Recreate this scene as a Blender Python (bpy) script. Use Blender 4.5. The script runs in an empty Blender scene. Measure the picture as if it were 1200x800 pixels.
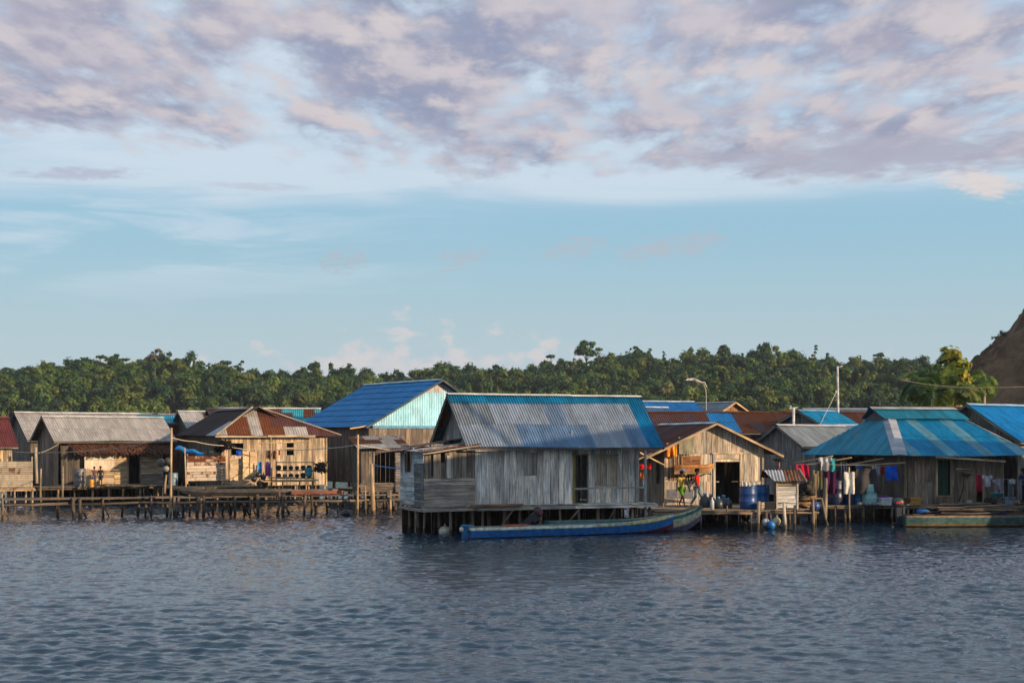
import bpy, bmesh, math, random
import numpy as np
from mathutils import Vector, Matrix
R = math.radians
rnd = random.Random(11)
sc = bpy.context.scene
COL = sc.collection

# ------------------------------------------------------------------ camera
FPX, HC, HY = 1200*50/36.0, 3.7, 514.0      # photo pixels focal, eye height, horizon row
cd = bpy.data.cameras.new('camera'); cam = bpy.data.objects.new('camera', cd); COL.objects.link(cam)
cd.sensor_width = 36; cd.lens = 50; cd.shift_y = (HY-400)/1200.0
cd.clip_start = 0.5; cd.clip_end = 20000
cam.location = (0, 0, HC); cam.rotation_euler = (R(90), 0, 0)
sc.camera = cam

# ------------------------------------------------------------------ light
SUN_AZ, SUN_EL = 60.0, 14.0                  # degrees right of the line from the houses to the camera
sv = Vector((math.sin(R(SUN_AZ))*math.cos(R(SUN_EL)), -math.cos(R(SUN_AZ))*math.cos(R(SUN_EL)), math.sin(R(SUN_EL))))
sd = bpy.data.lights.new('sun', 'SUN'); so = bpy.data.objects.new('sun', sd); COL.objects.link(so)
sd.energy = 5.0; sd.angle = R(0.6); sd.color = (1.0, 0.70, 0.42)
so.rotation_euler = (-sv).to_track_quat('-Z', 'Y').to_euler()
sc.view_settings.view_transform = 'Standard'; sc.view_settings.look = 'None'
sc.view_settings.exposure = 0.36; sc.view_settings.gamma = 1.0; sc.view_settings.use_curve_mapping = False
sc.cycles.max_bounces = 6; sc.cycles.diffuse_bounces = 3; sc.cycles.glossy_bounces = 3
sc.cycles.transparent_max_bounces = 6

# ------------------------------------------------------------------ node helpers
class NT:
    def __init__(s, tree): s.t = tree; s.n = tree.nodes; s.l = tree.links
    def new(s, typ, **kw):
        n = s.n.new(typ)
        for k, v in kw.items(): setattr(n, k, v)
        return n
    def link(s, a, b): s.l.new(a, b)
    def setin(s, sock, v):
        if isinstance(v, (int, float)): sock.default_value = v
        elif isinstance(v, (tuple, list)):
            sock.default_value = tuple(v) + ((1,) if len(v) == 3 and sock.type == 'RGBA' else ())
        else: s.l.new(v, sock)
    def math(s, op, a, b=0.0, c=0.0, clamp=False):
        n = s.new('ShaderNodeMath', operation=op, use_clamp=clamp)
        s.setin(n.inputs[0], a); s.setin(n.inputs[1], b); s.setin(n.inputs[2], c)
        return n.outputs[0]
    def mix(s, f, a, b, typ='MIX'):
        n = s.new('ShaderNodeMix', data_type='RGBA', blend_type=typ)
        s.setin(n.inputs[0], f); s.setin(n.inputs[6], a); s.setin(n.inputs[7], b)
        return n.outputs[2]
    def noise(s, vec, scale, detail=4, rough=0.55, dist=0.0, dims='3D'):
        n = s.new('ShaderNodeTexNoise', noise_dimensions=dims)
        if vec is not None: s.link(vec, n.inputs['Vector'])
        n.inputs['Scale'].default_value = scale; n.inputs['Detail'].default_value = detail
        n.inputs['Roughness'].default_value = rough; n.inputs['Distortion'].default_value = dist
        return n.outputs[0]
    def ss(s, v, a, b, lo=0.0, hi=1.0):
        n = s.new('ShaderNodeMapRange', interpolation_type='SMOOTHSTEP')
        s.setin(n.inputs[0], v); s.setin(n.inputs[1], a); s.setin(n.inputs[2], b); s.setin(n.inputs[3], lo); s.setin(n.inputs[4], hi)
        return n.outputs[0]
    def comb(s, x, y, z):
        n = s.new('ShaderNodeCombineXYZ'); s.setin(n.inputs[0], x); s.setin(n.inputs[1], y); s.setin(n.inputs[2], z); return n.outputs[0]
    def mapping(s, vec, sc_, loc=(0, 0, 0)):
        n = s.new('ShaderNodeMapping'); s.link(vec, n.inputs[0]); n.inputs['Scale'].default_value = sc_; n.inputs['Location'].default_value = loc; return n.outputs[0]

# ------------------------------------------------------------------ world: Nishita sky with cloud layers
w = bpy.data.worlds.new('World'); sc.world = w; w.use_nodes = True
T = NT(w.node_tree); T.n.clear()
sky = T.new('ShaderNodeTexSky', sky_type='NISHITA'); sky.sun_disc = False
sky.sun_elevation = R(SUN_EL); sky.sun_rotation = R(180-SUN_AZ); sky.air_density = 1.0; sky.dust_density = 1.0; sky.ozone_density = 1.5
tc = T.new('ShaderNodeTexCoord'); sep = T.new('ShaderNodeSeparateXYZ'); T.link(tc.outputs['Generated'], sep.inputs[0])
dx, dy, dz = sep.outputs
el = T.math('MULTIPLY', T.math('ARCSINE', dz), 57.2958)            # degrees
az = T.math('MULTIPLY', T.math('ARCTAN2', dx, dy), 57.2958)
ramp = T.new('ShaderNodeValToRGB'); T.link(T.math('DIVIDE', el, 90.0, clamp=True), ramp.inputs[0])
cr = ramp.color_ramp
stops = [(0.0, (.52, .60, .68)), (2.2/90, (.47, .59, .67)), (4.5/90, (.42, .57, .65)), (6.5/90, (.36, .56, .67)), (8.6/90, (.31, .54, .69)),
         (11/90, (.44, .61, .76)), (17/90, (.48, .63, .83)), (28/90, (.24, .42, .62)), (1.0, (.10, .21, .40))]
while len(cr.elements) < len(stops): cr.elements.new(0.5)
for e_, (p, c) in zip(cr.elements, stops): e_.position = p; e_.color = (c[0], c[1], c[2], 1)
S10 = 10.0
base = T.mix(0.12, T.mix(1.0, ramp.outputs[0], (S10, S10, S10), 'MULTIPLY'), sky.outputs[0])
zz = T.math('MAXIMUM', dz, 0.02)
cx_ = T.math('DIVIDE', dx, T.math('ADD', zz, 0.03)); cy_ = T.math('DIVIDE', dy, T.math('ADD', zz, 0.03))
# thin white veil
veil_v = T.comb(T.math('MULTIPLY', cx_, 0.5), T.math('MULTIPLY', cy_, 1.1), 3.3)
vn = T.noise(veil_v, 1.3, 6, .6, .8)
edge = T.math('ADD', el, T.math('ADD', T.math('MULTIPLY', T.math('SUBTRACT', T.noise(T.comb(T.math('MULTIPLY', az, .035), 0, 7), 3.0, 2), .5), 1.6), T.math('MULTIPLY', az, -0.012)))
veil = T.math('MULTIPLY', T.ss(edge, 9.0, 9.7), T.ss(vn, .30, .62))
veil = T.math('MULTIPLY', veil, 0.80)
vm2 = T.math('MULTIPLY', T.math('MULTIPLY', T.ss(el, 4.5, 7.2), T.ss(az, 3, -14)), T.ss(T.noise(T.comb(T.math('MULTIPLY', az, .12), T.math('MULTIPLY', el, .9), 1.0), 1.1, 5, .6, .6), .42, .66))
veil = T.math('MAXIMUM', veil, T.math('MULTIPLY', vm2, .55))
c1 = T.mix(veil, base, (6.1, 7.0, 7.9))
# stratocumulus bank
cv = T.comb(T.math('MULTIPLY', cx_, 2.7), T.math('MULTIPLY', cy_, 1.3), 4.0)
big = T.noise(cv, 0.75, 3, .5)
med = T.noise(cv, 2.4, 9, .59, .1)
dens = T.math('ADD', T.math('MULTIPLY', big, .40), T.math('MULTIPLY', med, .60))
cvo = T.comb(T.math('ADD', T.math('MULTIPLY', cx_, 2.7), .15), T.math('ADD', T.math('MULTIPLY', cy_, 1.3), -.19), 4.0)
med2 = T.noise(cvo, 2.4, 6, .56, .15)
lowedge = T.math('ADD', el, T.math('MULTIPLY', az, 0.035))
cov = T.math('MULTIPLY', T.ss(lowedge, 8.6, 13.0), T.ss(el, 30, 18))
thr = T.math('SUBTRACT', .665, T.math('MULTIPLY', cov, .275))
cm = T.ss(T.math('SUBTRACT', dens, thr), -0.05, 0.13)
cm = T.math('MULTIPLY', cm, T.ss(lowedge, 8.4, 11.2))
lit = T.ss(T.math('SUBTRACT', T.math('ADD', T.math('SUBTRACT', med, med2), T.math('MULTIPLY', T.math('SUBTRACT', .5, big), .35)), 0.0), -0.13, 0.19)
hueN = T.noise(cv, 1.7, 2, .5)
shade_c = T.mix(T.ss(hueN, .35, .65), (2.75, 3.1, 4.4), (3.7, 3.6, 4.6))
lit_c = T.mix(T.ss(hueN, .3, .7), (6.4, 5.75, 5.85), (5.5, 5.15, 5.7))
ccol = T.mix(T.math('MULTIPLY', lit, .95), shade_c, lit_c)
c2 = T.mix(T.math('MULTIPLY', cm, .96), c1, ccol)
# long grey streak right and a thin one left
def streak(base_c, a0, e0, wa, we, col, amt, seed, slope=0.0, fq=1.0, na=1.7, hi=1.1):
    u = T.math('DIVIDE', T.math('SUBTRACT', az, a0), wa)
    nn = T.math('MULTIPLY', T.math('SUBTRACT', T.noise(T.comb(T.math('MULTIPLY', az, .35*fq), T.math('MULTIPLY', el, 1.4*fq), seed), 1.0, 6, .6, .5), .5), na)
    v = T.math('DIVIDE', T.math('SUBTRACT', el, T.math('ADD', e0, T.math('MULTIPLY', T.math('SUBTRACT', az, a0), slope))), we)
    d = T.math('ADD', T.math('ADD', T.math('MULTIPLY', u, u), T.math('MULTIPLY', v, v)), nn)
    return T.mix(T.math('MULTIPLY', T.ss(d, hi, .0), amt), base_c, col)
c3 = streak(c2, 14.5, 10.9, 9.0, .95, (3.9, 4.0, 5.0), .9, 2.0, -.02, 1.6, 2.6)
c3 = streak(c3, 18.4, 9.6, 1.8, .6, (7.2, 6.4, 6.2), .9, 4.0, -.2, 3.0, 3.5)
c3 = streak(c3, -17.0, 10.1, 2.6, .28, (4.2, 4.5, 5.7), .75, 5.0, .05, 3.0, 3.2)
c3 = streak(c3, -10.0, 9.9, 2.2, .18, (4.7, 5.1, 6.1), .6, 6.0, .0, 3.0, 3.2)
for a_, e_, w_, s_ in [(2.4, 7.6, .9, 1), (5.3, 7.5, .8, 2), (7.0, 7.7, 1.3, 3), (-6.7, 7.1, .7, 4), (-2.0, 7.2, .7, 5)]:
    c3 = streak(c3, a_, e_, w_*1.5, .5, (4.2, 4.8, 5.6), .7, 10.0+s_, .16, 4.5, 7.0, .9)
# low sunlit cumulus on the horizon
cn = T.noise(T.comb(T.math('MULTIPLY', az, .42), T.math('MULTIPLY', el, .75), 5.0), 1.5, 7, .55, .2)
hump = T.math('ADD', T.ss(az, -13.5, -6.0), T.math('MULTIPLY', T.ss(az, 3.0, 1.0), 1.0))
hump = T.math('MULTIPLY', T.ss(az, -18.0, -5.0), T.ss(az, 4.6, 1.0))
ch = T.math('ADD', T.math('MULTIPLY', hump, 2.0), T.math('MULTIPLY', T.math('SUBTRACT', cn, .42), 8.5))
cum = T.ss(T.math('SUBTRACT', T.math('ADD', ch, 1.3), el), -0.1, 1.1)
cumc = T.mix(T.ss(T.math('ADD', cn, T.math('MULTIPLY', T.math('SUBTRACT', el, 3.2), .08)), .35, .62), (5.2, 5.6, 6.3), (7.2, 6.3, 6.1))
c4 = T.mix(T.math('MULTIPLY', T.math('MULTIPLY', cum, T.ss(el, 1.5, 3.0)), .62), c3, cumc)
bg = T.new('ShaderNodeBackground'); T.link(c4, bg.inputs[0]); bg.inputs[1].default_value = 0.083
wo = T.new('ShaderNodeOutputWorld'); T.link(bg.outputs[0], wo.inputs[0])

# ------------------------------------------------------------------ materials
MATS = {}
def newmat(name):
    m = bpy.data.materials.new(name); m.use_nodes = True; t = NT(m.node_tree); t.n.clear()
    p = t.new('ShaderNodeBsdfPrincipled'); o = t.new('ShaderNodeOutputMaterial'); t.link(p.outputs[0], o.inputs[0])
    MATS[name] = m
    return m, t, p, o
def colattr(t):
    a = t.new('ShaderNodeAttribute'); a.attribute_name = 'col'; return a
def mk_wood():
    m, t, p, o = newmat('wood'); a = colattr(t)
    uv = t.new('ShaderNodeUVMap').outputs[0]
    g = t.noise(t.mapping(uv, (1.3, 34, 1)), 1.0, 5, .65, .3)
    g2 = t.noise(t.mapping(uv, (3.5, 9, 1), (5, 3, 0)), 1.0, 5, .6, 1.2)
    st = t.noise(t.mapping(uv, (.7, 2.2, 1), (1, 8, 0)), 1.0, 3, .5)
    f = t.math('MULTIPLY', t.ss(g, .32, .68, .42, 1.42), t.ss(st, .32, .68, .62, 1.25))
    f = t.math('MULTIPLY', f, t.ss(g2, .25, .42, .35, 1.0))
    cc = t.mix(1.0, a.outputs['Color'], t.comb(f, f, f), 'MULTIPLY')
    cc = t.mix(t.ss(st, .45, .75, 0, .45), cc, t.mix(1.0, cc, (1.25, .95, .68), 'MULTIPLY'))
    gz = t.new('ShaderNodeSeparateXYZ'); t.link(t.new('ShaderNodeNewGeometry').outputs['Position'], gz.inputs[0])
    wet = t.ss(t.math('ADD', gz.outputs[2], t.math('MULTIPLY', t.noise(uv, 2.0, 3), -.35)), .02, .14, .30, 1.0)
    cc = t.mix(1.0, cc, t.comb(wet, wet, wet), 'MULTIPLY')
    t.link(cc, p.inputs['Base Color']); p.inputs['Roughness'].default_value = .85
    p.inputs['Specular IOR Level'].default_value = .25
    b = t.new('ShaderNodeBump'); b.inputs['Strength'].default_value = .5; b.inputs['Distance'].default_value = .006
    t.link(g, b.inputs['Height']); t.link(b.outputs[0], p.inputs['Normal'])
mk_wood()
def mk_metal():
    m, t, p, o = newmat('metal'); a = colattr(t)
    uv = t.new('ShaderNodeUVMap').outputs[0]
    n1 = t.noise(t.mapping(uv, (1.6, .55, 1)), 1.0, 6, .65, .4)
    n2 = t.noise(t.mapping(uv, (9, 2.0, 1), (3, 1, 0)), 1.0, 6, .6)
    n3 = t.noise(uv, 3.0, 5, .6)
    nn = t.math('ADD', t.math('MULTIPLY', n1, .7), t.math('MULTIPLY', n2, .3))
    mask = t.ss(t.math('ADD', nn, t.math('MULTIPLY', a.outputs['Alpha'], .62)), .72, .86)
    rust = t.mix(n3, (.055, .018, .011), (.16, .058, .026))
    f = t.ss(n1, .3, .7, .72, 1.18)
    f = t.math('MULTIPLY', f, t.ss(n2, .3, .7, .82, 1.1))
    cc = t.mix(1.0, a.outputs['Color'], t.comb(f, f, f), 'MULTIPLY')
    cc = t.mix(mask, cc, rust)
    t.link(cc, p.inputs['Base Color'])
    p.inputs['Specular IOR Level'].default_value = .12; t.link(t.ss(mask, 0, 1, .5, .9), p.inputs['Roughness']); p.inputs['Metallic'].default_value = 0.0
mk_metal()
def mk_simple(name, rough, spec=.4, var=.25, scale=6.0):
    m, t, p, o = newmat(name); a = colattr(t)
    tc_ = t.new('ShaderNodeTexCoord').outputs['Object']
    n = t.noise(tc_, scale, 5, .6)
    f = t.ss(n, .3, .7, 1-var, 1+var*.6)
    t.link(t.mix(1.0, a.outputs['Color'], t.comb(f, f, f), 'MULTIPLY'), p.inputs['Base Color'])
    p.inputs['Roughness'].default_value = rough; p.inputs['Specular IOR Level'].default_value = spec
    return m, t, p, n
mk_simple('plastic', .38, .5, .18, 9)
mk_simple('cloth', .95, .1, .3, 12)
mk_simple('skin', .6, .3, .1, 8)
mk_simple('dark', .7, .3, .4, 12)
m_, t_, p_, n_ = mk_simple('paint', .5, .4, .4, 5)
uvp = t_.new('ShaderNodeTexCoord').outputs['Object']
wn = t_.noise(t_.mapping(uvp, (1.2, 6, 9)), 2.0, 7, .7)
old = p_.inputs['Base Color'].links[0].from_socket
t_.link(t_.mix(t_.ss(wn, .56, .68), old, (.16, .13, .10)), p_.inputs['Base Color'])
def mk_thatch():
    m, t, p, n = mk_simple('thatch', .95, .1, .6, 14)
mk_thatch()
def mk_leaf(name, trans):
    m, t, p, o = newmat(name); a = colattr(t)
    p.inputs['Roughness'].default_value = .6; p.inputs['Specular IOR Level'].default_value = .25
    t.link(a.outputs['Color'], p.inputs['Base Color'])
    tr = t.new('ShaderNodeBsdfTranslucent'); t.link(t.mix(1.0, a.outputs['Color'], (1.3, 1.5, .6), 'MULTIPLY'), tr.inputs[0])
    mx = t.new('ShaderNodeMixShader'); mx.inputs[0].default_value = trans
    t.link(p.outputs[0], mx.inputs[1]); t.link(tr.outputs[0], mx.inputs[2]); t.link(mx.outputs[0], o.inputs[0])
mk_leaf('leaf', .3)
def mk_ground(name, c1, c2, scale, bump):
    m, t, p, o = newmat(name); oc = t.new('ShaderNodeTexCoord').outputs['Object']
    n = t.noise(oc, scale, 8, .65, .5); t.link(t.mix(t.ss(n, .3, .7), c1, c2), p.inputs['Base Color'])
    p.inputs['Roughness'].default_value = .95; p.inputs['Specular IOR Level'].default_value = .1
    b = t.new('ShaderNodeBump'); b.inputs['Strength'].default_value = 1; b.inputs['Distance'].default_value = bump
    t.link(t.noise(oc, scale*4, 8, .7), b.inputs['Height']); t.link(b.outputs[0], p.inputs['Normal'])
mk_ground('cliff', (.10, .058, .036), (.38, .24, .145), .22, 2.2)
mk_ground('forest_soil', (.012, .02, .008), (.03, .045, .015), .1, .5)
def mk_water():
    m, t, p, o = newmat('water'); oc = t.new('ShaderNodeTexCoord').outputs['Object']
    p.inputs['Base Color'].default_value = (.010, .028, .050, 1); p.inputs['Roughness'].default_value = .03
    p.inputs['IOR'].default_value = 1.333
    b = t.new('ShaderNodeBump'); b.inputs['Strength'].default_value = .75; b.inputs['Distance'].default_value = .013
    n = t.noise(t.mapping(oc, (.75, 1.5, 1)), 9.0, 4, .6, .4)
    t.link(n, b.inputs['Height'])
    t.link(b.outputs[0], p.inputs['Normal'])
mk_water()

# ------------------------------------------------------------------ mesh builder
def c4(c, k=1.0, a=0.0): return (c[0]*k, c[1]*k, c[2]*k, a if len(c) < 4 else c[3])
class MB:
    def __init__(s): s.v = []; s.f = []; s.c = []; s.uv = []; s.sm = []
    def quad(s, pts, col, uvs=None, sm=False):
        b = len(s.v); s.v += [tuple(p) for p in pts]; n = len(pts)
        s.f.append(tuple(range(b, b+n))); s.c.append(c4(col))
        s.uv.append(uvs or [(0, 0)]*n); s.sm.append(sm)
    def hexa(s, p, col, L=(0, 0, 0), uv=None):
        """p: 8 points, bottom ring 0-3, top ring 4-7 ; grain runs bottom->top"""
        b = len(s.v); s.v += [tuple(q) for q in p]
        if uv is None: uv = (rnd.random()*50, rnd.random()*50)
        h = (Vector(p[4])-Vector(p[0])).length
        w1 = (Vector(p[1])-Vector(p[0])).length; w2 = (Vector(p[2])-Vector(p[1])).length
        h2 = (Vector(p[5])-Vector(p[1])).length
        u0, v0 = uv
        F = [((0, 1, 5, 4), [(u0, v0), (u0, v0+w1), (u0+h2, v0+w1), (u0+h, v0)]),
             ((1, 2, 6, 5), [(u0, v0+w1), (u0, v0+w1+w2), (u0+h, v0+w1+w2), (u0+h, v0+w1)]),
             ((2, 3, 7, 6), [(u0, v0+w1+w2), (u0, v0+w2+2*w1), (u0+h, v0+w2+2*w1), (u0+h, v0+w1+w2)]),
             ((3, 0, 4, 7), [(u0, v0-w2), (u0, v0), (u0+h, v0), (u0+h, v0-w2)]),
             ((3, 2, 1, 0), [(u0, v0)]*4), ((4, 5, 6, 7), [(u0+h, v0)]*4)]
        for f, q in F:
            s.f.append(tuple(b+i for i in f)); s.c.append(c4(col)); s.uv.append(q); s.sm.append(False)
    def beam(s, a, b, w_, h_, col, up=(0, 0, 1), taper=1.0):
        a = Vector(a); b = Vector(b); d = (b-a).normalized(); up = Vector(up)
        if abs(d.dot(up)) > .98: up = Vector((0, 1, 0))
        x = d.cross(up).normalized()*w_/2; y = x.cross(d).normalized()*h_/2
        s.hexa([a-x-y, a+x-y, a+x+y, a-x+y, b-x*taper-y*taper, b+x*taper-y*taper, b+x*taper+y*taper, b-x*taper+y*taper], col)
    def box(s, c, sz, col):
        x, y, z = c; a, b, h = sz[0]/2, sz[1]/2, sz[2]/2
        s.hexa([(x-a, y-b, z-h), (x+a, y-b, z-h), (x+a, y+b, z-h), (x-a, y+b, z-h), (x-a, y-b, z+h), (x+a, y-b, z+h), (x+a, y+b, z+h), (x-a, y+b, z+h)], col)
    def tube(s, pts, rad, col, n=8, cap=True, sm=True):
        pts = [Vector(p) for p in pts]
        if isinstance(rad, (int, float)): rad = [rad]*len(pts)
        base = len(s.v); v0 = rnd.random()*50; u0 = rnd.random()*50; L = 0; Ls = []
        t0 = (pts[1]-pts[0]).normalized(); ref = Vector((0, 0, 1)) if abs(t0.z) < .9 else Vector((1, 0, 0))
        for i, p in enumerate(pts):
            t = (pts[min(i+1, len(pts)-1)]-pts[max(i-1, 0)]).normalized()
            x = t.cross(ref)
            if x.length < 1e-4: x = t.cross(Vector((0, 1, 0)))
            x.normalize(); y = x.cross(t).normalized(); ref = y if False else ref
            if i: L += (p-pts[i-1]).length
            Ls.append(L)
            for k in range(n):
                a = 2*math.pi*k/n
                s.v.append(tuple(p+(x*math.cos(a)+y*math.sin(a))*rad[i]))
        for i in range(len(pts)-1):
            for k in range(n):
                k2 = (k+1) % n
                s.f.append((base+i*n+k, base+i*n+k2, base+(i+1)*n+k2, base+(i+1)*n+k)); s.c.append(c4(col)); s.sm.append(sm)
                r = rad[i]*2*math.pi/n
                s.uv.append([(u0+Ls[i], v0+k*r), (u0+Ls[i], v0+(k+1)*r), (u0+Ls[i+1], v0+(k+1)*r), (u0+Ls[i+1], v0+k*r)])
        if cap:
            s.f.append(tuple(base+k for k in range(n))[::-1]); s.c.append(c4(col)); s.uv.append([(u0, v0)]*n); s.sm.append(False)
            q = base+(len(pts)-1)*n
            s.f.append(tuple(q+k for k in range(n))); s.c.append(c4(col)); s.uv.append([(u0, v0)]*n); s.sm.append(False)
    def lathe(s, prof, cen, col, n=20, colf=None):
        cx, cy, cz = cen; base = len(s.v)
        for r, z in prof:
            for k in range(n):
                a = 2*math.pi*k/n; s.v.append((cx+r*math.cos(a), cy+r*math.sin(a), cz+z))
        for i in range(len(prof)-1):
            c = colf(i) if colf else col
            for k in range(n):
                k2 = (k+1) % n
                s.f.append((base+i*n+k, base+i*n+k2, base+(i+1)*n+k2, base+(i+1)*n+k)); s.c.append(c4(c)); s.sm.append(True)
                s.uv.append([(0, 0)]*4)
    def blob(s, cen, r, col, seed=0, amp=.12, n=14, m_=9):
        rr = random.Random(seed); base = len(s.v); cx, cy, cz = cen; ph = [rr.random()*6 for _ in range(6)]
        for i in range(m_+1):
            t = math.pi*i/m_
            for k in range(n):
                a = 2*math.pi*k/n
                q = 1+amp*(math.sin(2*a+ph[0])*math.sin(t+ph[1])+math.sin(3*a+ph[2])*math.sin(2*t+ph[3]))*math.sin(t)
                s.v.append((cx+r[0]*q*math.sin(t)*math.cos(a), cy+r[1]*q*math.sin(t)*math.sin(a), cz+r[2]*q*math.cos(t)))
        for i in range(m_):
            for k in range(n):
                k2 = (k+1) % n
                s.f.append((base+i*n+k, base+(i+1)*n+k, base+(i+1)*n+k2, base+i*n+k2)); s.c.append(c4(col)); s.sm.append(True); s.uv.append([(0, 0)]*4)
    def build(s, name, mat, parent=None, **props):
        me = bpy.data.meshes.new(name); me.from_pydata(s.v, [], s.f)
        n = np.array([len(f) for f in s.f])
        ca = me.color_attributes.new('col', 'FLOAT_COLOR', 'CORNER')
        ca.data.foreach_set('color', np.repeat(np.array(s.c, dtype=np.float32).reshape(-1, 4), n, axis=0).ravel())
        uvl = me.uv_layers.new(name='UVMap'); uvl.data.foreach_set('uv', np.array([q for u in s.uv for q in u], dtype=np.float32).ravel())
        me.polygons.foreach_set('use_smooth', np.array(s.sm, dtype=bool))
        me.materials.append(MATS[mat]); me.update()
        o = bpy.data.objects.new(name, me); COL.objects.link(o)
        if parent is not None: o.parent = parent
        for k, v in props.items(): o[k] = v
        return o
def thing(name, label, cat, loc=(0, 0, 0), th=0.0, group=None):
    o = bpy.data.objects.new(name, None); COL.objects.link(o); o.empty_display_size = .3
    o.location = loc; o.rotation_euler = (0, 0, R(th)); o['label'] = label; o['category'] = cat
    if group: o['group'] = group
    return o
def tag(o, label, cat, group=None):
    o['label'] = label; o['category'] = cat
    if group: o['group'] = group
    return o
def P(px, py, D): return Vector(((px-600)*D/FPX, D, HC+(HY-py)*D/FPX))
def X_(px, D): return (px-600)*D/FPX

class Fr:
    """local frame of a thing standing at (X, Y), turned th degrees; px/sd read a place on one of its own wall planes"""
    def __init__(s, X, Y, th): s.X, s.Y, s.th = X, Y, th; s.c, s.s = math.cos(R(th)), math.sin(R(th))
    def px(s, px, py, yl):
        k = (px-600)/FPX  # X + x c - yl s = k (Y + x s + yl c)
        x = (k*(s.Y+yl*s.c)-s.X+yl*s.s)/(s.c-k*s.s); D = s.Y+x*s.s+yl*s.c
        return x, HC+(HY-py)*D/FPX
    def sd(s, px, py, xl):
        k = (px-600)/FPX  # X + xl c - y s = k (Y + xl s + y c)
        y = (s.X+xl*s.c-k*(s.Y+xl*s.s))/(s.s+k*s.c); D = s.Y+xl*s.s+y*s.c
        return y, HC+(HY-py)*D/FPX
    def w(s, x, y, z): return Vector((s.X+x*s.c-y*s.s, s.Y+x*s.s+y*s.c, z))

# palettes (linear)
def pal(base, v=.28, warm=.0):
    def f():
        k = 1+rnd.uniform(-v, v); q = rnd.uniform(-.06, .06)+warm
        return (base[0]*k*(1+q), base[1]*k, base[2]*k*(1-q), 0)
    return f
GREY = pal((.36, .345, .32)); GREYD = pal((.15, .14, .13)); BROWN = pal((.24, .17, .11)); TAN = pal((.44, .32, .20), .22)
DARKW = pal((.09, .08, .07)); STILT = pal((.15, .115, .085), .35); WHITEW = pal((.60, .60, .56), .15); BLUEW = pal((.42, .47, .50), .15)

def wall(H, name, o, u, n, L, z0, ztop, pw, pf, holes=(), vert=True, t=.025, mat='wood', label=None, jag=.03, z1=None, grainrow=0):
    """plank wall in local coords: origin o (x,y), unit dir u, outward n. ztop number or function of distance"""
    zt = ztop if callable(ztop) else (lambda a: ztop)
    mb = MB(); ux, uy = u; nx, ny = n
    def hx(a0, a1, za0, za1, zb0, zb1, col):
        d = rnd.uniform(0, .012)
        W4 = [rnd.uniform(-.008, .012) for _ in range(4)]; zc_ = (za0+za1)/2; ac_ = (a0+a1)/2
        def pt(a, z, k):
            q = d+k*t+W4[(z > zc_)*2+(a > ac_)]; return (o[0]+ux*a+nx*q, o[1]+uy*a+ny*q, z)
        if vert:
            mb.hexa([pt(a0, za0, 1), pt(a1, zb0, 1), pt(a1, zb0, 0), pt(a0, za0, 0), pt(a0, za1, 1), pt(a1, zb1, 1), pt(a1, zb1, 0), pt(a0, za1, 0)], col)
        else:
            mb.hexa([pt(a0, za0, 1), pt(a0, za0, 0), pt(a0, za1, 0), pt(a0, za1, 1), pt(a1, zb0, 1), pt(a1, zb0, 0), pt(a1, zb1, 0), pt(a1, zb1, 1)], col)
    if vert:
        xs = {0.0, L}
        for h in holes: xs |= {max(0, h[0]), min(L, h[1])}
        xs = sorted(xs); ed = []
        for a, b in zip(xs[:-1], xs[1:]):
            k = max(1, round((b-a)/pw)); cuts = [a]+sorted(a+(b-a)*(i+rnd.uniform(-.2, .2))/k for i in range(1, k))+[b]
            ed += list(zip(cuts[:-1], cuts[1:]))
        for a, b in ed:
            if b-a < .01: continue
            g = rnd.uniform(.003, .012); a2, b2 = a+g, b-g
            if b2 <= a2: a2, b2 = a, b
            m0 = (a+b)/2; col = pf(); segs = [(z0-rnd.uniform(-jag, jag), None)]; hs = sorted([h for h in holes if h[0] <= m0 <= h[1]], key=lambda h: h[2])
            lo = z0-rnd.uniform(0, jag)
            for h in hs:
                if h[2] > lo+.02: hx(a2, b2, lo, h[2], lo, h[2], col)
                lo = h[3]
            ta, tb = zt(a2), zt(b2)
            if ta > lo+.02 or tb > lo+.02: hx(a2, b2, lo, max(ta, lo), lo, max(tb, lo), col)
    else:
        top = zt(0) if z1 is None else z1
        zs = {z0, top}
        for h in holes: zs |= {max(z0, h[2]), min(top, h[3])}
        zs = sorted(zs)
        for a, b in zip(zs[:-1], zs[1:]):
            k = max(1, round((b-a)/pw)); cuts = [a]+[a+(b-a)*(i+rnd.uniform(-.12, .12))/k for i in range(1, k)]+[b]
            for c, d in zip(cuts[:-1], cuts[1:]):
                g = rnd.uniform(.003, .010); col = pf(); lo = -rnd.uniform(0, jag); m0 = (c+d)/2
                for h in sorted([h for h in holes if h[2] <= m0 <= h[3]], key=lambda h: h[0]):
                    if h[0] > lo+.02: hx(lo, h[0], c+g, d-g, c+g, d-g, col)
                    lo = h[1]
                if L > lo+.02: hx(lo, L+rnd.uniform(0, jag), c+g, d-g, c+g, d-g, col)
    ob = mb.build(name, mat, H)
    if label: ob['label'] = label
    return ob

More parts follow.
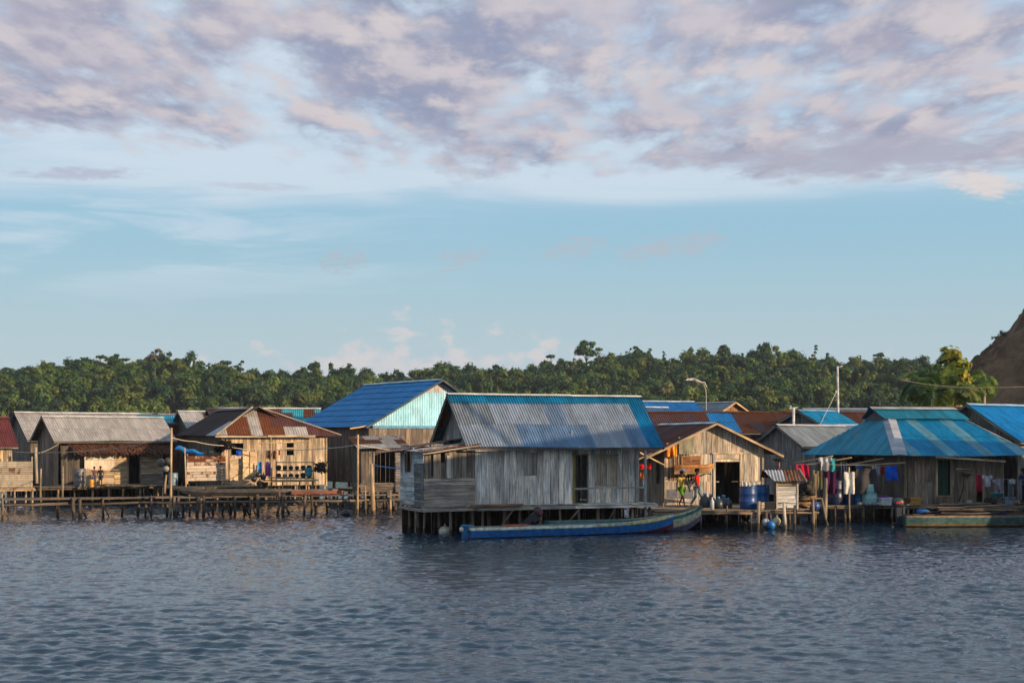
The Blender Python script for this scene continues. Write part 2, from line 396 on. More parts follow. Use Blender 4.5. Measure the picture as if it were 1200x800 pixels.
def corr(parent, poly, colfn, name='roof', wl=.12, amp=.018, rowlen=1.5, n=6, sheet=.76, mat='metal', label=None, sag=.02):
    A = Vector(poly[0]); B = Vector(poly[1]); u = (B-A).normalized()
    nn = Vector((0, 0, 0))
    for i in range(1, len(poly)-1): nn += (Vector(poly[i])-A).cross(Vector(poly[i+1])-A)
    nn.normalize()
    if nn.z < 0: nn = -nn
    v = nn.cross(u).normalized()
    if v.dot(Vector(poly[2])-A) < 0: v = -v
    p2 = [((Vector(p)-A).dot(u), (Vector(p)-A).dot(v)) for p in poly]
    u0 = min(p[0] for p in p2); u1 = max(p[0] for p in p2)
    def rng(uu):
        ys = []
        for (a, b), (c, d) in zip(p2, p2[1:]+p2[:1]):
            if abs(c-a) < 1e-9: continue
            t = (uu-a)/(c-a)
            if -1e-6 <= t <= 1+1e-6: ys.append(b+(d-b)*t)
        return (min(ys), max(ys)) if ys else (0, 0)
    du = wl/n; cols = max(2, int((u1-u0)/du)); us = [u0+(u1-u0)*i/cols for i in range(cols+1)]
    R_ = [rng(min(max(x, u0+1e-5), u1-1e-5)) for x in us]
    vmax = max(r[1] for r in R_); vmin = min(r[0] for r in R_)
    rows = max(1, math.ceil((vmax-vmin)/rowlen-.15)); sd_ = rnd.random()*10
    mb = MB(); cache = {}
    def colr(k, j):
        if (k, j) not in cache: cache[(k, j)] = colfn(k, j, rows, int((u1-u0)/sheet)+1)
        return cache[(k, j)]
    for j in range(rows):
        a, b = vmin+(vmax-vmin)*j/rows, vmin+(vmax-vmin)*(j+1)/rows
        prev = None
        for i, x in enumerate(us):
            lo, hi = max(a, R_[i][0]), min(b+.03, R_[i][1])
            sh = int((x-u0)/sheet); jit = (math.sin(sh*12.9+j*4.1+sd_)*.5)*.07
            h = amp*math.cos(2*math.pi*x/wl); sg = -sag*math.sin(x*1.3+sd_)*.6
            if hi <= lo+1e-4: prev = None if hi < lo-.2 else prev; hi = lo
            lowv = lo+(jit if j == 0 else 0)
            q0 = A+u*x+v*lowv+nn*(h+.014+sg); q1 = A+u*x+v*hi+nn*(h+sg)
            cur = len(mb.v); mb.v += [tuple(q0), tuple(q1)]
            if prev is not None:
                k = int(((x+us[i-1])/2-u0)/sheet)
                mb.f.append((prev, cur, cur+1, prev+1)); mb.c.append(colr(k, j)); mb.sm.append(True)
                xx = us[i-1]; so_ = k*3.7+j*1.9
                mb.uv.append([(xx+so_, lo), (x+so_, lo), (x+so_, hi), (xx+so_, hi)])
            prev = cur
    o = mb.build(name, mat, parent)
    if label: o['label'] = label
    return o

def rc(base, var=.15, rust=.1, rustvar=.25, alt=None, altp=0.0):
    def f(k, j, rows, ns):
        b = alt if (alt and rnd.random() < altp) else base
        q = 1+rnd.uniform(-var, var); r = max(0, rust+rnd.uniform(-rustvar, rustvar))
        return (b[0]*q, b[1]*q, b[2]*q, min(1, r))
    return f
GALV = (.34, .345, .35); BLUE = (.012, .18, .42); TEAL = (.01, .21, .36); RUST = (.10, .04, .025); BROWNR = (.075, .03, .026)

def stilts(H, pts, ztop, name='stilt', r=.06, zb=-1.2, lean=.10, pf=STILT):
    for (x, y) in pts:
        mb = MB(); rr = r*rnd.uniform(.75, 1.3); lx, ly = rnd.uniform(-lean, lean), rnd.uniform(-lean, lean)
        zm = zb+(ztop-zb)*.55; col = pf()
        mb.tube([(x+lx, y+ly, zb), (x+lx*.3+rnd.uniform(-.03, .03), y+ly*.3, zm), (x, y, ztop)], [rr*1.05, rr, rr*.9], col, 7)
        mb.build(name, 'wood', H)
def gridpts(x0, x1, y0, y1, sx, sy):
    out = []; nx = max(1, round((x1-x0)/sx)); ny = max(1, round((y1-y0)/sy))
    for j in range(ny+1):
        for i in range(nx+1):
            out.append((x0+(x1-x0)*i/nx+rnd.uniform(-.12, .12)*(0 < i < nx), y0+(y1-y0)*j/ny+(rnd.uniform(0, .15) if j == 0 else 0)))
    return out
def floor_(H, x0, x1, y0, y1, z, pf=GREYD, name='deck', pw=.18, along='y', th=.035, overhang=.05, beams=True):
    """planked floor: planks run along y (across the front) ; joists below"""
    mb = MB()
    if along == 'y':
        a = x0
        while a < x1:
            b = min(x1, a+pw*rnd.uniform(.8, 1.25)); mb.beam(((a+b)/2, y0-rnd.uniform(-.02, overhang), z-th/2+rnd.uniform(-.006, .006)), ((a+b)/2, y1, z-th/2), (b-a)-.015, th, pf()); a = b
    else:
        a = y0
        while a < y1:
            b = min(y1, a+pw*rnd.uniform(.8, 1.25)); mb.beam((x0-rnd.uniform(0, overhang*2), (a+b)/2, z-th/2+rnd.uniform(-.006, .006)), (x1+rnd.uniform(0, overhang*2), (a+b)/2, z-th/2), (b-a)-.015, th, pf()); a = b
    o = mb.build(name, 'wood', H)
    if beams:
        for yy in (y0+.08, (y0+y1)/2):
            m2 = MB(); m2.beam((x0-.1, yy, z-th-.062), (x1+.1, yy, z-th-.058+rnd.uniform(-.02, .02)), .08, .11, pf()); m2.build('joist', 'wood', H)
    return o
def ridge_cap(H, a, b, col, w_=.22, parent=None, name='ridge_cap', z=.035):
    mb = MB(); a = Vector(a)+Vector((0, 0, z)); b = Vector(b)+Vector((0, 0, z)); d = (b-a).normalized(); s = d.cross(Vector((0, 0, 1))).normalized()
    n = max(2, int((b-a).length/1.0))
    for i in range(n):
        p, q = a+(b-a)*i/n, a+(b-a)*(i+1)/n+d*.03; k = rnd.uniform(.85, 1.15); dz_ = Vector((0, 0, -w_*.42)); o = Vector((0, 0, rnd.uniform(0, .015)))
        for sgn in (-1, 1):
            mb.quad([p+o, q+o, q+o+s*sgn*w_+dz_, p+o+s*sgn*w_+dz_], c4(col, k, col[3] if len(col) > 3 else .1), [(i, 0), (i+1, 0), (i+1, .3), (i, .3)])
    return mb.build(name, 'metal', H)
def board(H, a, b, w_, h_, col, name='rake_board', mat='wood'):
    mb = MB(); mb.beam(a, b, w_, h_, col); return mb.build(name, mat, H)

def shade_backing(H, x0, x1, y, z0):  # near-black boards added to stand in for the shade under the floor
    wall(H, 'shade_board', (x0, y), (1, 0), (0, -1), x1-x0, -.5, z0-.05, .3, pal((.022, .018, .015), .3))

def gable_x(H, L, R1, zE, zR, colf, t=1.0, oh=.4, ohs=.35, z0=1.0, colb=None, pf=GREYD, pw=.2, wl=.12, rowlen=1.5, front=True, gablepf=None, capc=(.5, .5, .5, .2), gable_vert=True, left=True, backwall=True):
    """house with its ridge along local x; origin is the front-left corner of the eave"""
    k = (zR-zE)/R1; yb = R1*(1+t); zb = zR-(zR-zE)*t
    rf = corr(H, [(0, 0, zE), (L, 0, zE), (L, R1, zR), (0, R1, zR)], colf, wl=wl, rowlen=rowlen)
    corr(H, [(L, yb, zb), (0, yb, zb), (0, R1, zR), (L, R1, zR)], colb or colf, wl=wl, rowlen=rowlen)
    ridge_cap(H, (0, R1, zR), (L, R1, zR), capc)
    for x in (.02, L-.02):
        board(H, (x, 0, zE-.07), (x, R1, zR-.07), .03, .10, GREYD()); board(H, (x, R1, zR-.07), (x, yb, zb-.07), .03, .10, GREYD())
    board(H, (0, .03, zE-.06), (L, .03, zE-.06), .04, .08, GREYD(), 'eave_board')
    w0, w1, y0, y1 = ohs, L-ohs, oh, yb-oh*.6
    prof = lambda y: (zE+k*y if y < R1 else zR-k*(y-R1))-.05
    wt = prof(oh)
    if front: wall(H, 'wall', (w0, y0), (1, 0), (0, -1), w1-w0, z0, wt, pw, pf)
    if left: wall(H, 'wall', (w0, y1), (0, -1), (-1, 0), y1-y0, z0, lambda a: prof(y1-a), pw, gablepf or pf)
    wall(H, 'wall', (w1, y0), (0, 1), (1, 0), y1-y0, z0, lambda a: prof(y0+a), pw, gablepf or pf)
    if backwall: wall(H, 'wall', (w1, y1), (-1, 0), (0, 1), w1-w0, z0, prof(y1), pw, pf)
    shade_backing(H, w0, w1, y1, z0)
    return w0, w1, y0, y1, wt
#@@BODY
def gable_y(H, W, Lg, zE, zR, colf, oh=.45, ohs=.4, z0=.75, pf=GREY, pw=.2, wl=.12, rowlen=1.5, colr=None, holes=(), front=True, capc=(.5, .5, .5, .2), apex=None):
    """house with its ridge running back from the front gable; origin is the front-left eave corner"""
    m = apex or W/2
    corr(H, [(0, Lg, zE), (0, 0, zE), (m, 0, zR), (m, Lg, zR)], colf, wl=wl, rowlen=rowlen)
    corr(H, [(W, 0, zE), (W, Lg, zE), (m, Lg, zR), (m, 0, zR)], colr or colf, wl=wl, rowlen=rowlen)
    ridge_cap(H, (m, 0, zR), (m, Lg, zR), capc)
    for y in (.02,):
        board(H, (0, y, zE-.06), (m, y, zR-.06), .03, .11, TAN()); board(H, (W, y, zE-.06), (m, y, zR-.06), .03, .11, TAN())
    kl, kr = (zR-zE)/m, (zR-zE)/(W-m)
    prof = lambda x: (zE+kl*x if x < m else zR-kr*(x-m))-.05
    w0, w1, y0, y1 = ohs, W-ohs, oh, Lg-.3
    if front: wall(H, 'wall', (w0, y0), (1, 0), (0, -1), w1-w0, z0, lambda a: prof(w0+a), pw, pf, holes)
    wall(H, 'wall', (w0, y1), (0, -1), (-1, 0), y1-y0, z0, prof(w0), pw, pf)
    wall(H, 'wall', (w1, y0), (0, 1), (1, 0), y1-y0, z0, prof(w1), pw, pf)
    wall(H, 'wall', (w1, y1), (-1, 0), (0, 1), w1-w0, z0, lambda a: prof(w1-a), pw, pf)
    shade_backing(H, w0, w1, y1, z0)
    return w0, w1, y0, y1, prof

# ================================================================== setting: water, hillside, cliff
def water():
    def ax(lo, hi, step, far_lo, far_hi, g):
        core = list(np.arange(lo, hi, step)); a = []; x = lo; d = step
        while x > far_lo: d *= g; x -= d; a.append(x)
        b = []; x = core[-1]; d = step
        while x < far_hi: d *= g; x += d; b.append(x)
        return np.array(a[::-1]+core+b)
    # y steps grow with distance from the camera
    ys = [14.0]
    while ys[-1] < 100: ys.append(ys[-1]+max(.055, ys[-1]*.0026))
    y = np.array(list(ax(14, 14.1, .06, -3000, 14.05, 1.35))[:-2]+ys); x = ys[-1]; d = .3; ex = []
    while x < 9000: d *= 1.3; x += d; ex.append(x)
    y = np.concatenate([y, ex]); y = np.unique(y)
    x = ax(-37, 37, .072, -6000, 6000, 1.3)
    Xg, Yg = np.meshgrid(x, y); Z = np.zeros_like(Xg)
    rs = np.random.RandomState(4)
    for i in range(96):
        lam = .18*(10**(rs.rand()*.80)); k = 2*np.pi/lam
        th = R(84)+rs.normal(0, .72)      # waves travelling mostly towards / away from the shore
        amp = .0033*(lam/1.0)**.54*(.5+rs.rand())
        ph = rs.rand()*6.28
        a = k*(Xg*np.cos(th)+Yg*np.sin(th))+ph+.6*np.sin(Xg*.21+i)+.5*np.sin(Yg*.17+i*2)
        e1, e2, p1, p2 = rs.uniform(.15, .9), rs.uniform(.15, .9), rs.rand()*6, rs.rand()*6
        Z += amp*(np.sin(a)+.25*np.cos(2*a))*(1+.95*np.sin(Xg*e1+p1+.8*np.sin(Yg*e2*.7))*np.sin(Yg*e2+p2))
    env = (.68+.22*np.clip((40-Yg)/12, 0, 1)+.25*np.clip((Yg-60)/8, 0, 1))*1.15*(.85+.30*np.sin(Xg*.13+1.2*np.sin(Yg*.11))*np.sin(Yg*.19+.7))
    fade = np.clip((42-np.abs(Xg))/6, 0, 1)*np.clip((105-Yg)/30, 0, 1)*np.clip((Yg-10)/3, 0, 1)
    Z *= env*fade
    nx, ny = len(x), len(y)
    co = np.stack([Xg, Yg, Z], -1).reshape(-1, 3).astype(np.float32)
    idx = np.arange(nx*ny).reshape(ny, nx)
    q = np.stack([idx[:-1, :-1], idx[:-1, 1:], idx[1:, 1:], idx[1:, :-1]], -1).reshape(-1, 4).astype(np.int32)
    me = npmesh('water', co, q, None, 'water'); me.polygons.foreach_set('use_smooth', np.ones(len(q), dtype=bool))
    o = bpy.data.objects.new('water', me); COL.objects.link(o); o['kind'] = 'structure'
def npmesh(name, co, q, col, mat, tri=False):
    n = q.shape[1]
    me = bpy.data.meshes.new(name); me.vertices.add(len(co)); me.vertices.foreach_set('co', co.ravel())
    me.loops.add(q.size); me.loops.foreach_set('vertex_index', q.ravel())
    me.polygons.add(len(q)); me.polygons.foreach_set('loop_start', np.arange(0, q.size, n, dtype=np.int32))
    me.polygons.foreach_set('loop_total', np.full(len(q), n, dtype=np.int32))
    if col is not None:
        ca = me.color_attributes.new('col', 'FLOAT_COLOR', 'CORNER')
        ca.data.foreach_set('color', np.repeat(col.astype(np.float32), n, axis=0).ravel())
    me.materials.append(MATS[mat]); me.update(calc_edges=True); me.validate()
    return me
water()

SKYL = [(-200, 436), (0, 437), (25, 431), (55, 433), (80, 425), (110, 422), (140, 418), (165, 419), (195, 420), (215, 419), (235, 426), (260, 428), (285, 429), (300, 435), (330, 436),
        (345, 433), (370, 431), (410, 431), (430, 434), (445, 440), (470, 440), (490, 436), (530, 433), (560, 434), (585, 433), (600, 433), (620, 426), (650, 421), (672, 420), (700, 416),
        (725, 416), (740, 413), (760, 415), (790, 421), (803, 415), (830, 409), (870, 411), (895, 408), (930, 411), (945, 416), (965, 424), (985, 424), (1000, 426), (1030, 419), (1060, 424), (1090, 424), (1140, 427), (1400, 430)]
def skyl(px): return np.interp(px, [a for a, b in SKYL], [b for a, b in SKYL])
YR, YS = 470.0, 385.0      # ridge line and shore distances
def hillz(x, y):
    """height of the forested hill"""
    px = 600+x*FPX/YR
    top = HC+(HY-skyl(px))*YR/FPX-7.4
    t = np.clip((y-YS)/(YR-YS), 0, 1.0); back = np.clip((y-YR)/120, 0, 1)
    n = 1.6*np.sin(x*.09+y*.05)+1.2*np.sin(x*.21-y*.13+1)+1.3*np.sin(x*.055-.6+.02*y)
    return top*(t**.62)*(1-back*.9)+n*t*(1-t)*3.6+.2
def terrain():
    x = np.linspace(-320, 320, 161); y = np.linspace(YS-6, 640, 60)
    Xg, Yg = np.meshgrid(x, y); Z = hillz(Xg, Yg); Z[0, :] = -3
    co = np.stack([Xg, Yg, Z], -1).reshape(-1, 3).astype(np.float32); idx = np.arange(Z.size).reshape(Z.shape)
    q = np.stack([idx[:-1, :-1], idx[:-1, 1:], idx[1:, 1:], idx[1:, :-1]], -1).reshape(-1, 4).astype(np.int32)
    o = bpy.data.objects.new('hillside', npmesh('hillside', co, q, None, 'forest_soil')); COL.objects.link(o); o['kind'] = 'structure'
terrain()
def cliff():
    # quarried earth bank right of the village
    rs = random.Random(5); nx, ny = 200, 90; v = []; f = []
    from mathutils import noise
    for j in range(ny+1):
        for i in range(nx+1):
            x = 46+56*i/nx; y = 128+80*j/ny
            e = np.interp(x, [45, 48.9, 50.1, 51.1, 52.6, 54.5, 56.4, 60.5, 73, 90, 126], [0, .3, 5, 9.8, 12.0, 14.0, 16.0, 20.5, 28, 32, 30])
            t = np.clip((y-130)/26, 0, 1); b = np.clip((205-y)/40, 0, 1)
            h = e*(t**.75)*b
            p = Vector((x*.12, y*.12, 0))
            h += (noise.fractal(p, 1.0, 2.0, 5)*1.5+abs(noise.noise(Vector((x*.35, y*.08, 3))))*1.6-.5)*min(1, e/12)*min(1, t*3+.1)
            h += (abs(noise.noise(Vector((x*.7+y*.3, y*.25, 1))))-.25)*1.6*min(1, e/10)+noise.noise(Vector((x*1.3, y*1.1, 2)))*.45*min(1, e/10)
            xx = x+noise.noise(Vector((x*.1, y*.1, h*.2)))*1.2
            v.append((xx, y+noise.noise(Vector((x*.2, 5, h*.15)))*1.5, h-.6 if j and i and i < nx and j < ny else -3))
    for j in range(ny):
        for i in range(nx):
            a = j*(nx+1)+i; f.append((a, a+1, a+nx+2, a+nx+1))
    me = bpy.data.meshes.new('hill'); me.from_pydata(v, [], f); me.materials.append(MATS['cliff'])
    me.polygons.foreach_set('use_smooth', [True]*len(f))
    o = bpy.data.objects.new('hill', me); COL.objects.link(o); o['kind'] = 'structure'
cliff()

# ------------------------------------------------------------------ trees
def leafcloud(rs, blobs, size, tint, up=.35):
    """blobs: (cx,cy,cz,rx,ry,rz,count). returns co (4n,3), col (n,4)"""
    CO = []; CC = []
    for (cx, cy, cz, rx, ry, rz, n) in blobs:
        d = rs.normal(size=(n, 3)); d /= np.linalg.norm(d, axis=1)[:, None]
        d[:, 2] = np.where(d[:, 2] < -.35, -d[:, 2]*.6, d[:, 2])
        rad = .58+.80*rs.rand(n)**1.5
        c = np.array([cx, cy, cz])+d*np.array([rx, ry, rz])*rad[:, None]
        nrm = d*1.25+rs.normal(0, .34, size=(n, 3)); nrm[:, 2] += up; nrm /= np.linalg.norm(nrm, axis=1)[:, None]
        a = np.cross(nrm, rs.normal(size=(n, 3))); a /= np.linalg.norm(a, axis=1)[:, None]
        b = np.cross(nrm, a); s = size*(.55+.8*rs.rand(n))[:, None]
        q = np.stack([c-a*s*.5-b*s*.32, c+a*s*.15-b*s*.45, c+a*s*.6+b*s*.1, c-a*s*.1+b*s*.5], 1)
        CO.append(q.reshape(-1, 3))
        k = (.75+.5*rs.rand(n))*(.85+.3*rs.rand()); col = np.ones((n, 4)); t = np.array(tint)
        col[:, :3] = t[None, :]*k[:, None]; col[:, 0] *= (.85+.4*rs.rand(n)); CC.append(col)
    return np.concatenate(CO), np.concatenate(CC)
def crown_blobs(rs, kind, h, r, dens):
    B = []
    if kind == 'round':
        for i in range(11):
            a = rs.rand()*6.28; q = r*.8*rs.rand()**.5; z = h-r*.75+(rs.rand()-.62)*r*1.3; s = r*(.20+.36*rs.rand())
            B.append((q*math.cos(a), q*math.sin(a), z, s, s, s*(.7+.7*rs.rand()), int(dens*26*s*s)+4))
    elif kind == 'column':
        for i in range(9):
            t = i/8; z = h*(.28+.66*t); s = r*(.75-.42*abs(t-.35)); a = rs.rand()*6.28
            B.append((.3*r*math.cos(a), .3*r*math.sin(a), z, s, s, s*1.05, int(dens*24*s*s)+4))
    elif kind == 'cone':
        for i in range(8):
            t = i/7; z = h*(.25+.7*t); s = r*(1-.78*t)
            B.append((.12*r*(rs.rand()-.5), .12*r*(rs.rand()-.5), z, s, s, h*.09, int(dens*22*s*s)+6))
    elif kind == 'flat':
        for i in range(7):
            a = rs.rand()*6.28; q = r*.75*rs.rand()**.5; s = r*(.3+.2*rs.rand())
            B.append((q*math.cos(a), q*math.sin(a), h-r*.35+(rs.rand()-.5)*r*.35, s, s, s*.5, int(dens*26*s*s)+4))
    elif kind == 'sparse':
        for i in range(6):
            a = rs.rand()*6.28; q = r*.8*rs.rand()**.5; s = r*(.16+.16*rs.rand())
            B.append((q*math.cos(a), q*math.sin(a), h*(.5+.5*i/6), s, s, s*.55, int(dens*40*s*s)+5))
    return B
GREENS = [(.036, .086, .024), (.060, .120, .028), (.022, .056, .026), (.088, .142, .030), (.050, .092, .036), (.110, .148, .036), (.028, .072, .034)]
YELG = [(.13, .19, .04), (.11, .17, .04), (.14, .16, .06), (.09, .15, .035)]
def forest():
    rs = np.random.RandomState(7); CO = []; CC = []
    y = YS
    while y < YR+14:
        st = 2.9+(y-YS)*.012; xs = np.arange(-.40*y-6, .40*y+6, st)
        for x in xs:
            xx = x+rs.normal(0, 1.2); yy = y+rs.normal(0, 1.2); z = float(hillz(xx, yy))
            low = (yy-YS) < 10+6*math.sin(xx*.05)+5*math.sin(xx*.13+2) and xx < 170
            lowL = xx < -40 and xx > -110 and (yy-YS) < 24+6*math.sin(xx*.1)
            if low or lowL:
                h = 3.0+2.5*rs.rand(); r = 1.7+1.0*rs.rand(); kind = 'round'; tint = YELG[rs.randint(4)] if (lowL or rs.rand() < .45) else GREENS[rs.randint(7)]
            else:
                h = 5.4+3.8*rs.rand(); r = 1.3+2.3*rs.rand()**1.3; kind = ['round', 'round', 'round', 'round', 'column', 'cone', 'flat'][rs.randint(7)]
                if yy > YR-14: h = min(h, 8.8)*(.55+.45*rs.rand())
                if kind == 'cone': r *= .7
                tint = YELG[rs.randint(4)] if rs.rand() < .06 else GREENS[rs.randint(7)]
            co, cc = leafcloud(rs, crown_blobs(rs, kind, h, r, 2.7), .62, tint)
            CO.append(co+np.array([xx, yy, z])); CC.append(cc)
            if rs.rand() < .22 and h > 5:      # pale bare trunks showing between the crowns
                tx, tw, th_ = xx+rs.normal(0, 1.2), .10+.10*rs.rand(), h*(.5+.35*rs.rand()); ty = yy-r*.8
                CO.append(np.array([[tx-tw, ty, z], [tx+tw, ty, z], [tx+tw*.6+.1, ty, z+th_], [tx-tw*.6+.1, ty, z+th_]])); CC.append(np.array([[.22, .19, .14, 1.]]))
        y += 4.6
    co = np.concatenate(CO).astype(np.float32); cc = np.concatenate(CC)
    q = np.arange(len(co), dtype=np.int32).reshape(-1, 4)
    o = bpy.data.objects.new('forest', npmesh('forest', co, q, cc, 'leaf')); COL.objects.link(o); o['kind'] = 'stuff'
    o['label'] = 'dense green tropical forest covering the long hillside behind the village'; o['category'] = 'forest'
    print('forest quads', len(q))
forest()
def make_tree(name, label, x, y, z, h, r, kind, tint, seed, size=.8, dens=1.6, group=None, trunk=(.14, .12, .09)):
    t = thing(name, label, 'tree', (x, y, z), 0, group); rs = np.random.RandomState(seed)
    B = crown_blobs(rs, kind, h, r, dens)
    co, cc = leafcloud(rs, B, size, tint)
    me = npmesh('crown', co.astype(np.float32), np.arange(len(co), dtype=np.int32).reshape(-1, 4), cc, 'leaf')
    c = bpy.data.objects.new('crown', me); COL.objects.link(c); c.parent = t
    mb = MB(); mb.tube([(0, 0, -1), (.1, .05, h*.35), (-.1, .1, h*.65), (0, 0, h*.9)], [.34*r/3, .27*r/3, .2*r/3, .05], trunk, 7)
    for b in B[1::2]: mb.tube([(0, 0.05, h*.45), (b[0]*.5, b[1]*.5, (h*.5+b[2])/2), (b[0], b[1], b[2])], [.13*r/3, .09*r/3, .04], trunk, 5)
    mb.build('trunk', 'wood', t)
    return t
def skytree(px, ytop, wpx, kind, tint, label, seed, depth=0, name='forest_tree', dens=1.6, group=None):
    y = YR-2+depth; x = X_(px, y); z = float(hillz(x, y)); top = HC+(HY-ytop)*y/FPX
    make_tree(name, label, x, y, z, max(4, top-z), wpx*y/FPX/2, kind, tint, seed, .75, dens, group)
DG = (.022, .066, .028); MG = (.036, .092, .030); LG = (.075, .125, .040); BRN = (.13, .11, .06)
skytree(180, 409, 20, 'round', BRN, 'tall pale brownish tree on the left part of the ridge', 1)
skytree(193, 412, 20, 'round', DG, 'dark round tree just right of the tall pale brownish tree', 2)
skytree(217, 413, 23, 'round', DG, 'broad dark tree standing apart on the left ridge', 3)
skytree(232, 422, 10, 'sparse', BRN, 'thin bare-branched tree on the left part of the ridge', 4, dens=.8)
skytree(245, 424, 13, 'sparse', MG, 'spindly layered tree right of the thin bare-branched one', 5, dens=2.5)
skytree(264, 423, 13, 'flat', MG, 'small flat-topped tree between two spindly trees on the left ridge', 6)
skytree(282, 421, 15, 'sparse', DG, 'tall dark tree with tufted crown above the hipped rusty-roofed house', 7, dens=3)
skytree(118, 416, 13, 'flat', MG, 'flat-topped tree on the ridge above the grey-roofed houses', 8)
skytree(99, 419, 9, 'flat', LG, 'small light tree on the ridge left of the flat-topped one', 9)
skytree(136, 414, 14, 'round', DG, 'rounded dark tree at the crest of the left ridge', 10)
skytree(79, 423, 9, 'column', DG, 'small dark upright tree low on the far left ridge', 11)
skytree(687, 399, 22, 'round', MG, 'largest tree of the skyline, broad crown above the ridge over the grey roof', 12, dens=2.0)
skytree(701, 408, 11, 'flat', LG, 'small pale tree touching the right side of the largest skyline tree', 13)
skytree(745, 406, 16, 'round', MG, 'round-crowned tree on the ridge left of the conical one', 14)
skytree(761, 408, 8, 'column', LG, 'narrow pale green tree on the ridge beside the conical one', 15)
skytree(778, 412, 11, 'cone', DG, 'dark conical tree standing above the ridge over the blue far roof', 16)
skytree(809, 408, 12, 'round', MG, 'leafy tree at the left end of the high right ridge', 17)
skytree(848, 404, 17, 'round', MG, 'wide tree at the top of the high right ridge', 18)
skytree(895, 403, 16, 'round', DG, 'dark dense tree on the right ridge above the rusty roofs', 19)
skytree(955, 402, 10, 'sparse', DG, 'tall spindly dark tree left of the white utility pole', 20, dens=3.5)
skytree(970, 414, 14, 'cone', DG, 'conical dark tree just behind the white utility pole', 21)
skytree(1031, 413, 15, 'flat', MG, 'flat-crowned tree on the ridge between pole and palms', 22)
skytree(1009, 421, 6, 'sparse', DG, 'tiny tufted tree on the ridge right of the white pole', 23, dens=4)
skytree(369, 425, 13, 'round', MG, 'rounded tree on the ridge left of the big blue roof', 24)
skytree(389, 425, 9, 'column', DG, 'upright dark tree on the ridge above the left slope of the big blue roof', 25)
skytree(410, 427, 12, 'column', DG, 'bushy upright tree directly above the left end of the blue ridge', 26)
skytree(453, 436, 9, 'cone', DG, 'small pointed tree in the dip of the ridge', 27)
skytree(466, 434, 12, 'round', DG, 'small dark tree right of the pointed one in the dip', 28)
skytree(501, 432, 8, 'column', MG, 'slim tree above the gable of the big blue-roofed house', 29)
skytree(533, 428, 12, 'flat', LG, 'pale flat tree on the ridge behind the big blue-roofed gable', 30)
skytree(583, 427, 14, 'round', DG, 'dark round tree on the ridge above the left end of the grey roof', 31)
skytree(646, 416, 13, 'flat', MG, 'flat-crowned tree left of the largest skyline tree', 32)
rs_ = np.random.RandomState(3); gi = 0
LMK = [(50, 'the maroon roof'), (200, "the grey-roofed houses"), (345, 'the patched hipped roof'), (520, 'the big blue roof'), (770, 'the central grey roof'), (900, 'the sunlit hut'), (1060, 'the grey hut and white pole'), (1300, 'the palms')]
NTH = ['first', 'second', 'third', 'fourth', 'fifth', 'sixth', 'seventh', 'eighth', 'ninth', 'tenth', 'eleventh', 'twelfth', 'thirteenth', 'fourteenth', 'fifteenth']; seen_ = {}
def sky_label(px):
    L_ = next(n for e, n in LMK if px < e); seen_[L_] = seen_.get(L_, 0)+1
    return '%s green skyline tree from the left above %s' % (NTH[seen_[L_]-1], L_)
for px in list(range(-8, 1150, 19)):
    if min(abs(px-q) for q in (180, 193, 217, 232, 245, 264, 282, 118, 136, 687, 745, 778, 955, 970)) < 11: continue
    gi += 1
    skytree(px+rs_.uniform(-5, 5), skyl(px)-rs_.uniform(-3, 2.5), rs_.uniform(13, 20), ['round', 'column', 'round', 'cone', 'round'][rs_.randint(5)], [DG, MG, GREENS[4], GREENS[3]][rs_.randint(4)],
            sky_label(px), 100+gi, rs_.uniform(-6, 3), group='trees along the forest skyline')

def frond(mb, base, az_, el_, L, col, droop=1.0, n=12, lw=.065, ll=.62):
    """feather leaf: drooping rib with leaflets both sides"""
    p = Vector(base); d = Vector((math.cos(az_)*math.cos(el_), math.sin(az_)*math.cos(el_), math.sin(el_))); pts = [p.copy()]
    for i in range(n):
        d.z -= droop*.13*(1+i*.12); d.normalize(); p = p+d*(L/n); pts.append(p.copy())
    mb.tube(pts, [.035*(1-i/(n+2)) for i in range(n+1)], (col[0]*1.3, col[1]*1.2, col[2]), 4)
    for i in range(1, n):
        t = (pts[i+1]-pts[i]).normalized(); s = t.cross(Vector((0, 0, 1)))
        if s.length < .01: s = Vector((1, 0, 0))
        s.normalize(); k = math.sin(math.pi*min(.98, (i+1)/(n+1)))**.6
        for sg in (-1, 1):
            for h in (0, .33, .66):
                b = pts[i]+(pts[i+1]-pts[i])*h; dd = (s*sg+t*.55+Vector((0, 0, -.35-rnd.uniform(0, .4)*droop))).normalized()
                e = b+dd*ll*k*rnd.uniform(.8, 1.1); wv = t*lw
                q = rnd.uniform(.75, 1.25); c = (col[0]*q, col[1]*q, col[2]*q, 0)
                mb.quad([b-wv*.5, b+wv*.5, e+wv*.12+Vector((0, 0, -.03)), e-wv*.12], c)
def palm(px, ytop, ybase, D, crown, nf, col, label, seed, trunk=(.20, .17, .12), group=None, up=.9, lean=(0, 0), droop=1.0):
    x = X_(px, D); zt = HC+(HY-ytop)*D/FPX
    t = thing('palm_tree', label, 'palm tree', (x, D, 0), 0, group); mb = MB()
    mb.tube([(-lean[0], -lean[1], -1), (-lean[0]*.5, 0, zt*.5), (0, 0, zt)], [.22, .17, .13], trunk, 8); mb.build('trunk', 'wood', t)
    m2 = MB()
    for i in range(nf):
        a = 2*math.pi*i/nf*1.0+rnd.uniform(-.4, .4)+seed; e = R(rnd.uniform(-15, 82))*up; kq = rnd.uniform(.7, 1.3)
        frond(m2, (0, 0, zt-.05), a, e, crown*rnd.uniform(.6, 1.2), (col[0]*kq, col[1]*kq, col[2]), droop*rnd.uniform(.6, 1.3))
    m2.build('crown', 'leaf', t)
    return t
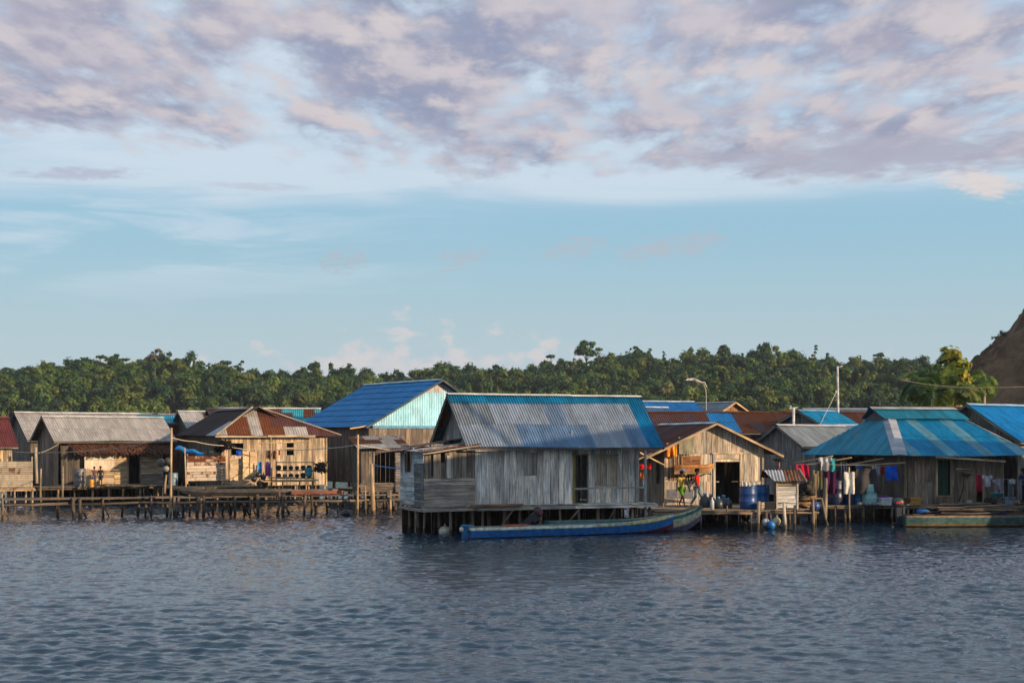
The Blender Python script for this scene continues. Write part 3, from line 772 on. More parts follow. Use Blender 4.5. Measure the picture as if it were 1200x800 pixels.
palm(1080, 447, 490, 104, 2.3, 20, (.035, .07, .02), 'dark bushy palm at the left of the palm clump', 1)
palm(1092, 440, 490, 108, 2.3, 18, (.03, .085, .025), 'dark green palm second from the left in the clump', 2, droop=.7)
palm(1106, 455, 490, 103, 2.4, 18, (.12, .17, .03), 'sunlit palm low in the middle of the clump', 3, up=1.0, droop=.75)
palm(1120, 458, 490, 102, 2.2, 16, (.17, .20, .05), 'yellow-green drooping palm right of the sunlit low one', 4, up=1.0, droop=.85)
for q_ in ((1103, 417, 17, 'column', (.15, .19, .06), 'pale green upright leafy tree in the palm clump', 41, 107.5), (1118, 408, 22, 'column', (.24, .25, .03), 'tall yellow-leaved tree rising from the palm clump', 42, 107), (1126, 424, 14, 'column', (.07, .12, .03), 'green bushy tree right behind the yellow-leaved one', 43, 110), (1088, 428, 15, 'column', (.03, .07, .025), 'dark pointed tree at the left back of the palm clump', 44, 110)):
    make_tree('leafy_tree', q_[5], X_(q_[0], q_[7]), q_[7], 0, HC+(HY-q_[1])*q_[7]/FPX, q_[2]*q_[7]/FPX, q_[3], q_[4], q_[6], .42, 9.0)
palm(1131, 455, 490, 103, 2.2, 17, (.07, .12, .03), 'low drooping palm at the right of the clump', 5, droop=.8)
palm(1093, 462, 490, 100, 2.2, 16, (.05, .085, .025), 'low dark palm in front of the clump', 7, droop=.7)
palm(1153, 443, 480, 112, 1.9, 16, (.12, .19, .03), 'single slim coconut palm in front of the brown earth bank', 6, droop=1.3, trunk=(.34, .26, .17))
def bush(px, py, D, r, n, tint, label, seed, name='bush', cat='bush', zb=0, group=None, p=None):
    rs = np.random.RandomState(seed); p = p or P(px, py, D)
    B = [(rs.normal(0, r*.5), rs.normal(0, r*.4), rs.rand()*r*.8, r*.55, r*.5, r*.45, n//5) for _ in range(5)]
    co, cc = leafcloud(rs, B, r*.22, tint)
    me = npmesh(name, co.astype(np.float32), np.arange(len(co), dtype=np.int32).reshape(-1, 4), cc, 'leaf')
    o = bpy.data.objects.new(name, me); COL.objects.link(o); o.location = p; return tag(o, label, cat, group)
for i, (px, py, r) in enumerate([(1168, 397, .6), (1174, 389, .7), (1162, 403, .4)]):
    hl = bpy.data.objects['hill']; bpy.context.view_layer.update(); ok = False
    for dy in range(75, -60, -1):
        ok, loc, nn_, _i = hl.ray_cast(Vector((0, 0, HC)), Vector(((px-600)/FPX, 1, (HY-py-10+dy)/FPX*1.0)).normalized())
        if ok: break
    if not ok: continue
    bush(px, py+4, 150, r, 220, (.035, .07, .025), p=Vector(loc)+Vector((.35, .4, -.1)), seed=60+i, name='shrub', cat='shrub', label=['upper', 'middle', 'lower'][[1, 0, 2][i]]+' small shrub clinging to the left edge of the brown earth bank')

# ================================================================== MAIN HOUSE
def main_house():
    F = Fr(-1.75, 54.62, 23.5)
    H = thing('stilt_house', 'grey plank house with blue-edged corrugated roof standing out over the water at centre', 'house', (F.X, F.Y, 0), F.th)
    L, R1, zE, zR, t = 8.72, 2.12, 3.36, 5.47, .95
    def cf(k, j, rows, ns):
        q = 1+rnd.uniform(-.05, .05)
        if k >= ns-1: b = (.006, .19, .38)
        elif j == 0 and 3 <= k <= 6 or j == 0 and k in (9, 10): b = (.15, .24, .37)
        elif (k, j) in ((0, 1), (1, 1)): b = (.22, .25, .28)
        elif j == 1 and k in (5,): b = (.17, .24, .34)
        else: b = (.285, .335, .40)
        return (b[0]*q, b[1]*q, b[2]*q, .02+rnd.uniform(0, .08))
    fs = .86; zs_ = zE+(zR-zE)*fs
    corr(H, [(0, 0, zE), (L, 0, zE), (L, R1*fs, zs_), (0, R1*fs, zs_)], cf, wl=.115, amp=.032, rowlen=1.25, sheet=.80)
    corr(H, [(0, R1*fs-.06, zs_-.035), (L, R1*fs-.06, zs_-.035), (L, R1, zR+.02), (0, R1, zR+.02)], lambda k, j, r, n: (lambda q: (.012*q, .20*q, .36*q, .1))(1+rnd.uniform(-.1, .1)), wl=.115, amp=.032, rowlen=1.25, sheet=.80, label='narrow blue strip along the ridge')
    k = (zR-zE)/R1; yb = R1*(1+t); zb = zR-k*R1*t
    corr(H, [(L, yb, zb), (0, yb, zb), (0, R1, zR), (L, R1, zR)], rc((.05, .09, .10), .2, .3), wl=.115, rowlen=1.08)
    ridge_cap(H, (0, R1, zR), (L, R1, zR), (.60, .58, .54, .16), .16, z=.05)
    for x in (.03, L-.03):
        board(H, (x, .02, zE-.07), (x, R1, zR-.09), .03, .10, GREYD()); board(H, (x, R1, zR-.09), (x, yb, zb-.07), .03, .10, GREYD())
    board(H, (0.05, .06, zE-.06), (L-.05, .06, zE-.06), .05, .07, GREYD(), 'eave_board')
    Z0 = 1.12; YW = .48
    MG_ = pal((.64, .615, .57), .24); MG2 = pal((.32, .31, .29), .25); DW = pal((.17, .165, .155), .25)
    xw0 = F.px(556, 560, YW)[0]; xd = F.px(670, 560, YW)[0]; xw1 = F.px(749, 560, YW)[0]
    zt = 3.62
    hx0, hz0 = F.px(613, 557, YW); hx1, hz1 = F.px(629, 530, YW)
    wall(H, 'wall', (xw0, YW), (1, 0), (0, -1), xd-xw0, Z0, zt, .30, MG_, [(hx0-xw0, hx1-xw0, hz0, hz1)], t=.03)
    # hatch
    hb = MB()
    for i in range(3):
        w_ = (hx1-hx0-.03)/3; a = hx0+.015+i*w_; hb.box((a+w_/2, YW-.006, (hz0+hz1)/2), (w_-.006, .03, hz1-hz0-.03), MG2())
    hb.build('window_shutter', 'wood', H, label='closed plank shutter flush with the grey wall')
    # recessed part right of the door
    YR_ = YW+.55
    dx0, dz0 = F.px(672, 587, YR_); dx1, dz1 = F.px(688.5, 533, YR_)
    sx0, sz0 = F.px(698, 569, YR_); sx1, sz1 = F.px(722.5, 533.5, YR_)
    xr = F.px(671, 560, YR_)[0]; xe = F.px(748, 560, YR_)[0]
    wall(H, 'wall', (xd, YW), (0, 1), (1, 0), .6, Z0, zt+.4, .25, MG_)
    wall(H, 'wall', (xd, YR_), (1, 0), (0, -1), xe-xd, Z0-.02, zt+.5, .24, MG_, [(dx0-xd, dx1-xd, 0, dz1), (sx0-xd, sx1-xd, sz0, sz1)])
    wb = MB()
    for s0, s1 in ((sx0, (sx0+sx1)/2-.01), ((sx0+sx1)/2+.01, sx1)):
        n = 2
        for i in range(n):
            w_ = (s1-s0)/n; wb.box((s0+w_*(i+.5), YR_-.01, (sz0+sz1)/2), (w_-.008, .03, sz1-sz0-.02), pal((.40, .35, .27), .12)())
    sh = wb.build('window', 'wood', H, label='pair of closed light brown shutters')
    fb = MB(); c = MG2()
    fb.box(((sx0+sx1)/2, YR_-.035, sz1+.035), (sx1-sx0+.16, .035, .06), c); fb.box(((sx0+sx1)/2, YR_-.035, sz0-.035), (sx1-sx0+.16, .035, .06), c)
    fb.box((sx0-.035, YR_-.035, (sz0+sz1)/2), (.06, .03, sz1-sz0+.01), c); fb.box((sx1+.035, YR_-.035, (sz0+sz1)/2), (.06, .03, sz1-sz0+.01), c)
    fb.build('frame', 'wood', sh)
    # door: frame, dark opening with a half-open leaf inside
    db = MB(); db.box((dx0+.03, YR_-.03, (Z0+dz1)/2), (.09, .07, dz1-Z0), (.42, .34, .10, 0)); db.box((dx1-.01, YR_-.03, (Z0+dz1)/2), (.05, .07, dz1-Z0), MG2()); db.box(((dx0+dx1)/2, YR_-.03, dz1+.03), (dx1-dx0+.1, .07, .06), MG2())
    db.build('door_frame', 'wood', H, label='door frame with a yellow left jamb')
    lb = MB(); lb.beam((dx0+.08, YR_+.06, Z0+.02), (dx0+.08, YR_+.06, dz1-.02), .03, .5, DARKW(), up=(0, 1, 0)); 
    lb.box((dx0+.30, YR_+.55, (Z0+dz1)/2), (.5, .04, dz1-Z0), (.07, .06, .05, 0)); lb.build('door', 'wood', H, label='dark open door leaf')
    fl = MB(); fl.box((((dx0+dx1)/2), YR_+.5, Z0-.02), (.9, .9, .03), GREYD()); fl.build('threshold', 'wood', H)
    # side walls and back
    y1 = yb-.3
    prof = lambda y: (zE+k*y if y < R1 else zR-k*(y-R1))-.05
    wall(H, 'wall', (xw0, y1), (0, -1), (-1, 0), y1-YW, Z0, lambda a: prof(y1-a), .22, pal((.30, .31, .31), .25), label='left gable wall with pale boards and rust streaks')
    wall(H, 'wall', (xe, YR_), (0, 1), (1, 0), y1-YR_, Z0, lambda a: prof(YR_+a), .25, MG_)
    wall(H, 'wall', (xe, y1), (-1, 0), (0, 1), xe-xw0, Z0, prof(y1), .25, MG_)
    # porch: corner post, outer post, rail, deck ledge
    xp = F.px(756.5, 560, YW-.35)[0]; board(H, (xp, YW-.33, .3), (xp, YW-.33, zE-.02), .085, .085, (.42, .42, .42, 0), 'porch_post')
    xc = F.px(746, 560, YW)[0]; board(H, (xc, YW, Z0-.1), (xc, YW, zt+.02), .13, .11, (.34, .33, .31, 0), 'porch_post')
    z_ = F.px(700, 572, YW)[1]
    board(H, (xd, YW-.02, z_), (xc, YW-.02, z_+.01), .05, .07, (.36, .35, .33, 0), 'railing'); board(H, (xc, YW-.12, z_+.02), (xp, YW-.33, z_+.02), .05, .06, (.36, .35, .33, 0), 'railing')
    floor_(H, xw0-.1, xd, -.05, y1, Z0-.01, MG2, pw=.22); floor_(H, xd, xp+.35, -.12, y1, Z0-.03, MG_, pw=.22)
    for yy, zz_ in ((-.02, Z0-.13),):
        m = MB(); m.beam((xw0-.1, yy, zz_), (xp+.3, yy-.02, zz_+.02), .06, .13, MG2()); m.build('ledger_beam', 'wood', H)
    pb = F.px(550, 590, -.1)[0]; pc = F.px(612, 590, -.1)[0]
    tag(board(None, F.w(pb, -.2, Z0+.03), F.w(pc, -.14, Z0+.02), .16, .07, (.26, .14, .07, 0), 'plank'), 'loose reddish-brown plank lying on the ledge below the grey wall', 'plank')
    pts = gridpts(xw0+.2, xp+.2, .05, 4.0, .78, 1.3); stilts(H, pts, Z0-.06, r=.062)
    for a, b in ((1.4, 2.0), (4.2, 4.9), (6.0, 6.5)):
        m = MB(); m.tube([(a, -.02, .25), (b, -.02, Z0-.12)], .035, STILT(), 6); m.build('brace', 'wood', H)
    shade_backing(H, xw0, xp, y1, Z0); shade_backing(H, xw0, xp, y1*.62, Z0-.1)
    # ---------------- annex on the left
    A = thing('annex', 'low weathered plank annex with rusty lean-to roof at the left of the central house', 'annex', (F.X, F.Y, 0), F.th)
    ya = .42; a0 = F.px(497, 560, ya)[0]; zbt = F.px(520, 612, ya)[1]; zbt = F.px(497, 593, ya)[1]
    zm = F.px(520, 560, ya)[1]; ztp = F.px(520, 526, ya)[1]
    HG = pal((.33, .30, .265), .3)
    wall(A, 'wall', (a0, ya), (1, 0), (0, -1), xw0-a0-.03, zbt-.72+.7, 0, .13, HG, vert=False, z1=zm)
    holes = []
    b0 = F.px(517, 540, ya)[0]-a0; b1 = F.px(522, 540, ya)[0]-a0; w0 = F.px(499, 540, ya)[0]-a0; w1 = F.px(504.5, 540, ya)[0]-a0
    wall(A, 'wall', (a0, ya), (1, 0), (0, -1), xw0-a0-.03, zm+.01, lambda a: ztp+.12*a, .17, pal((.22, .2, .17), .45), [(F.px(505, 540, ya)[0]-a0, F.px(507.5, 540, ya)[0]-a0, zm+.05, ztp-.1), (F.px(516, 540, ya)[0]-a0, F.px(521, 540, ya)[0]-a0, zm+.6, ztp)])
    m = MB(); c0 = F.px(523, 540, ya)[0]; c1 = F.px(527.5, 540, ya)[0]; m.box(((c0+c1)/2, ya-.05, (zm+ztp-.25)/2), (c1-c0, .03, ztp-.25-zm), (.62, .6, .56, 0)); m.build('white_board', 'wood', A, label='whitish upright board')
    # left side wall: bluish-white boards, darker panel near the corner
    yk = F.sd(470, 560, a0)[0]; yp = F.sd(486, 560, a0)[0]; zs = lambda px, py: F.sd(px, py, a0)[1]
    print('annex side', yk, yp, a0, zbt)
    wall(A, 'wall', (a0, yk), (0, -1), (-1, 0), yk-yp, zbt, 0, .17, BLUEW, vert=False, z1=zm+.15, label='side wall boards with worn pale blue-white paint')
    wall(A, 'wall', (a0, yk), (0, -1), (-1, 0), (yk-yp), zm+.16, 3.35, .2, BLUEW, [(.55, 1.35, zm+.2, 3.2)], label='side wall boards with worn pale blue-white paint')
    wall(A, 'wall', (a0, yp), (0, -1), (-1, 0), yp-ya, zbt, 0, .12, pal((.17, .18, .19), .25), vert=False, z1=zm+.55)
    wall(A, 'wall', (a0, yp), (0, -1), (-1, 0), yp-ya, zm+.56, 3.3, .17, BLUEW, vert=False, z1=3.3)
    wall(A, 'wall', (xw0, yk), (-1, 0), (0, 1), xw0-a0, zbt, 3.4, .2, HG)
    # lean-to roofs
    e1 = F.px(474, 530, .0); e2 = F.px(545, 523, .1)
    corr(A, [(a0-.25, 1.9, 3.20), (a0-.25, 0.02, 3.20), (xw0+.1, 0.02, 3.52), (xw0+.1, 1.9, 3.52)], rc((.30, .31, .33), .2, .32, .3), wl=.12, rowlen=3, sag=.05, label='grey and rusty sheets at the front')
    corr(A, [(a0-1.0, yk+.5, 3.16), (a0-.6, 1.7, 3.22), (xw0+.1, 1.7, 3.62), (xw0+.1, yk+.5, 3.75)], rc((.22, .15, .13), .3, .55, .35), wl=.12, rowlen=3, sag=.06, label='rusty patched sheets at the back')
    board(A, (a0-.2, .03, 3.12), (xw0, .03, 3.44), .05, .06, HG(), 'eave_board')
    floor_(A, a0-.03, xw0-.1, ya-.1, yk+.2, zbt-.01, HG, pw=.2)
    m = MB(); m.beam((a0-.12, ya-.25, zbt-.16), (xw0+.3, ya-.28, zbt-.14), .09, .10, MG2()); m.build('ledger_beam', 'wood', A)
    m = MB(); m.beam((a0-.06, ya-.1, zbt-.16), (a0-.08, yk, zbt-.14), .09, .12, MG2()); m.build('ledger_beam', 'wood', A)
    stilts(A, gridpts(a0+.05, xw0-.1, ya+.02, yk, .8, .85), zbt-.1, r=.055); shade_backing(A, a0, xw0, yk-.1, zbt-.1)
    return F, a0, yk, xw0
MF, AX0, AYK, MX0 = main_house()

# ================================================================== HUT right of centre (front gable, lit)
def hut():
    s = 1.088; F = Fr(5.68*s, 57.2*s, 12)
    W, Lg, zE, zR = 6.0, 8.0, 3.02, 4.42; zd = .78; oh = .5
    H = thing('plank_hut', 'sunlit plank hut with open dark doorway, brown roof and front gable on the jetty', 'house', (F.X, F.Y, 0), F.th)
    x0, x1 = F.px(780, 560, oh)[0], F.px(893, 560, oh)[0]
    d0, d1 = F.px(838, 560, oh)[0], F.px(866.5, 560, oh)[0]; dz = F.px(852, 541, oh)[1]
    m_ = W/2-.05
    corr(H, [(0-.35, Lg, zE-.12), (-.35, 0, zE-.12), (m_, 0, zR), (m_, Lg, zR)], rc(BROWNR, .3, .35, .3), wl=.12, rowlen=1.7, label='dark brown left slope')
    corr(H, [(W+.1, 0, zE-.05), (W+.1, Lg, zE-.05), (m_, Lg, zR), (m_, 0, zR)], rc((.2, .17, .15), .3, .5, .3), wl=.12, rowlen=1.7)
    ridge_cap(H, (m_, -.02, zR), (m_, Lg, zR), (.45, .5, .55, .1), .2)
    for (a, za, b, zb) in ((-.35, zE-.12, m_, zR), (W+.1, zE-.05, m_, zR)): board(H, (a, .02, za-.06), (b, .02, zb-.05), .03, .10, (.42, .33, .22, 0))
    kl = (zR-zE+.12)/(m_+.35); kr = (zR-zE+.05)/(W+.1-m_)
    prof = lambda x: (zE-.12+kl*(x+.35) if x < m_ else zR-kr*(x-m_))-.05
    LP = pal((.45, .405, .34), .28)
    s0, sz0 = F.px(783, 563, oh); s1, sz1 = F.px(801, 533, oh)
    v0, vz0 = F.px(799, 545, oh); v1, vz1 = F.px(820.5, 534, oh)
    g0, gz0 = F.px(804, 563, oh); g1, gz1 = F.px(813, 550, oh)
    zband = F.px(840, 531, oh)[1]; zl = F.px(810, 564, oh)[1]
    n = x1-x0
    # upper gable planks, middle band, lower band
    wall(H, 'wall', (x0, oh), (1, 0), (0, -1), n, zband, lambda a: prof(x0+a), .24, LP, label='gable of overlapping upright boards')
    wall(H, 'wall', (x0, oh+.03), (1, 0), (0, -1), n, zl, zband, .19, LP, [(s0-x0, s1-x0, sz0, sz1), (v0-x0, v1-x0, vz0, vz1), (g0-x0, g1-x0, gz0, gz1), (d0-x0, d1-x0, zl, dz)])
    wall(H, 'wall', (x0, oh+.01), (1, 0), (0, -1), d0-x0, zd, zl, .2, pal((.42, .38, .33), .15), label='low band of pale boards')
    wall(H, 'wall', (d1, oh+.01), (1, 0), (0, -1), x1-d1, zd, zl, .2, LP)
    gb = MB(); b0, bz0 = F.px(781, 584, oh); b1, bz1 = F.px(812, 573, oh); gb.box(((b0+b1)/2, oh-.03, (bz0+bz1)/2), (b1-b0, .015, bz1-bz0), (.10, .115, .15, 0)); gb.build('grey_board', 'paint', H, label='blue-grey painted board low on the front')
    # slatted window
    sb = MB(); k = 8
    for i in range(k):
        a = s0+(s1-s0)*(i+.5)/k; sb.box((a, oh+.02, (sz0+sz1)/2), ((s1-s0)/k*.5, .03, sz1-sz0), (.45, .40, .34, 0) if i % 2 else (.30, .17, .09, 0))
    sb.build('slatted_window', 'wood', H, label='window closed with upright slats')
    vb = MB(); k = 7
    for i in range(k):
        z = vz0+(vz1-vz0)*(i+.5)/k; vb.beam((v0, oh+.0, z), (v1, oh+.0, z), .06, (vz1-vz0)/k*.75, pal((.28, .14, .07), .2)())
    vb.box((v0, oh-.01, (vz0+vz1)/2), (.05, .05, vz1-vz0), (.3, .16, .08, 0)); vb.box((v1, oh-.01, (vz0+vz1)/2), (.05, .05, vz1-vz0), (.3, .16, .08, 0)); vb.box(((v0+v1)/2, oh-.01, (vz0+vz1)/2), (.05, .05, vz1-vz0), (.3, .16, .08, 0))
    vb.build('louvre_window', 'wood', H, label='brown louvred shutters')
    bb = MB()
    for i in range(3): bb.box((g0+(g1-g0)*(i+.5)/3, oh+.01, (gz0+gz1)/2), (.05, .03, gz1-gz0), (.42, .3, .18, 0))
    bb.build('barred_window', 'wood', H)
    # door frame with board above
    fb = MB(); fb.box((d0-.05, oh-.03, (zd+zband)/2), (.10, .06, zband-zd), LP()); fb.box((d1+.05, oh-.03, (zd+zband)/2), (.10, .06, zband-zd), LP())
    fb.box(((d0+d1)/2, oh-.035, dz+.06), (d1-d0+.0, .05, .10), LP()); fb.box(((d0+d1)/2, oh-.025, (dz+zband)/2+.05), (d1-d0, .03, zband-dz-.18), LP()); fb.box(((d0+d1)/2, oh-.05, zband), (d1-d0+.35, .05, .07), (.5, .42, .3, 0))
    fb.build('door_frame', 'wood', H)
    y1 = Lg-.3
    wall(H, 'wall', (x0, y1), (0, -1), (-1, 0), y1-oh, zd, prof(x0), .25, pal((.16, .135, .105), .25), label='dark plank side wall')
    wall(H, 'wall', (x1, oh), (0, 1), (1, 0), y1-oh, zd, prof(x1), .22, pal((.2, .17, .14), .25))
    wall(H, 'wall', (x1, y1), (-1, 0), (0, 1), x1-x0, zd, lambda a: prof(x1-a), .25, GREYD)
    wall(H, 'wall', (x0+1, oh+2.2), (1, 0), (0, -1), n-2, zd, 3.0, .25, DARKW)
    floor_(H, x0, x1, oh, y1, zd, GREYD, beams=False)
    # corner posts and brace poles
    for x in (x0-.03, x1+.02): board(H, (x, oh-.03, zd-.1), (x, oh-.03, prof(x)), .09, .09, (.38, .32, .24, 0), 'corner_post')
    board(H, F_l(F, 750, 530, -.1), F_l(F, 779, 545, oh-.1), .05, .05, (.42, .33, .22, 0), 'brace'); board(H, F_l(F, 748, 538, .1), F_l(F, 764, 531, .1), .05, .05, (.42, .33, .22, 0), 'brace')
    stilts(H, gridpts(x0, x1, oh+.1, y1, .9, 1.6), zd-.05); shade_backing(H, x0, x1, oh+1.5, zd)
    return F, x0, x1, oh, zd
def F_l(F, px, py, yl):
    x, z = F.px(px, py, yl); return (x, yl, z)
HF, HX0, HX1, HOH, HZD = hut()

# ================================================================== jetty in front of the hut and the hipped house
def post(parent, x, y, zt, r=.06, zb=-1.2, lean=.08, col=None, name='post'):
    mb = MB(); lx, ly = rnd.uniform(-lean, lean), rnd.uniform(-lean, lean); col = col or STILT()
    mb.tube([(x+lx, y+ly, zb), (x+lx*.4+rnd.uniform(-.03, .03), y+ly*.4, (zb+zt)/2), (x, y, zt)], [r*1.1, r, r*.85], col, 7)
    return mb.build(name, 'wood', parent)
def jetty(label, p0, p1, depth, z, label2=None, pf=None, along='x', spost=.9, zt_extra=.0, rows=2, pw=.2, tall=(), name='jetty'):
    a = Vector((p0[0], p0[1], 0)); b = Vector((p1[0], p1[1], 0)); th = math.degrees(math.atan2(b.y-a.y, b.x-a.x)); L = (b-a).length
    H = thing(name, label, 'jetty', a, th); pf = pf or pal((.24, .195, .145), .3)
    if along == 'x':
        yy = 0.0
        while yy < depth:
            w_ = pw*rnd.uniform(.8, 1.2); xx = 0; m = MB()
            while xx < L:
                l = min(L-xx, rnd.uniform(2, 4)); m.beam((xx, yy+w_/2, z-.02+rnd.uniform(-.008, .008)), (xx+l-.02, yy+w_/2+rnd.uniform(-.02, .02), z-.02+rnd.uniform(-.01, .01)), w_-.02, .04, pf()); xx += l
            m.build('deck_plank', 'wood', H); yy += w_
    else:
        floor_(H, 0, L, 0, depth, z, pf, pw=pw, beams=False, overhang=.14)
    for y in (.04, depth-.1):
        x = 0
        while x < L:
            l = min(L-x, rnd.uniform(2.5, 4.5)); m = MB(); dz_ = rnd.uniform(-.03, .03); m.tube([(x-.1, y, z-.12+dz_), (x+l+.15, y+rnd.uniform(-.04, .04), z-.12-dz_)], rnd.uniform(.045, .06), pf(), 7); m.build('stringer', 'wood', H); x += l
    n = max(2, round(L/spost))
    for j in range(rows):
        for i in range(n+1):
            x = min(L-.05, max(.05, L*i/n+rnd.uniform(-.2, .2))); y = .02+(depth-.15)*j/max(1, rows-1)
            post(H, x, y, z-.06+(rnd.choice(tall) if tall and rnd.random() < .3 else 0), rnd.uniform(.045, .07))
    return H, a, th, L
jetty('long plank jetty in front of the sunlit hut where two people walk', (X_(768, 57.6), 57.6), (X_(956, 58.6), 58.6), 6.2, HZD, spost=1.0, rows=3, tall=(.0, .25))
jetty('dark plank platform under the laundry of the teal hipped house', (X_(957, 61.8), 61.8), (X_(1062, 63.2), 63.2), 3.4, HZD+.01, spost=.8, rows=3, pf=pal((.17, .145, .12), .3))
jetty('walkway along the front of the teal hipped house behind the plank-laden boat', (X_(1063, 62.6), 62.6), (X_(1215, 64.6), 64.6), 2.6, HZD, spost=1.0, rows=2, pf=pal((.17, .145, .12), .3), name='walkway')

# ================================================================== TEAL HIPPED HOUSE
def hip_house():
    s = 1.07; F = Fr(16.05*s, 58.94*s, 17)
    W, D, zE, zR, a, b = 7.15, 8.9, 2.93, 5.06, 2.04, 5.33; zd = HZD; zD = 4.65
    H = thing('hipped_house', 'brown plank house under a teal hipped roof with laundry hung along two sides', 'house', (F.X, F.Y, 0), F.th)
    D2 = D/2; f = (zR-.42-zE)/(zR-zE)
    TE = rc((.008, .17, .285), .12, .04, .08)
    def tf(k, j, rows, ns):
        q = 1+rnd.uniform(-.1, .1); bb = (.11, .28, .36) if (k % 3 == 1 and j < rows) or rnd.random() < .08 else (.002, .185, .36)
        return (bb[0]*q, bb[1]*q, bb[2]*q, rnd.uniform(0, .12))
    def TEf(k, j, rows, ns):
        q = 1+rnd.uniform(-.08, .08); bb = (.04, .23, .34) if j == rows-1 else (.002, .185, .37)
        return (bb[0]*q, bb[1]*q, bb[2]*q, rnd.uniform(0, .08))
    ax, ay = a*f, D2*f; bx = W-(W-b)*f
    corr(H, [(0, 0, zE), (W, 0, zE), (bx, ay, zE+(zR-zE)*f), (ax, ay, zE+(zR-zE)*f)], tf, wl=.13, rowlen=2.4, sheet=.62, label='front slope with alternating teal and faded sheets')
    corr(H, [(0, D, zE), (0, 0, zE), (ax, ay, zE+(zR-zE)*f), (ax, D-ay, zE+(zR-zE)*f)], TEf, wl=.13, rowlen=2.2, label='left slope in plain teal')
    corr(H, [(W, 0, zE), (W, D, zE), (bx, D-ay, zE+(zR-zE)*f), (bx, ay, zE+(zR-zE)*f)], TE, wl=.13, rowlen=2.4)
    corr(H, [(W, D, zE), (0, D, zE), (ax, D-ay, zE+(zR-zE)*f), (bx, D-ay, zE+(zR-zE)*f)], TE, wl=.13, rowlen=2.4)
    # raised ridge cap roof (small gabled top)
    z1 = zE+(zR-zE)*f-.04; o = .25
    corr(H, [(ax-.25, ay-.22, z1+.02), (bx+.35, ay-.22, z1+.02), (bx+.15, D2, zR+.12), (ax-.45, D2, zR+.12)], rc((.02, .21, .31), .15, .1, .15, (.16, .24, .28), .15), wl=.13, rowlen=2, label='raised front sheets along the ridge')
    corr(H, [(bx+.35, D-ay+.22, z1+.02), (ax-.25, D-ay+.22, z1+.02), (ax-.45, D2, zR+.12), (bx+.15, D2, zR+.12)], rc((.02, .15, .22), .15, .2), wl=.13, rowlen=2)
    ridge_cap(H, (ax-.45, D2, zR+.13), (bx+.15, D2, zR+.13), (.30, .32, .34, .15), .26)
    g = MB(); g.quad([(ax-.12, ay-.1, z1), (ax-.12, D-ay+.1, z1), (ax-.12, D2, zR+.05)], (.10, .10, .11, .3), [(0, 0), (1, 0), (.5, .5)])
    g.quad([(ax-.12, ay-.1, z1), (ax-.12, D2, zR+.05), (ax-.08, D2, zR+.05), (ax-.08, ay-.1, z1)], (.1, .1, .1, .3)); g.build('gablet', 'metal', H, label='dark end of the raised ridge')
    g = MB(); g.quad([(ax+.05, ay+1.3, z1-.1), (ax-.85, ay+1.0, z1-.95), (ax-.80, ay+1.9, z1-.90), (ax+.05, ay+2.2, z1-.05)], (.13, .14, .16, .1), [(0, 0), (1, 0), (1, 1), (0, 1)])
    g.v = [(x, y, z+.12) for x, y, z in g.v]; g.build('roof_patch', 'metal', H, label='loose dark grey sheet near the ridge')
    # grey hip cover on the front-left hip
    m = MB(); A0, A1 = Vector((0, 0, zE+.02)), Vector((ax, ay, z1+.06)); sx = Vector((.42, 0, .0)); sy = Vector((0, .42, 0))
    for i in range(6):
        p, q = A0+(A1-A0)*i/6, A0+(A1-A0)*(i+1)/6; up = Vector((0, 0, .06)); k = (zR-zE)/D2*.42; kx = (zR-zE)/a*.42*.8
        m.quad([p+up, q+up, q+sx+Vector((0, 0, .02)), p+sx+Vector((0, 0, .02))], c4((.33, .35, .39), rnd.uniform(.85, 1.15), .05), [(i, 0), (i+1, 0), (i+1, .4), (i, .4)])
        m.quad([p+up, p+Vector((0, .5, .02)), q+Vector((0, .5, .02)), q+up], c4((.33, .35, .39), rnd.uniform(.85, 1.15), .05), [(i, 0), (i, .4), (i+1, .4), (i+1, 0)])
    m.build('hip_cover', 'metal', H, label='dented pale grey metal strip over the front corner hip')
    board(H, (W, .02, zE+.03), (bx, ay, z1+.08), .08, .05, (.33, .34, .36, 0), 'hip_board')
    oh = .55
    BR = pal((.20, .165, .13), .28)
    x0 = oh; x1 = F.px(1176, 560, oh)[0]; y1 = D-.5
    d0, d1 = F.px(1099, 560, oh)[0], F.px(1113, 560, oh)[0]; dzb, dzt = F.px(1105, 580, oh)[1], F.px(1105, 539, oh)[1]
    w0, w1 = F.px(1144, 560, oh)[0], F.px(1150.5, 560, oh)[0]; wz0, wz1 = F.px(1147, 588, oh)[1], F.px(1147, 560, oh)[1]
    wall(H, 'wall', (x0, oh), (1, 0), (0, -1), x1-x0, zd, zE+.20, .22, BR, [(d0-x0, d1-x0, dzb, dzt), (w0-x0, w1-x0, wz0, wz1)])
    g = MB(); cw = (d1-d0)/5
    for i in range(12):
        a_, b_ = d0+(d1-d0)*i/12, d0+(d1-d0)*(i+1)/12; dy = .05*math.sin(i*1.7); dy2 = .05*math.sin((i+1)*1.7)
        g.quad([(a_, oh+.06+dy, dzb+.02), (b_, oh+.06+dy2, dzb+.02), (b_, oh+.06+dy2, dzt), (a_, oh+.06+dy, dzt)], (.03, .075, .055))
    g.build('door', 'cloth', H, label='dark green cloth closing the doorway')
    f1 = F.px(1097, 560, oh)[0]
    board(H, (f1, oh-.04, dzb-.1), (f1, oh-.04, dzt+.1), .09, .05, (.46, .38, .26, 0), 'door_frame', 'wood'); board(H, (f1-.05, oh-.05, dzb-.05), (d1+.1, oh-.05, dzb-.05), .07, .07, BR(), 'door_sill')
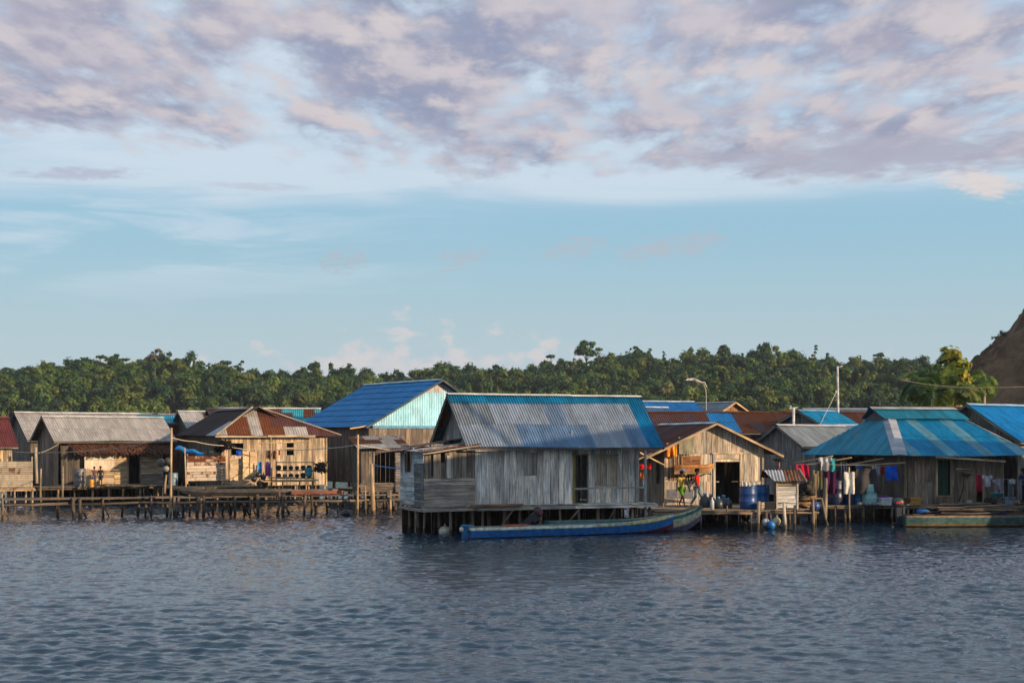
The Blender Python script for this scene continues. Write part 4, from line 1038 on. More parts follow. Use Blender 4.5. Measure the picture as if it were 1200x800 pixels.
    for i, (px0, px1, py) in enumerate(((1098, 1113, 585), (1100, 1114, 589))): 
        q0 = F.px(px0, py, oh-.3-.2*i); q1 = F.px(px1, py, oh-.3-.2*i); board(H, (q0[0], oh-.3-.2*i, q0[1]), (q1[0], oh-.3-.2*i, q1[1]), .25, .06, BR(), 'doorstep')
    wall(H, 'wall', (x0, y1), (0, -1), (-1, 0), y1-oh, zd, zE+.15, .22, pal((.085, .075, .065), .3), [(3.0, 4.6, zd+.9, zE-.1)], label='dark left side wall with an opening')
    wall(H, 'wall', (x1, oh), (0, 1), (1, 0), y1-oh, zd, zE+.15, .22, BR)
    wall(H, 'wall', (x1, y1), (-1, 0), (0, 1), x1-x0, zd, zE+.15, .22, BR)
    # low panel left of the door
    p0, p1 = F.px(1063, 560, oh)[0], F.px(1091, 560, oh)[0]; pz = F.px(1077, 565, oh)[1]
    wall(H, 'wall_panel', (p0, oh-.04), (1, 0), (0, -1), p1-p0, zd, pz, .24, pal((.24, .20, .16), .2))
    board(H, F_l(F, 1096, 535, -.0), F_l(F, 1178, 540.5, -.05), .09, .09, (.50, .40, .27, 0), 'eave_pole')
    board(H, F_l(F, 1072.5, 540, oh-.06), F_l(F, 1073.5, 565, oh-.06), .05, .05, (.5, .4, .28, 0), 'batten')
    m = MB(); m.tube([F_l(F, 1120.5, 549, oh-.1), F_l(F, 1137, 550, oh-.12)], [.045, .04], (.55, .42, .26), 7); m.build('wall_peg', 'wood', H)
    m = MB(); m.tube([F_l(F, 1129, 552, oh-.08), F_l(F, 1129, 570, oh-.08), F_l(F, 1124, 587, oh-.1)], [.02, .025, .03], (.06, .05, .04), 6); m.build('downpipe', 'dark', H, label='crooked dark stick against the front wall')
    floor_(H, x0-.1, x1, oh, y1, zd-.012, BR, beams=False)
    stilts(H, gridpts(x0, x1, oh+.1, y1, 1.0, 1.6), zd-.05); shade_backing(H, x0-.5, x1, oh+1.2, zd); wall(H, 'shade_board', (x0, y1), (0, -1), (-1, 0), y1-oh-1, -.5, zd, .3, pal((.06, .05, .042), .3))  # dark side boards added too for the shade below the floor
    # long bamboo poles under the left eave
    for (a0, b0, ya_, a1, b1, yb_) in ((926, 543, 4.6, 976, 534, 2.0), (938, 545, 4.0, 998, 536, 1.6), (980, 546, 1.8, 1035, 537, .4), (990, 545, 1.2, 1061, 542, -.35)):
        p = P(a0, b0, 64.8); q = P(a1, b1, 63.2)
        mb = MB(); mb.tube([p, (p+q)/2+Vector((0, 0, -.02)), q], [.035, .035, .03], (.44, .33, .2), 6)
        o_ = mb.build('bamboo_pole', 'wood', None); tag(o_, {926: 'greyish pole reaching out farthest left from under the teal roof', 938: 'bamboo pole with dark cloths below the left teal slope', 980: 'steep bamboo pole under the teal eave over the white garment', 990: 'long lit bamboo pole running to the front corner of the teal house'}[a0], 'pole', 'bamboo poles under the teal eave')
    return F, oh
PF, POH = hip_house()
# ================================================================== houses behind, right
def simple_house_x(name, label, X, Y, th, L, R1, zE, zR, cf, z0=1.0, t=1.0, pf=GREYD, wl=.13, rowlen=1.6, capc=(.5, .5, .5, .2), cat='house', group=None, gpf=None, oh=.4, ohs=.35, colb=None):
    H = thing(name, label, cat, (X, Y, 0), th, group)
    gable_x(H, L, R1, zE, zR, cf, t, oh, ohs, z0, colb, pf, .22, wl, rowlen, gablepf=gpf, capc=capc)
    stilts(H, gridpts(ohs, L-ohs, oh+.1, R1*(1+t)-oh, 1.6, 2.5), z0, r=.07)
    return H
# grey-roofed hut between hut and hipped house
simple_house_x('plank_hut', 'shaded plank hut with plain grey roof between the sunlit hut and teal hipped house', X_(940, 73.5), 73.5, 38, 5.5, 1.8, 3.28, 4.44, rc((.20, .235, .26), .1, .08, .1), z0=.78, pf=pal((.22, .215, .21), .25), gpf=pal((.20, .19, .175), .25), rowlen=2.2, oh=.35)
# bright blue roof at the right edge
simple_house_x('plank_house', 'grey plank house with a bright blue roof at the right edge of the village', 23.7, 66.3, 36, 9.0, 3.0, 3.55, 5.38, rc((.008, .19, .48), .1, .02, .05), z0=.8, t=.75, pf=pal((.25, .22, .19), .2), gpf=pal((.16, .15, .14), .25), rowlen=2.0, capc=(.3, .45, .6, .05))
# long rusty roof with the bright blue patch
def longrust():
    D = 82; H = thing('long_house', 'long house with dark rusty roof and bright blue sheet patch behind the sunlit hut', 'house', (X_(748, D), D, 0), 4)
    L = 13.0
    def cf(k, j, rows, ns):
        q = 1+rnd.uniform(-.2, .2); b = (.008, .19, .48, .02) if k in (6, 7) else (.085, .035, .03, .45+rnd.uniform(-.2, .3))
        return (b[0]*q, b[1]*q, b[2]*q, b[3])
    gable_x(H, L, 3.2, 4.05, 5.33, cf, 1, .4, .35, 1.0, None, DARKW, .25, .13, 1.7, capc=(.16, .08, .05, .6))
    stilts(H, gridpts(.5, L-.5, .5, 6, 2, 3), 1.0, r=.07)
    # ragged broken ends of sheets at the right
    return H
longrust()
simple_house_x('long_house', 'long house with reddish-brown rusty roof behind the grey hut and the small pole', X_(905, 88), 88, 2, 7.6, 3.3, 4.1, 5.42, rc((.15, .055, .04), .2, .4, .25), pf=DARKW, rowlen=1.7, capc=(.18, .08, .05, .5))
simple_house_x('plank_house', 'far house with long bright blue roof right of the big grey roof', X_(752, 100), 100, 14, 5.2, 3.4, 5.2, 6.45, rc((.008, .17, .46), .1, .02, .05), pf=GREYD, rowlen=2, capc=(.5, .55, .6, .05))
simple_house_x('plank_house', 'small house showing only a faded blue lower roof beside the big grey roof', X_(766, 90), 90, 10, 1.5, 2.0, 4.9, 5.75, rc((.03, .19, .36), .1, .1, .1), pf=GREYD, capc=(.6, .6, .58, .1))
def backgable():
    D = 104; W = 3.9; H = thing('plank_house', 'far small house with grey roof and warm brown front gable under the streetlamp ridge', 'house', (X_(838, D), D, 0), 38)
    gable_y(H, W+.6, 5.0, 5.35, 6.45, rc((.16, .2, .24), .1, .1, .1), z0=1, pf=pal((.30, .17, .09), .25), capc=(.3, .3, .3, .2))
    stilts(H, gridpts(.5, W, .5, 4, 1.8, 2), 1.0)
backgable()
simple_house_x('plank_house', 'small far house with teal-blue roof left of the hipped teal roof', X_(974, 80), 80, 40, 3.6, 2.4, 4.2, 5.35, rc((.01, .22, .42), .1, .02, .05), pf=GREYD, capc=(.2, .35, .5, .1))
simple_house_x('plank_house', 'far house with flat-looking dark grey roof behind the small teal roof', X_(952, 93), 93, 6, 6.0, 2.2, 5.25, 5.72, rc((.14, .17, .20), .2, .15, .2), pf=GREYD, capc=(.3, .33, .36, .2))
simple_house_x('plank_house', 'far house with dark brown roof behind the gap between teal hipped roof and blue roof', X_(1068, 84), 84, 3, 6.0, 2.2, 4.6, 5.62, rc((.075, .04, .035), .2, .35, .2), pf=DARKW, capc=(.12, .08, .06, .5))
def whitegable():
    D = 82; H = thing('plank_house', 'small far house with whitish gable tip above the teal ridge', 'house', (X_(1061, D), D, 0), 5)
    gable_y(H, 2.0, 3, 4.75, 5.5, rc((.3, .28, .26), .1, .1, .1), oh=.12, ohs=.2, z0=1, pf=pal((.55, .5, .44), .1), capc=(.45, .4, .35, .3))
    stilts(H, gridpts(.3, 1.7, .5, 2.6, 1.4, 2), 1.0)
whitegable()
simple_house_x('plank_house', 'narrow strip of pale sheet roof just behind the grey hut ridge', X_(960, 80), 80, 10, 3.8, 1.2, 4.18, 4.5, rc((.3, .36, .42), .08, .05, .05), pf=GREYD, capc=(.4, .48, .55, .1))

# ================================================================== BIG BLUE-ROOFED HOUSE
def blue_house():
    F = Fr(-8.75, 85.7, 34.2); W, Lg, zE, zR = 10.2, 10.1, 4.42, 7.42; m = W*.53
    H = thing('large_house', 'large house with deep blue roof and pale turquoise gable left of centre', 'house', (F.X, F.Y, 0), F.th)
    BL = lambda k, j, rows, ns: (lambda q: (.001*q, .17*q, .42*q, .0))(1+rnd.uniform(-.05, .05))
    corr(H, [(0, Lg, zE), (0, 0, zE), (m, 0, zR), (m, Lg, zR)], BL, wl=.2, amp=.008, rowlen=.82, n=5, label='deep blue left slope with pale seams')
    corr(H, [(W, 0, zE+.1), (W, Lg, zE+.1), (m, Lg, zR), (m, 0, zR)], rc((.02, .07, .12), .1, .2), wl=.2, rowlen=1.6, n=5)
    # pale seam lines at the sheet laps
    sl = math.hypot(m, zR-zE); rows = max(1, math.ceil(sl/.82-.15)); N = Vector((-(zR-zE), 0, m)).normalized()
    for j in range(1, rows):
        f = j/rows; p = Vector((m*f, .0, zE+(zR-zE)*f))+N*.028
        mb = MB(); mb.beam(p, p+Vector((0, Lg, 0)), .028, .008, (.02, .24, .52, 0)); mb.build('seam', 'metal', H)
    ridge_cap(H, (m, -.02, zR), (m, Lg, zR), (.35, .45, .52, .15), .25)
    kl, kr = (zR-zE)/m, (zR-zE-.1)/(W-m); prof = lambda x: (zE+kl*x if x < m else zR-kr*(x-m))-.06
    for (a, za) in ((0, zE), (W, zE+.1)): board(H, (a, .03, za-.05), (m, .03, zR-.06), .03, .12, (.07, .10, .13, 0))
    oh = .55; x0, x1 = .45, W-.45; zb = 4.45
    # gable sheeting (upright corrugated, turquoise white)
    mb = MB(); n = int((x1-x0)/.028); cc = None
    for i in range(n):
        a, b = x0+(x1-x0)*i/n, x0+(x1-x0)*(i+1)/n
        if i % 27 == 0: k = rnd.uniform(.85, 1.1); g = rnd.uniform(0, .25); cc = (.40*k-g*.2, .70*k, .88*k, rnd.uniform(0, .06))
        ya, yb_ = oh-.02*math.cos(2*math.pi*a/.17), oh-.02*math.cos(2*math.pi*b/.17)
        top = 6.75
        za, zb_ = min(prof(a), top), min(prof(b), top)
        if za > zb+.02: mb.quad([(a, ya, zb), (b, yb_, zb), (b, yb_, zb_), (a, ya, za)], cc, [(a, 0), (b, 0), (b, 2), (a, 2)], True)
    mb.build('gable_sheeting', 'metal', H, label='pale turquoise upright sheeting filling the gable')
    wall(H, 'wall', (m-1.5, oh+.02), (1, 0), (0, -1), 3.0, 6.6, lambda a: prof(m-1.5+a), .3, pal((.42, .40, .42), .1), mat='metal', label='greyish tip of the gable')
    board(H, (x0+.2, oh-.08, zb-.02), (x1, oh-.08, zb-.02), .06, .17, (.02, .22, .40, 0), 'trim', 'paint')
    DKP = pal((.15, .125, .11), .2)
    wall(H, 'wall', (x0, oh), (1, 0), (0, -1), x1-x0, 1.0, zb-.1, .24, pal((.20, .17, .145), .2), label='dark plank front wall')
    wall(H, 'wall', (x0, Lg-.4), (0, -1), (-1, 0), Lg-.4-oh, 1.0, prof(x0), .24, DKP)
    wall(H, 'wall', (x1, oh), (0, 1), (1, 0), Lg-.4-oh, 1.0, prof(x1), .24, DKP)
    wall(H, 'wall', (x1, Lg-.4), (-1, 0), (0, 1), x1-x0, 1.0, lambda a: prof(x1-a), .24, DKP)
    stilts(H, gridpts(x0, x1, oh, Lg-.4, 1.2, 2.2), 1.0, r=.07)
    board(H, F_l(F, 410, 502, oh-.3), F_l(F, 432, 498.5, oh-.2), .08, .08, (.5, .36, .2, 0), 'eave_pole')
    return F
BF = blue_house()

# ================================================================== LEFT GROUP
def house_A():
    F = Fr(-26.56, 82.44, 35); L, R1, zE, zR, t = 7.5, 2.4, 3.55, 5.05, 1.0
    H = thing('stilt_house', 'plank house with pale grey corrugated roof and brown thatch lean-to where two children stand', 'house', (F.X, F.Y, 0), F.th)
    G = lambda k, j, rows, ns: (lambda q: (.33*q, .32*q, .31*q, rnd.uniform(0, .12)))(1+rnd.uniform(-.06, .06))
    gable_x(H, L, R1, zE, zR, G, t, .5, .45, 1.0, rc((.12, .12, .12), .2, .2), pal((.11, .095, .08), .25), .2, .15, 1.6, front=False, gablepf=pal((.20, .175, .15), .3), capc=(.55, .54, .52, .1))
    zd = 1.02; ya = -.25
    # thatch lean-to
    mb = MB(); a0, a1 = F.px(84, 525, ya)[0], F.px(206, 525, ya)[0]
    for r in range(7):
        for i in range(150):
            x = a0+(a1-a0)*rnd.random(); f = r/7; y = .45-1.3*f; z = 3.50-.62*f
            c = pal((.085, .04, .026), .5)(); w_ = rnd.uniform(.05, .12)
            mb.beam((x, y, z+rnd.uniform(-.01, .03)), (x+rnd.uniform(-.08, .08), y-rnd.uniform(.18, .42), z-rnd.uniform(.12, .28)), w_, .02, c)
    mb.build('thatch', 'thatch', H, label='reddish-brown thatch lean-to under the grey eave')
    TW = pal((.50, .42, .31), .12)
    x_ = lambda px, yl=ya: F.px(px, 550, yl)[0]
    # front walls: from left: corner coloured dark for its shade, lit sheet, lit boards, door, right panel
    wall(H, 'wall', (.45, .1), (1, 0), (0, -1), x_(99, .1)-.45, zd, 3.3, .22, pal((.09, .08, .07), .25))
    wall(H, 'wall', (x_(99), ya), (1, 0), (0, -1), x_(134)-x_(99), F.px(110, 550, ya)[1], 0, .5, pal((.55, .50, .42), .08), vert=False, z1=2.95, label='pale horizontal sheet panel', mat='metal')
    wall(H, 'wall', (x_(99), ya+.03), (1, 0), (0, -1), x_(134)-x_(99), zd, 0, .14, pal((.42, .33, .22), .15), vert=False, z1=F.px(110, 549, ya)[1])
    wall(H, 'wall', (x_(134), ya), (1, 0), (0, -1), x_(149.5)-x_(134), zd, 0, .11, pal((.42, .33, .21), .2), vert=False, z1=3.0)
    wall(H, 'wall', (x_(164), ya), (1, 0), (0, -1), x_(191)-x_(164), zd+.55, 0, .13, pal((.44, .36, .25), .15), vert=False, z1=3.0)
    wall(H, 'wall', (x_(164), ya-.02), (1, 0), (0, -1), x_(191)-x_(164), zd, 0, .2, pal((.24, .22, .19), .15), vert=False, z1=zd+.52)
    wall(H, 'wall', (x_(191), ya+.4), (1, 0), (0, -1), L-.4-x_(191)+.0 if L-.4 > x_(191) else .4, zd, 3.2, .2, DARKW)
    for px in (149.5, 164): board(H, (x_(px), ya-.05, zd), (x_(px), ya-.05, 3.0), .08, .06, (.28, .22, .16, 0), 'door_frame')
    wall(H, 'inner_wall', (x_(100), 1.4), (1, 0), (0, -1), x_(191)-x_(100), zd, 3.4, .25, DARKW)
    floor_(H, .2, L-.2, -.2, 4.4, zd-.01, GREYD)
    stilts(H, gridpts(.3, L-.3, -.1, 4.2, .8, 1.6), zd-.05)
    return F, zd, ya
AF, AZD, AYA = house_A()
# front deck of house A
def deck_thing(label, px0, D0, px1, D1, depth, z, pf, name='deck', spost=.9, th_=None, rows=2):
    a = Vector((X_(px0, D0), D0, 0)); b = Vector((X_(px1, D1), D1, 0)); th = math.degrees(math.atan2(b.y-a.y, b.x-a.x)); L = (b-a).length
    H = thing(name, label, 'deck', a, th)
    floor_(H, 0, L, 0, depth, z, pf, pw=.17, overhang=.15)
    stilts(H, gridpts(.05, L-.05, .05, depth-.1, spost, depth/max(1, rows-1)-.01), z-.06, name='stilt', pf=pal((.34, .25, .14), .35), r=.055)
    return a, th, L
deck_thing('bare plank deck where the two children stand before the thatched lean-to', 47, 78.5, 204, 82.5, 3.4, 1.02, pal((.15, .12, .09), .3))
simple_house_x('long_house', 'long house with pale grey roof showing behind the children\'s house at the far left', -31.3, 91.8, 35, 9.6, 3.0, 3.62, 5.47, lambda k, j, r, n: (lambda q: (.31*q, .30*q, .29*q, rnd.uniform(0, .12)))(1+rnd.uniform(-.06, .06)), pf=pal((.16, .14, .12), .2), wl=.15, capc=(.6, .6, .58, .1), t=.9)
def rustgrey(k, j, rows, ns):
    q = 1+rnd.uniform(-.1, .1)
    return (.36*q, .35*q, .34*q, .5) if k in (2, 4, 5) else (.36*q, .35*q, .34*q, .08)
simple_house_x('plank_house', 'house with grey roof streaked by rust columns behind the hipped rusty roof', -21.7, 94.8, 28, 6.2, 2.3, 4.4, 5.6, rustgrey, pf=pal((.08, .07, .06), .2), wl=.15, capc=(.6, .6, .6, .1))
simple_house_x('plank_house', 'narrow house with rust-brown ridge and teal sheets between two grey-roofed houses', X_(160, 97), 97, 12, 4.6, 2.2, 4.75, 5.45, rc((.02, .25, .36), .1, .08, .1), pf=pal((.16, .05, .035), .2), wl=.15, capc=(.42, .33, .25, .45))
simple_house_x('plank_house', 'house with white ridge and mottled teal and rust roof behind the hipped rusty roof', X_(252, 99), 99, 8, 7.3, 2.4, 4.85, 5.9, lambda k, j, r, n: ((.04, .30, .38, .05) if (k in (3, 7) or rnd.random() < .22) else (.10, .04, .03, .5)), pf=GREYD, wl=.15, rowlen=1.2, capc=(.62, .6, .56, .08))
simple_house_x('plank_house', 'low house with dark roof just behind the apex of the hipped rusty roof', X_(246, 92), 92, 20, 2.2, 1.5, 5.2, 5.7, rc((.04, .035, .035), .1, .2), pf=DARKW, capc=(.08, .07, .06, .3))

def house_M():
    # maroon roofed house cut by the left edge
    F = Fr(X_(22, 80)-6*math.cos(R(33)), 80-6*math.sin(R(33)), 33); L, R1, zE, zR = 6.0, 2.4, 3.25, 4.95
    H = thing('plank_house', 'house with maroon corrugated roof cut by the left edge', 'house', (F.X, F.Y, 0), F.th)
    gable_x(H, L, R1, zE, zR, rc((.11, .03, .03), .1, .12, .1), 1, .35, .3, 1.0, None, pal((.42, .33, .22), .2), .16, .13, 1.6, capc=(.16, .05, .045, .2))
    stilts(H, gridpts(.3, L-.3, .4, 4, 1.0, 1.8), 1.0)
    # fence of rusty sheets in front
    D = 75; a = Vector((X_(-30, D), D-.8, 0)); b = Vector((X_(38.5, D), D, 0)); th = math.degrees(math.atan2(b.y-a.y, b.x-a.x)); L2 = (b-a).length
    G = thing('sheet_fence', 'screen of rusty horizontal corrugated sheets at the far left edge', 'fence', a, th)
    mb = MB(); z0, z1 = 1.16, 2.52; n = 72; rw = 4
    for r in range(n):
        za, zb = z0+(z1-z0)*r/n, z0+(z1-z0)*(r+1)/n
        q = [.12, .05, .22, .02][int(4*r/n) % 4]
        for i in range(8):
            xa, xb = L2*i/8, L2*(i+1)/8
            ya = -.018*math.cos(2*math.pi*za/.11)-.012*(r*4 % n < n/8); yb = -.018*math.cos(2*math.pi*zb/.11)
            k = rnd.uniform(.95, 1.05)
            mb.quad([(xa, ya, za), (xb, ya, za), (xb, yb, zb), (xa, yb, zb)], (.42*k, .37*k, .29*k, .22+q), [(xa, za), (xb, za), (xb, zb), (xa, zb)], True)
    mb.build('sheeting', 'metal', G)
    floor_(G, 0, L2, -.1, 1.5, 1.1, TAN)
    for i in range(8): post(G, L2*i/7, -.06 if i % 2 else 1.3, 1.08, .055, col=(.36, .28, .18, 0))
    for x in (.1, L2*.5, L2-.05): post(G, x, .06, z1+rnd.uniform(.0, .25), .05, col=(.34, .28, .2, 0))
house_M()

def house_B():
    F = Fr(-16.66, 80.07, 26.8); W, D, zE, zR = 7.45, 9.75, 3.88, 5.5; w_, d_ = 2.75, 1.55
    H = thing('hipped_house', 'sunlit plank house with patched rusty hipped roof left of the big blue roof', 'house', (F.X, F.Y, 0), F.th)
    DK = rc((.055, .04, .038), .2, .12, .12)
    # left slope
    def lf(k, j, rows, ns): 
        q = 1+rnd.uniform(-.15, .15); return (.33*q, .34*q, .36*q, .05) if (k >= ns-3 and j == 0) else (.036*q, .017*q, .016*q, .12)
    corr(H, [(0, D, zE), (0, 0, zE), (w_, d_, zR), (w_, D, zR)], lf, wl=.15, rowlen=1.9, label='dark left slope with a few pale sheets near the corner')
    def ff(k, j, rows, ns):
        q = 1+rnd.uniform(-.1, .1)
        G_ = (.34*q, .33*q, .32*q, .2); Rr = (.24*q, .10*q, .045*q, .6); M_ = (.08*q, .036*q, .034*q, .2)
        if j == 0: return [G_, Rr, Rr, Rr, Rr, Rr, G_, G_, M_, M_][min(k, 9)] if rnd.random() < .85 else G_
        if j == 1: return [G_, Rr, Rr, G_, Rr, M_, M_, M_, M_][min(k, 8)]
        return [Rr, Rr, G_, G_, M_, M_, M_, M_][min(k, 7)]
    corr(H, [(0, 0, zE), (W, 0, zE-.02), (w_+.25, d_, zR), (w_-.15, d_, zR)], ff, wl=.15, rowlen=.72, sheet=.68, label='front slope patched with rusty, grey and maroon sheets')
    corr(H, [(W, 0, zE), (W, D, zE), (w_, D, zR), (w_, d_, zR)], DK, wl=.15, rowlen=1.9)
    ridge_cap(H, (w_, d_-.5, zR+.02), (w_, D, zR+.02), (.06, .05, .05, .2), .3)
    g = MB(); g.quad([(w_-.72, d_-.18, zR-.42), (w_+.8, d_-.18, zR-.42), (w_+.02, d_-.1, zR-.02)], (.52, .44, .32), [(0, 0), (1, 0), (.5, .4)])
    g.quad([(w_-.72, d_-.14, zR-.42), (w_+.02, d_-.06, zR-.02), (w_+.8, d_-.14, zR-.42)], (.52, .44, .32), [(0, 0), (1, 0), (.5, .4)]); g.build('gablet', 'wood', H, label='cream triangular gablet under the ridge')
    for sx, ex in ((-1.05, 0), (1.15, 0)):
        m = MB(); m.beam((w_+sx, d_-.35, zR-.55), (w_, d_-.35, zR+.05), .5, .03, (.07, .045, .04, .3), up=(0, 0, 1)); m.build('gablet_roof', 'metal', H)
    for (a, b, c) in (((0, 0, zE+.05), (w_-.2, d_, zR+.05), (.40, .34, .26, 0)), ((W, 0, zE+.05), (w_+.2, d_, zR+.05), (.42, .36, .28, 0))): board(H, a, b, .10, .06, c, 'hip_board')
    board(H, (-.05, -.03, zE-.05), (W*.78, -.03, zE-.06), .09, .09, (.46, .40, .31, 0), 'eave_pole'); board(H, (W*.4, -.1, zE-.02), (W*.78, -.1, zE-.01), .08, .08, (.48, .42, .33, 0), 'eave_pole')
    oh = .35; zd = 1.05
    LT = pal((.40, .325, .235), .4)
    x0, x1 = .35, F.px(382, 540, oh)[0]
    h0, h1 = F.px(335.5, 530, oh)[0], F.px(344, 530, oh)[0]; hz0, hz1 = F.px(340, 533, oh)[1], F.px(340, 518.5, oh)[1]
    g0, g1 = F.px(271, 530, oh)[0], F.px(285, 530, oh)[0]; gz0, gz1 = F.px(278, 533, oh)[1], F.px(278, 519, oh)[1]
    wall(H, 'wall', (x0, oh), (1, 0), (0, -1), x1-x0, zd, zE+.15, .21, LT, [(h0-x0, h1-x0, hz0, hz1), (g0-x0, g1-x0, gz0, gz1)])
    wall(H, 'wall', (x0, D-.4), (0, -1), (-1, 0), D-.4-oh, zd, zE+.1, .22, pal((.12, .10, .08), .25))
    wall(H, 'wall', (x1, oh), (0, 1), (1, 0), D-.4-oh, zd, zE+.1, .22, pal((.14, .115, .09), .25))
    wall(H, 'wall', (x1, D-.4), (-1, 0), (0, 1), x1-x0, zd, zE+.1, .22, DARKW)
    m = MB(); xm, zmid = (h0+h1)/2, F.px(340, 525, oh)[1]; m.box((xm, oh-.01, zmid), (h1-h0, .04, .07), (.5, .4, .26, 0)); m.box((h0-.03, oh-.03, (hz0+hz1)/2), (.06, .04, hz1-hz0+.1), LT()); m.box((h1+.03, oh-.03, (hz0+hz1)/2), (.06, .04, hz1-hz0+.1), LT())
    m.build('window', 'wood', H, label='small unglazed window with one crossbar')
    board(H, F_l(F, 305, 519, oh-.08), F_l(F, 358, 517.5, oh-.08), .04, .05, (.5, .4, .26, 0), 'batten')
    for px in (260, 382): board(H, (F.px(px, 540, oh)[0], oh-.05, zd-.1), (F.px(px, 540, oh)[0], oh-.05, zE), .1, .08, (.40, .31, .2, 0), 'corner_post')
    floor_(H, x0, x1, oh, D-.5, zd-.01, TAN, beams=False)
    stilts(H, gridpts(x0, x1, oh+.1, D-.5, .9, 1.8), zd-.06, pf=pal((.34, .25, .14), .35))
    return F, oh, zd
BBF, BOH, BZD = house_B()
deck_thing('sunlit front deck of the patched hipped house', 222, 76.0, 318, 79.5, 3.0, 1.08, pal((.22, .17, .11), .25))
def panel(name, label, px0, px1, py0, py1, D0, D1, pf, mat='wood', row=.2, cat='screen', posts=True, rust=None, jag=.03):
    """upright screen of horizontal boards or sheets standing on a deck"""
    a = Vector((X_(px0, D0), D0, 0)); b = Vector((X_(px1, D1), D1, 0)); th = math.degrees(math.atan2(b.y-a.y, b.x-a.x)); L = (b-a).length
    z0 = HC+(HY-py1)*D0/FPX; z1 = HC+(HY-py0)*D0/FPX
    H = thing(name, label, cat, a, th)
    if posts:
        for x in (.05, L-.05): board(H, (x, .06, z0-.15), (x, .06, z1+.1), .07, .07, (.44, .34, .22, 0), 'post')
    wall(H, 'boarding', (0, 0), (1, 0), (0, -1), L, z0, 0, row, pf, vert=False, z1=z1, mat=mat, jag=jag)
    return H, a, th, L, z0, z1
RP = [0]
def rustpf():
    k = rnd.uniform(.9, 1.1); RP[0] += 1; return (.50*k, .44*k, .37*k, [.34, .40, .46, .34, .30, .44, .58, .56][(RP[0]-1) % 8])
panel('sheet_screen', 'screen of rust-orange and peeling white sheets in front of the hipped house', 219, 264, 534, 563.5, 76.2, 77.6, rustpf, 'metal', .17, jag=.02)
panel('plank_screen', 'screen of thick pale logs right of the rusty sheet screen', 270, 285, 537, 563, 76.8, 77.4, pal((.52, .40, .26), .12), 'wood', .28, jag=.08)
panel('plank_screen', 'taller screen of thick pale logs nearest the hanging blue towel', 284.6, 300.5, 529, 562, 77.0, 77.8, pal((.50, .38, .24), .12), 'wood', .28, jag=.05)

# ================================================================== PIER along the left
def pier():
    a = Vector((X_(-12, 65.3), 65.3, 0)); b = Vector((X_(468, 70.9), 70.9, 0)); th = math.degrees(math.atan2(b.y-a.y, b.x-a.x)); L = (b-a).length; z = .93
    H = thing('footbridge', 'long narrow plank footbridge on crooked thin posts running across the left half over open water', 'footbridge', a, th)
    PFp = pal((.125, .105, .088), .35)
    for yy in (0.0, .24, .48, .72, .96):
        x = 0
        while x < L:
            l = min(L-x, rnd.uniform(2.5, 4.5)); m = MB(); dz_ = rnd.uniform(-.02, .03)
            m.beam((x, yy+.1, z-.03+dz_), (x+l+.15, yy+.1+rnd.uniform(-.04, .04), z-.03+rnd.uniform(-.02, .02)), .2, .06, PFp()); m.build('deck_plank', 'wood', H); x += l
    x = 0
    while x < L:   # lower stringers, front and back
        l = min(L-x, rnd.uniform(3, 5)); 
        for yy in (.0, 1.0):
            m = MB(); m.tube([(x-.1, yy, z-.27+rnd.uniform(-.03, .03)), (x+l*.5, yy, z-.29), (x+l+.2, yy+rnd.uniform(-.03, .03), z-.27+rnd.uniform(-.04, .04))], rnd.uniform(.05, .07), PFp(), 7); m.build('stringer', 'wood', H)
        x += l
    F = Fr(a.x, a.y, th)
    for px in (3, 67, 86, 94, 121, 144, 163, 171.5, 177, 197, 204, 208.5, 216.5, 225, 232, 238.5, 250, 265, 272.5, 275.5, 287.5, 293, 301.5, 326.5, 332, 336, 357, 365, 373, 386, 399, 417.5, 421, 437):
        x, _ = F.px(px, 600, .0); y = rnd.choice([-.06, .98]); mb = MB(); r = rnd.uniform(.045, .085)
        ln = rnd.uniform(-.16, .16); top = z+(.02 if rnd.random() < .7 else rnd.uniform(.05, .22)); c = pal((.11, .088, .07), .35)()
        mb.tube([(x+ln, y+rnd.uniform(-.1, .1), -1.3), (x+ln*.5+rnd.uniform(-.06, .06), y, -.1), (x+rnd.uniform(-.03, .03), y, z*.5), (x-ln*.2, y, top)], [r*1.15, r*1.1, r, r*.9], c, 7); mb.build('post', 'wood', H)
        if rnd.random() < .3:
            m = MB(); m.tube([(x+.5, y, -.5), (x-.05, y, z-.2)], r*.6, c, 6); m.build('brace', 'wood', H)
    return F, z
PRF, PRZ = pier()
def free_pole(label, px, y0, y1, D, r, col, lean=0.0, name='pole', cat='pole', mat='wood', group=None):
    a = P(px, y1, D); b = P(px+lean, y0, D); a.z = min(a.z, -.8) if y1 > 590 else a.z
    mb = MB(); m = (a+b)/2+Vector((rnd.uniform(-.02, .02), 0, 0)); mb.tube([a, m, b], [r*1.1, r, r*.8], col, 8)
    return tag(mb.build(name, mat, None), label, cat, group)
LP_ = (.46, .34, .20)
free_pole('tall thin sunlit pole rising from the footbridge beside the children\'s house', 199.5, 501, 605, 66.9, .055, LP_, 1.5)
free_pole('short leaning stake beside the foot of the tall pole at the footbridge', 193, 556, 578, 66.6, .05, (.34, .26, .17), 2)
free_pole('tall sunlit pole carrying the sagging rope in front of the big blue house', 418.5, 509, 606, 70.2, .055, LP_, 1)
free_pole('thick pointed mooring post standing out of the water left of the central house', 439, 543, 606, 69.2, .10, (.40, .30, .18), -3.5, 'mooring_post', 'post')
free_pole('short stake between the tall rope pole and the mooring post', 429, 569, 606, 69.6, .045, (.30, .23, .15), -1, 'mooring_post', 'post')
free_pole('tiny lit stake on the footbridge end nearest the central house', 457.5, 574, 604, 70.6, .045, (.45, .32, .2), 0, 'mooring_post', 'post')
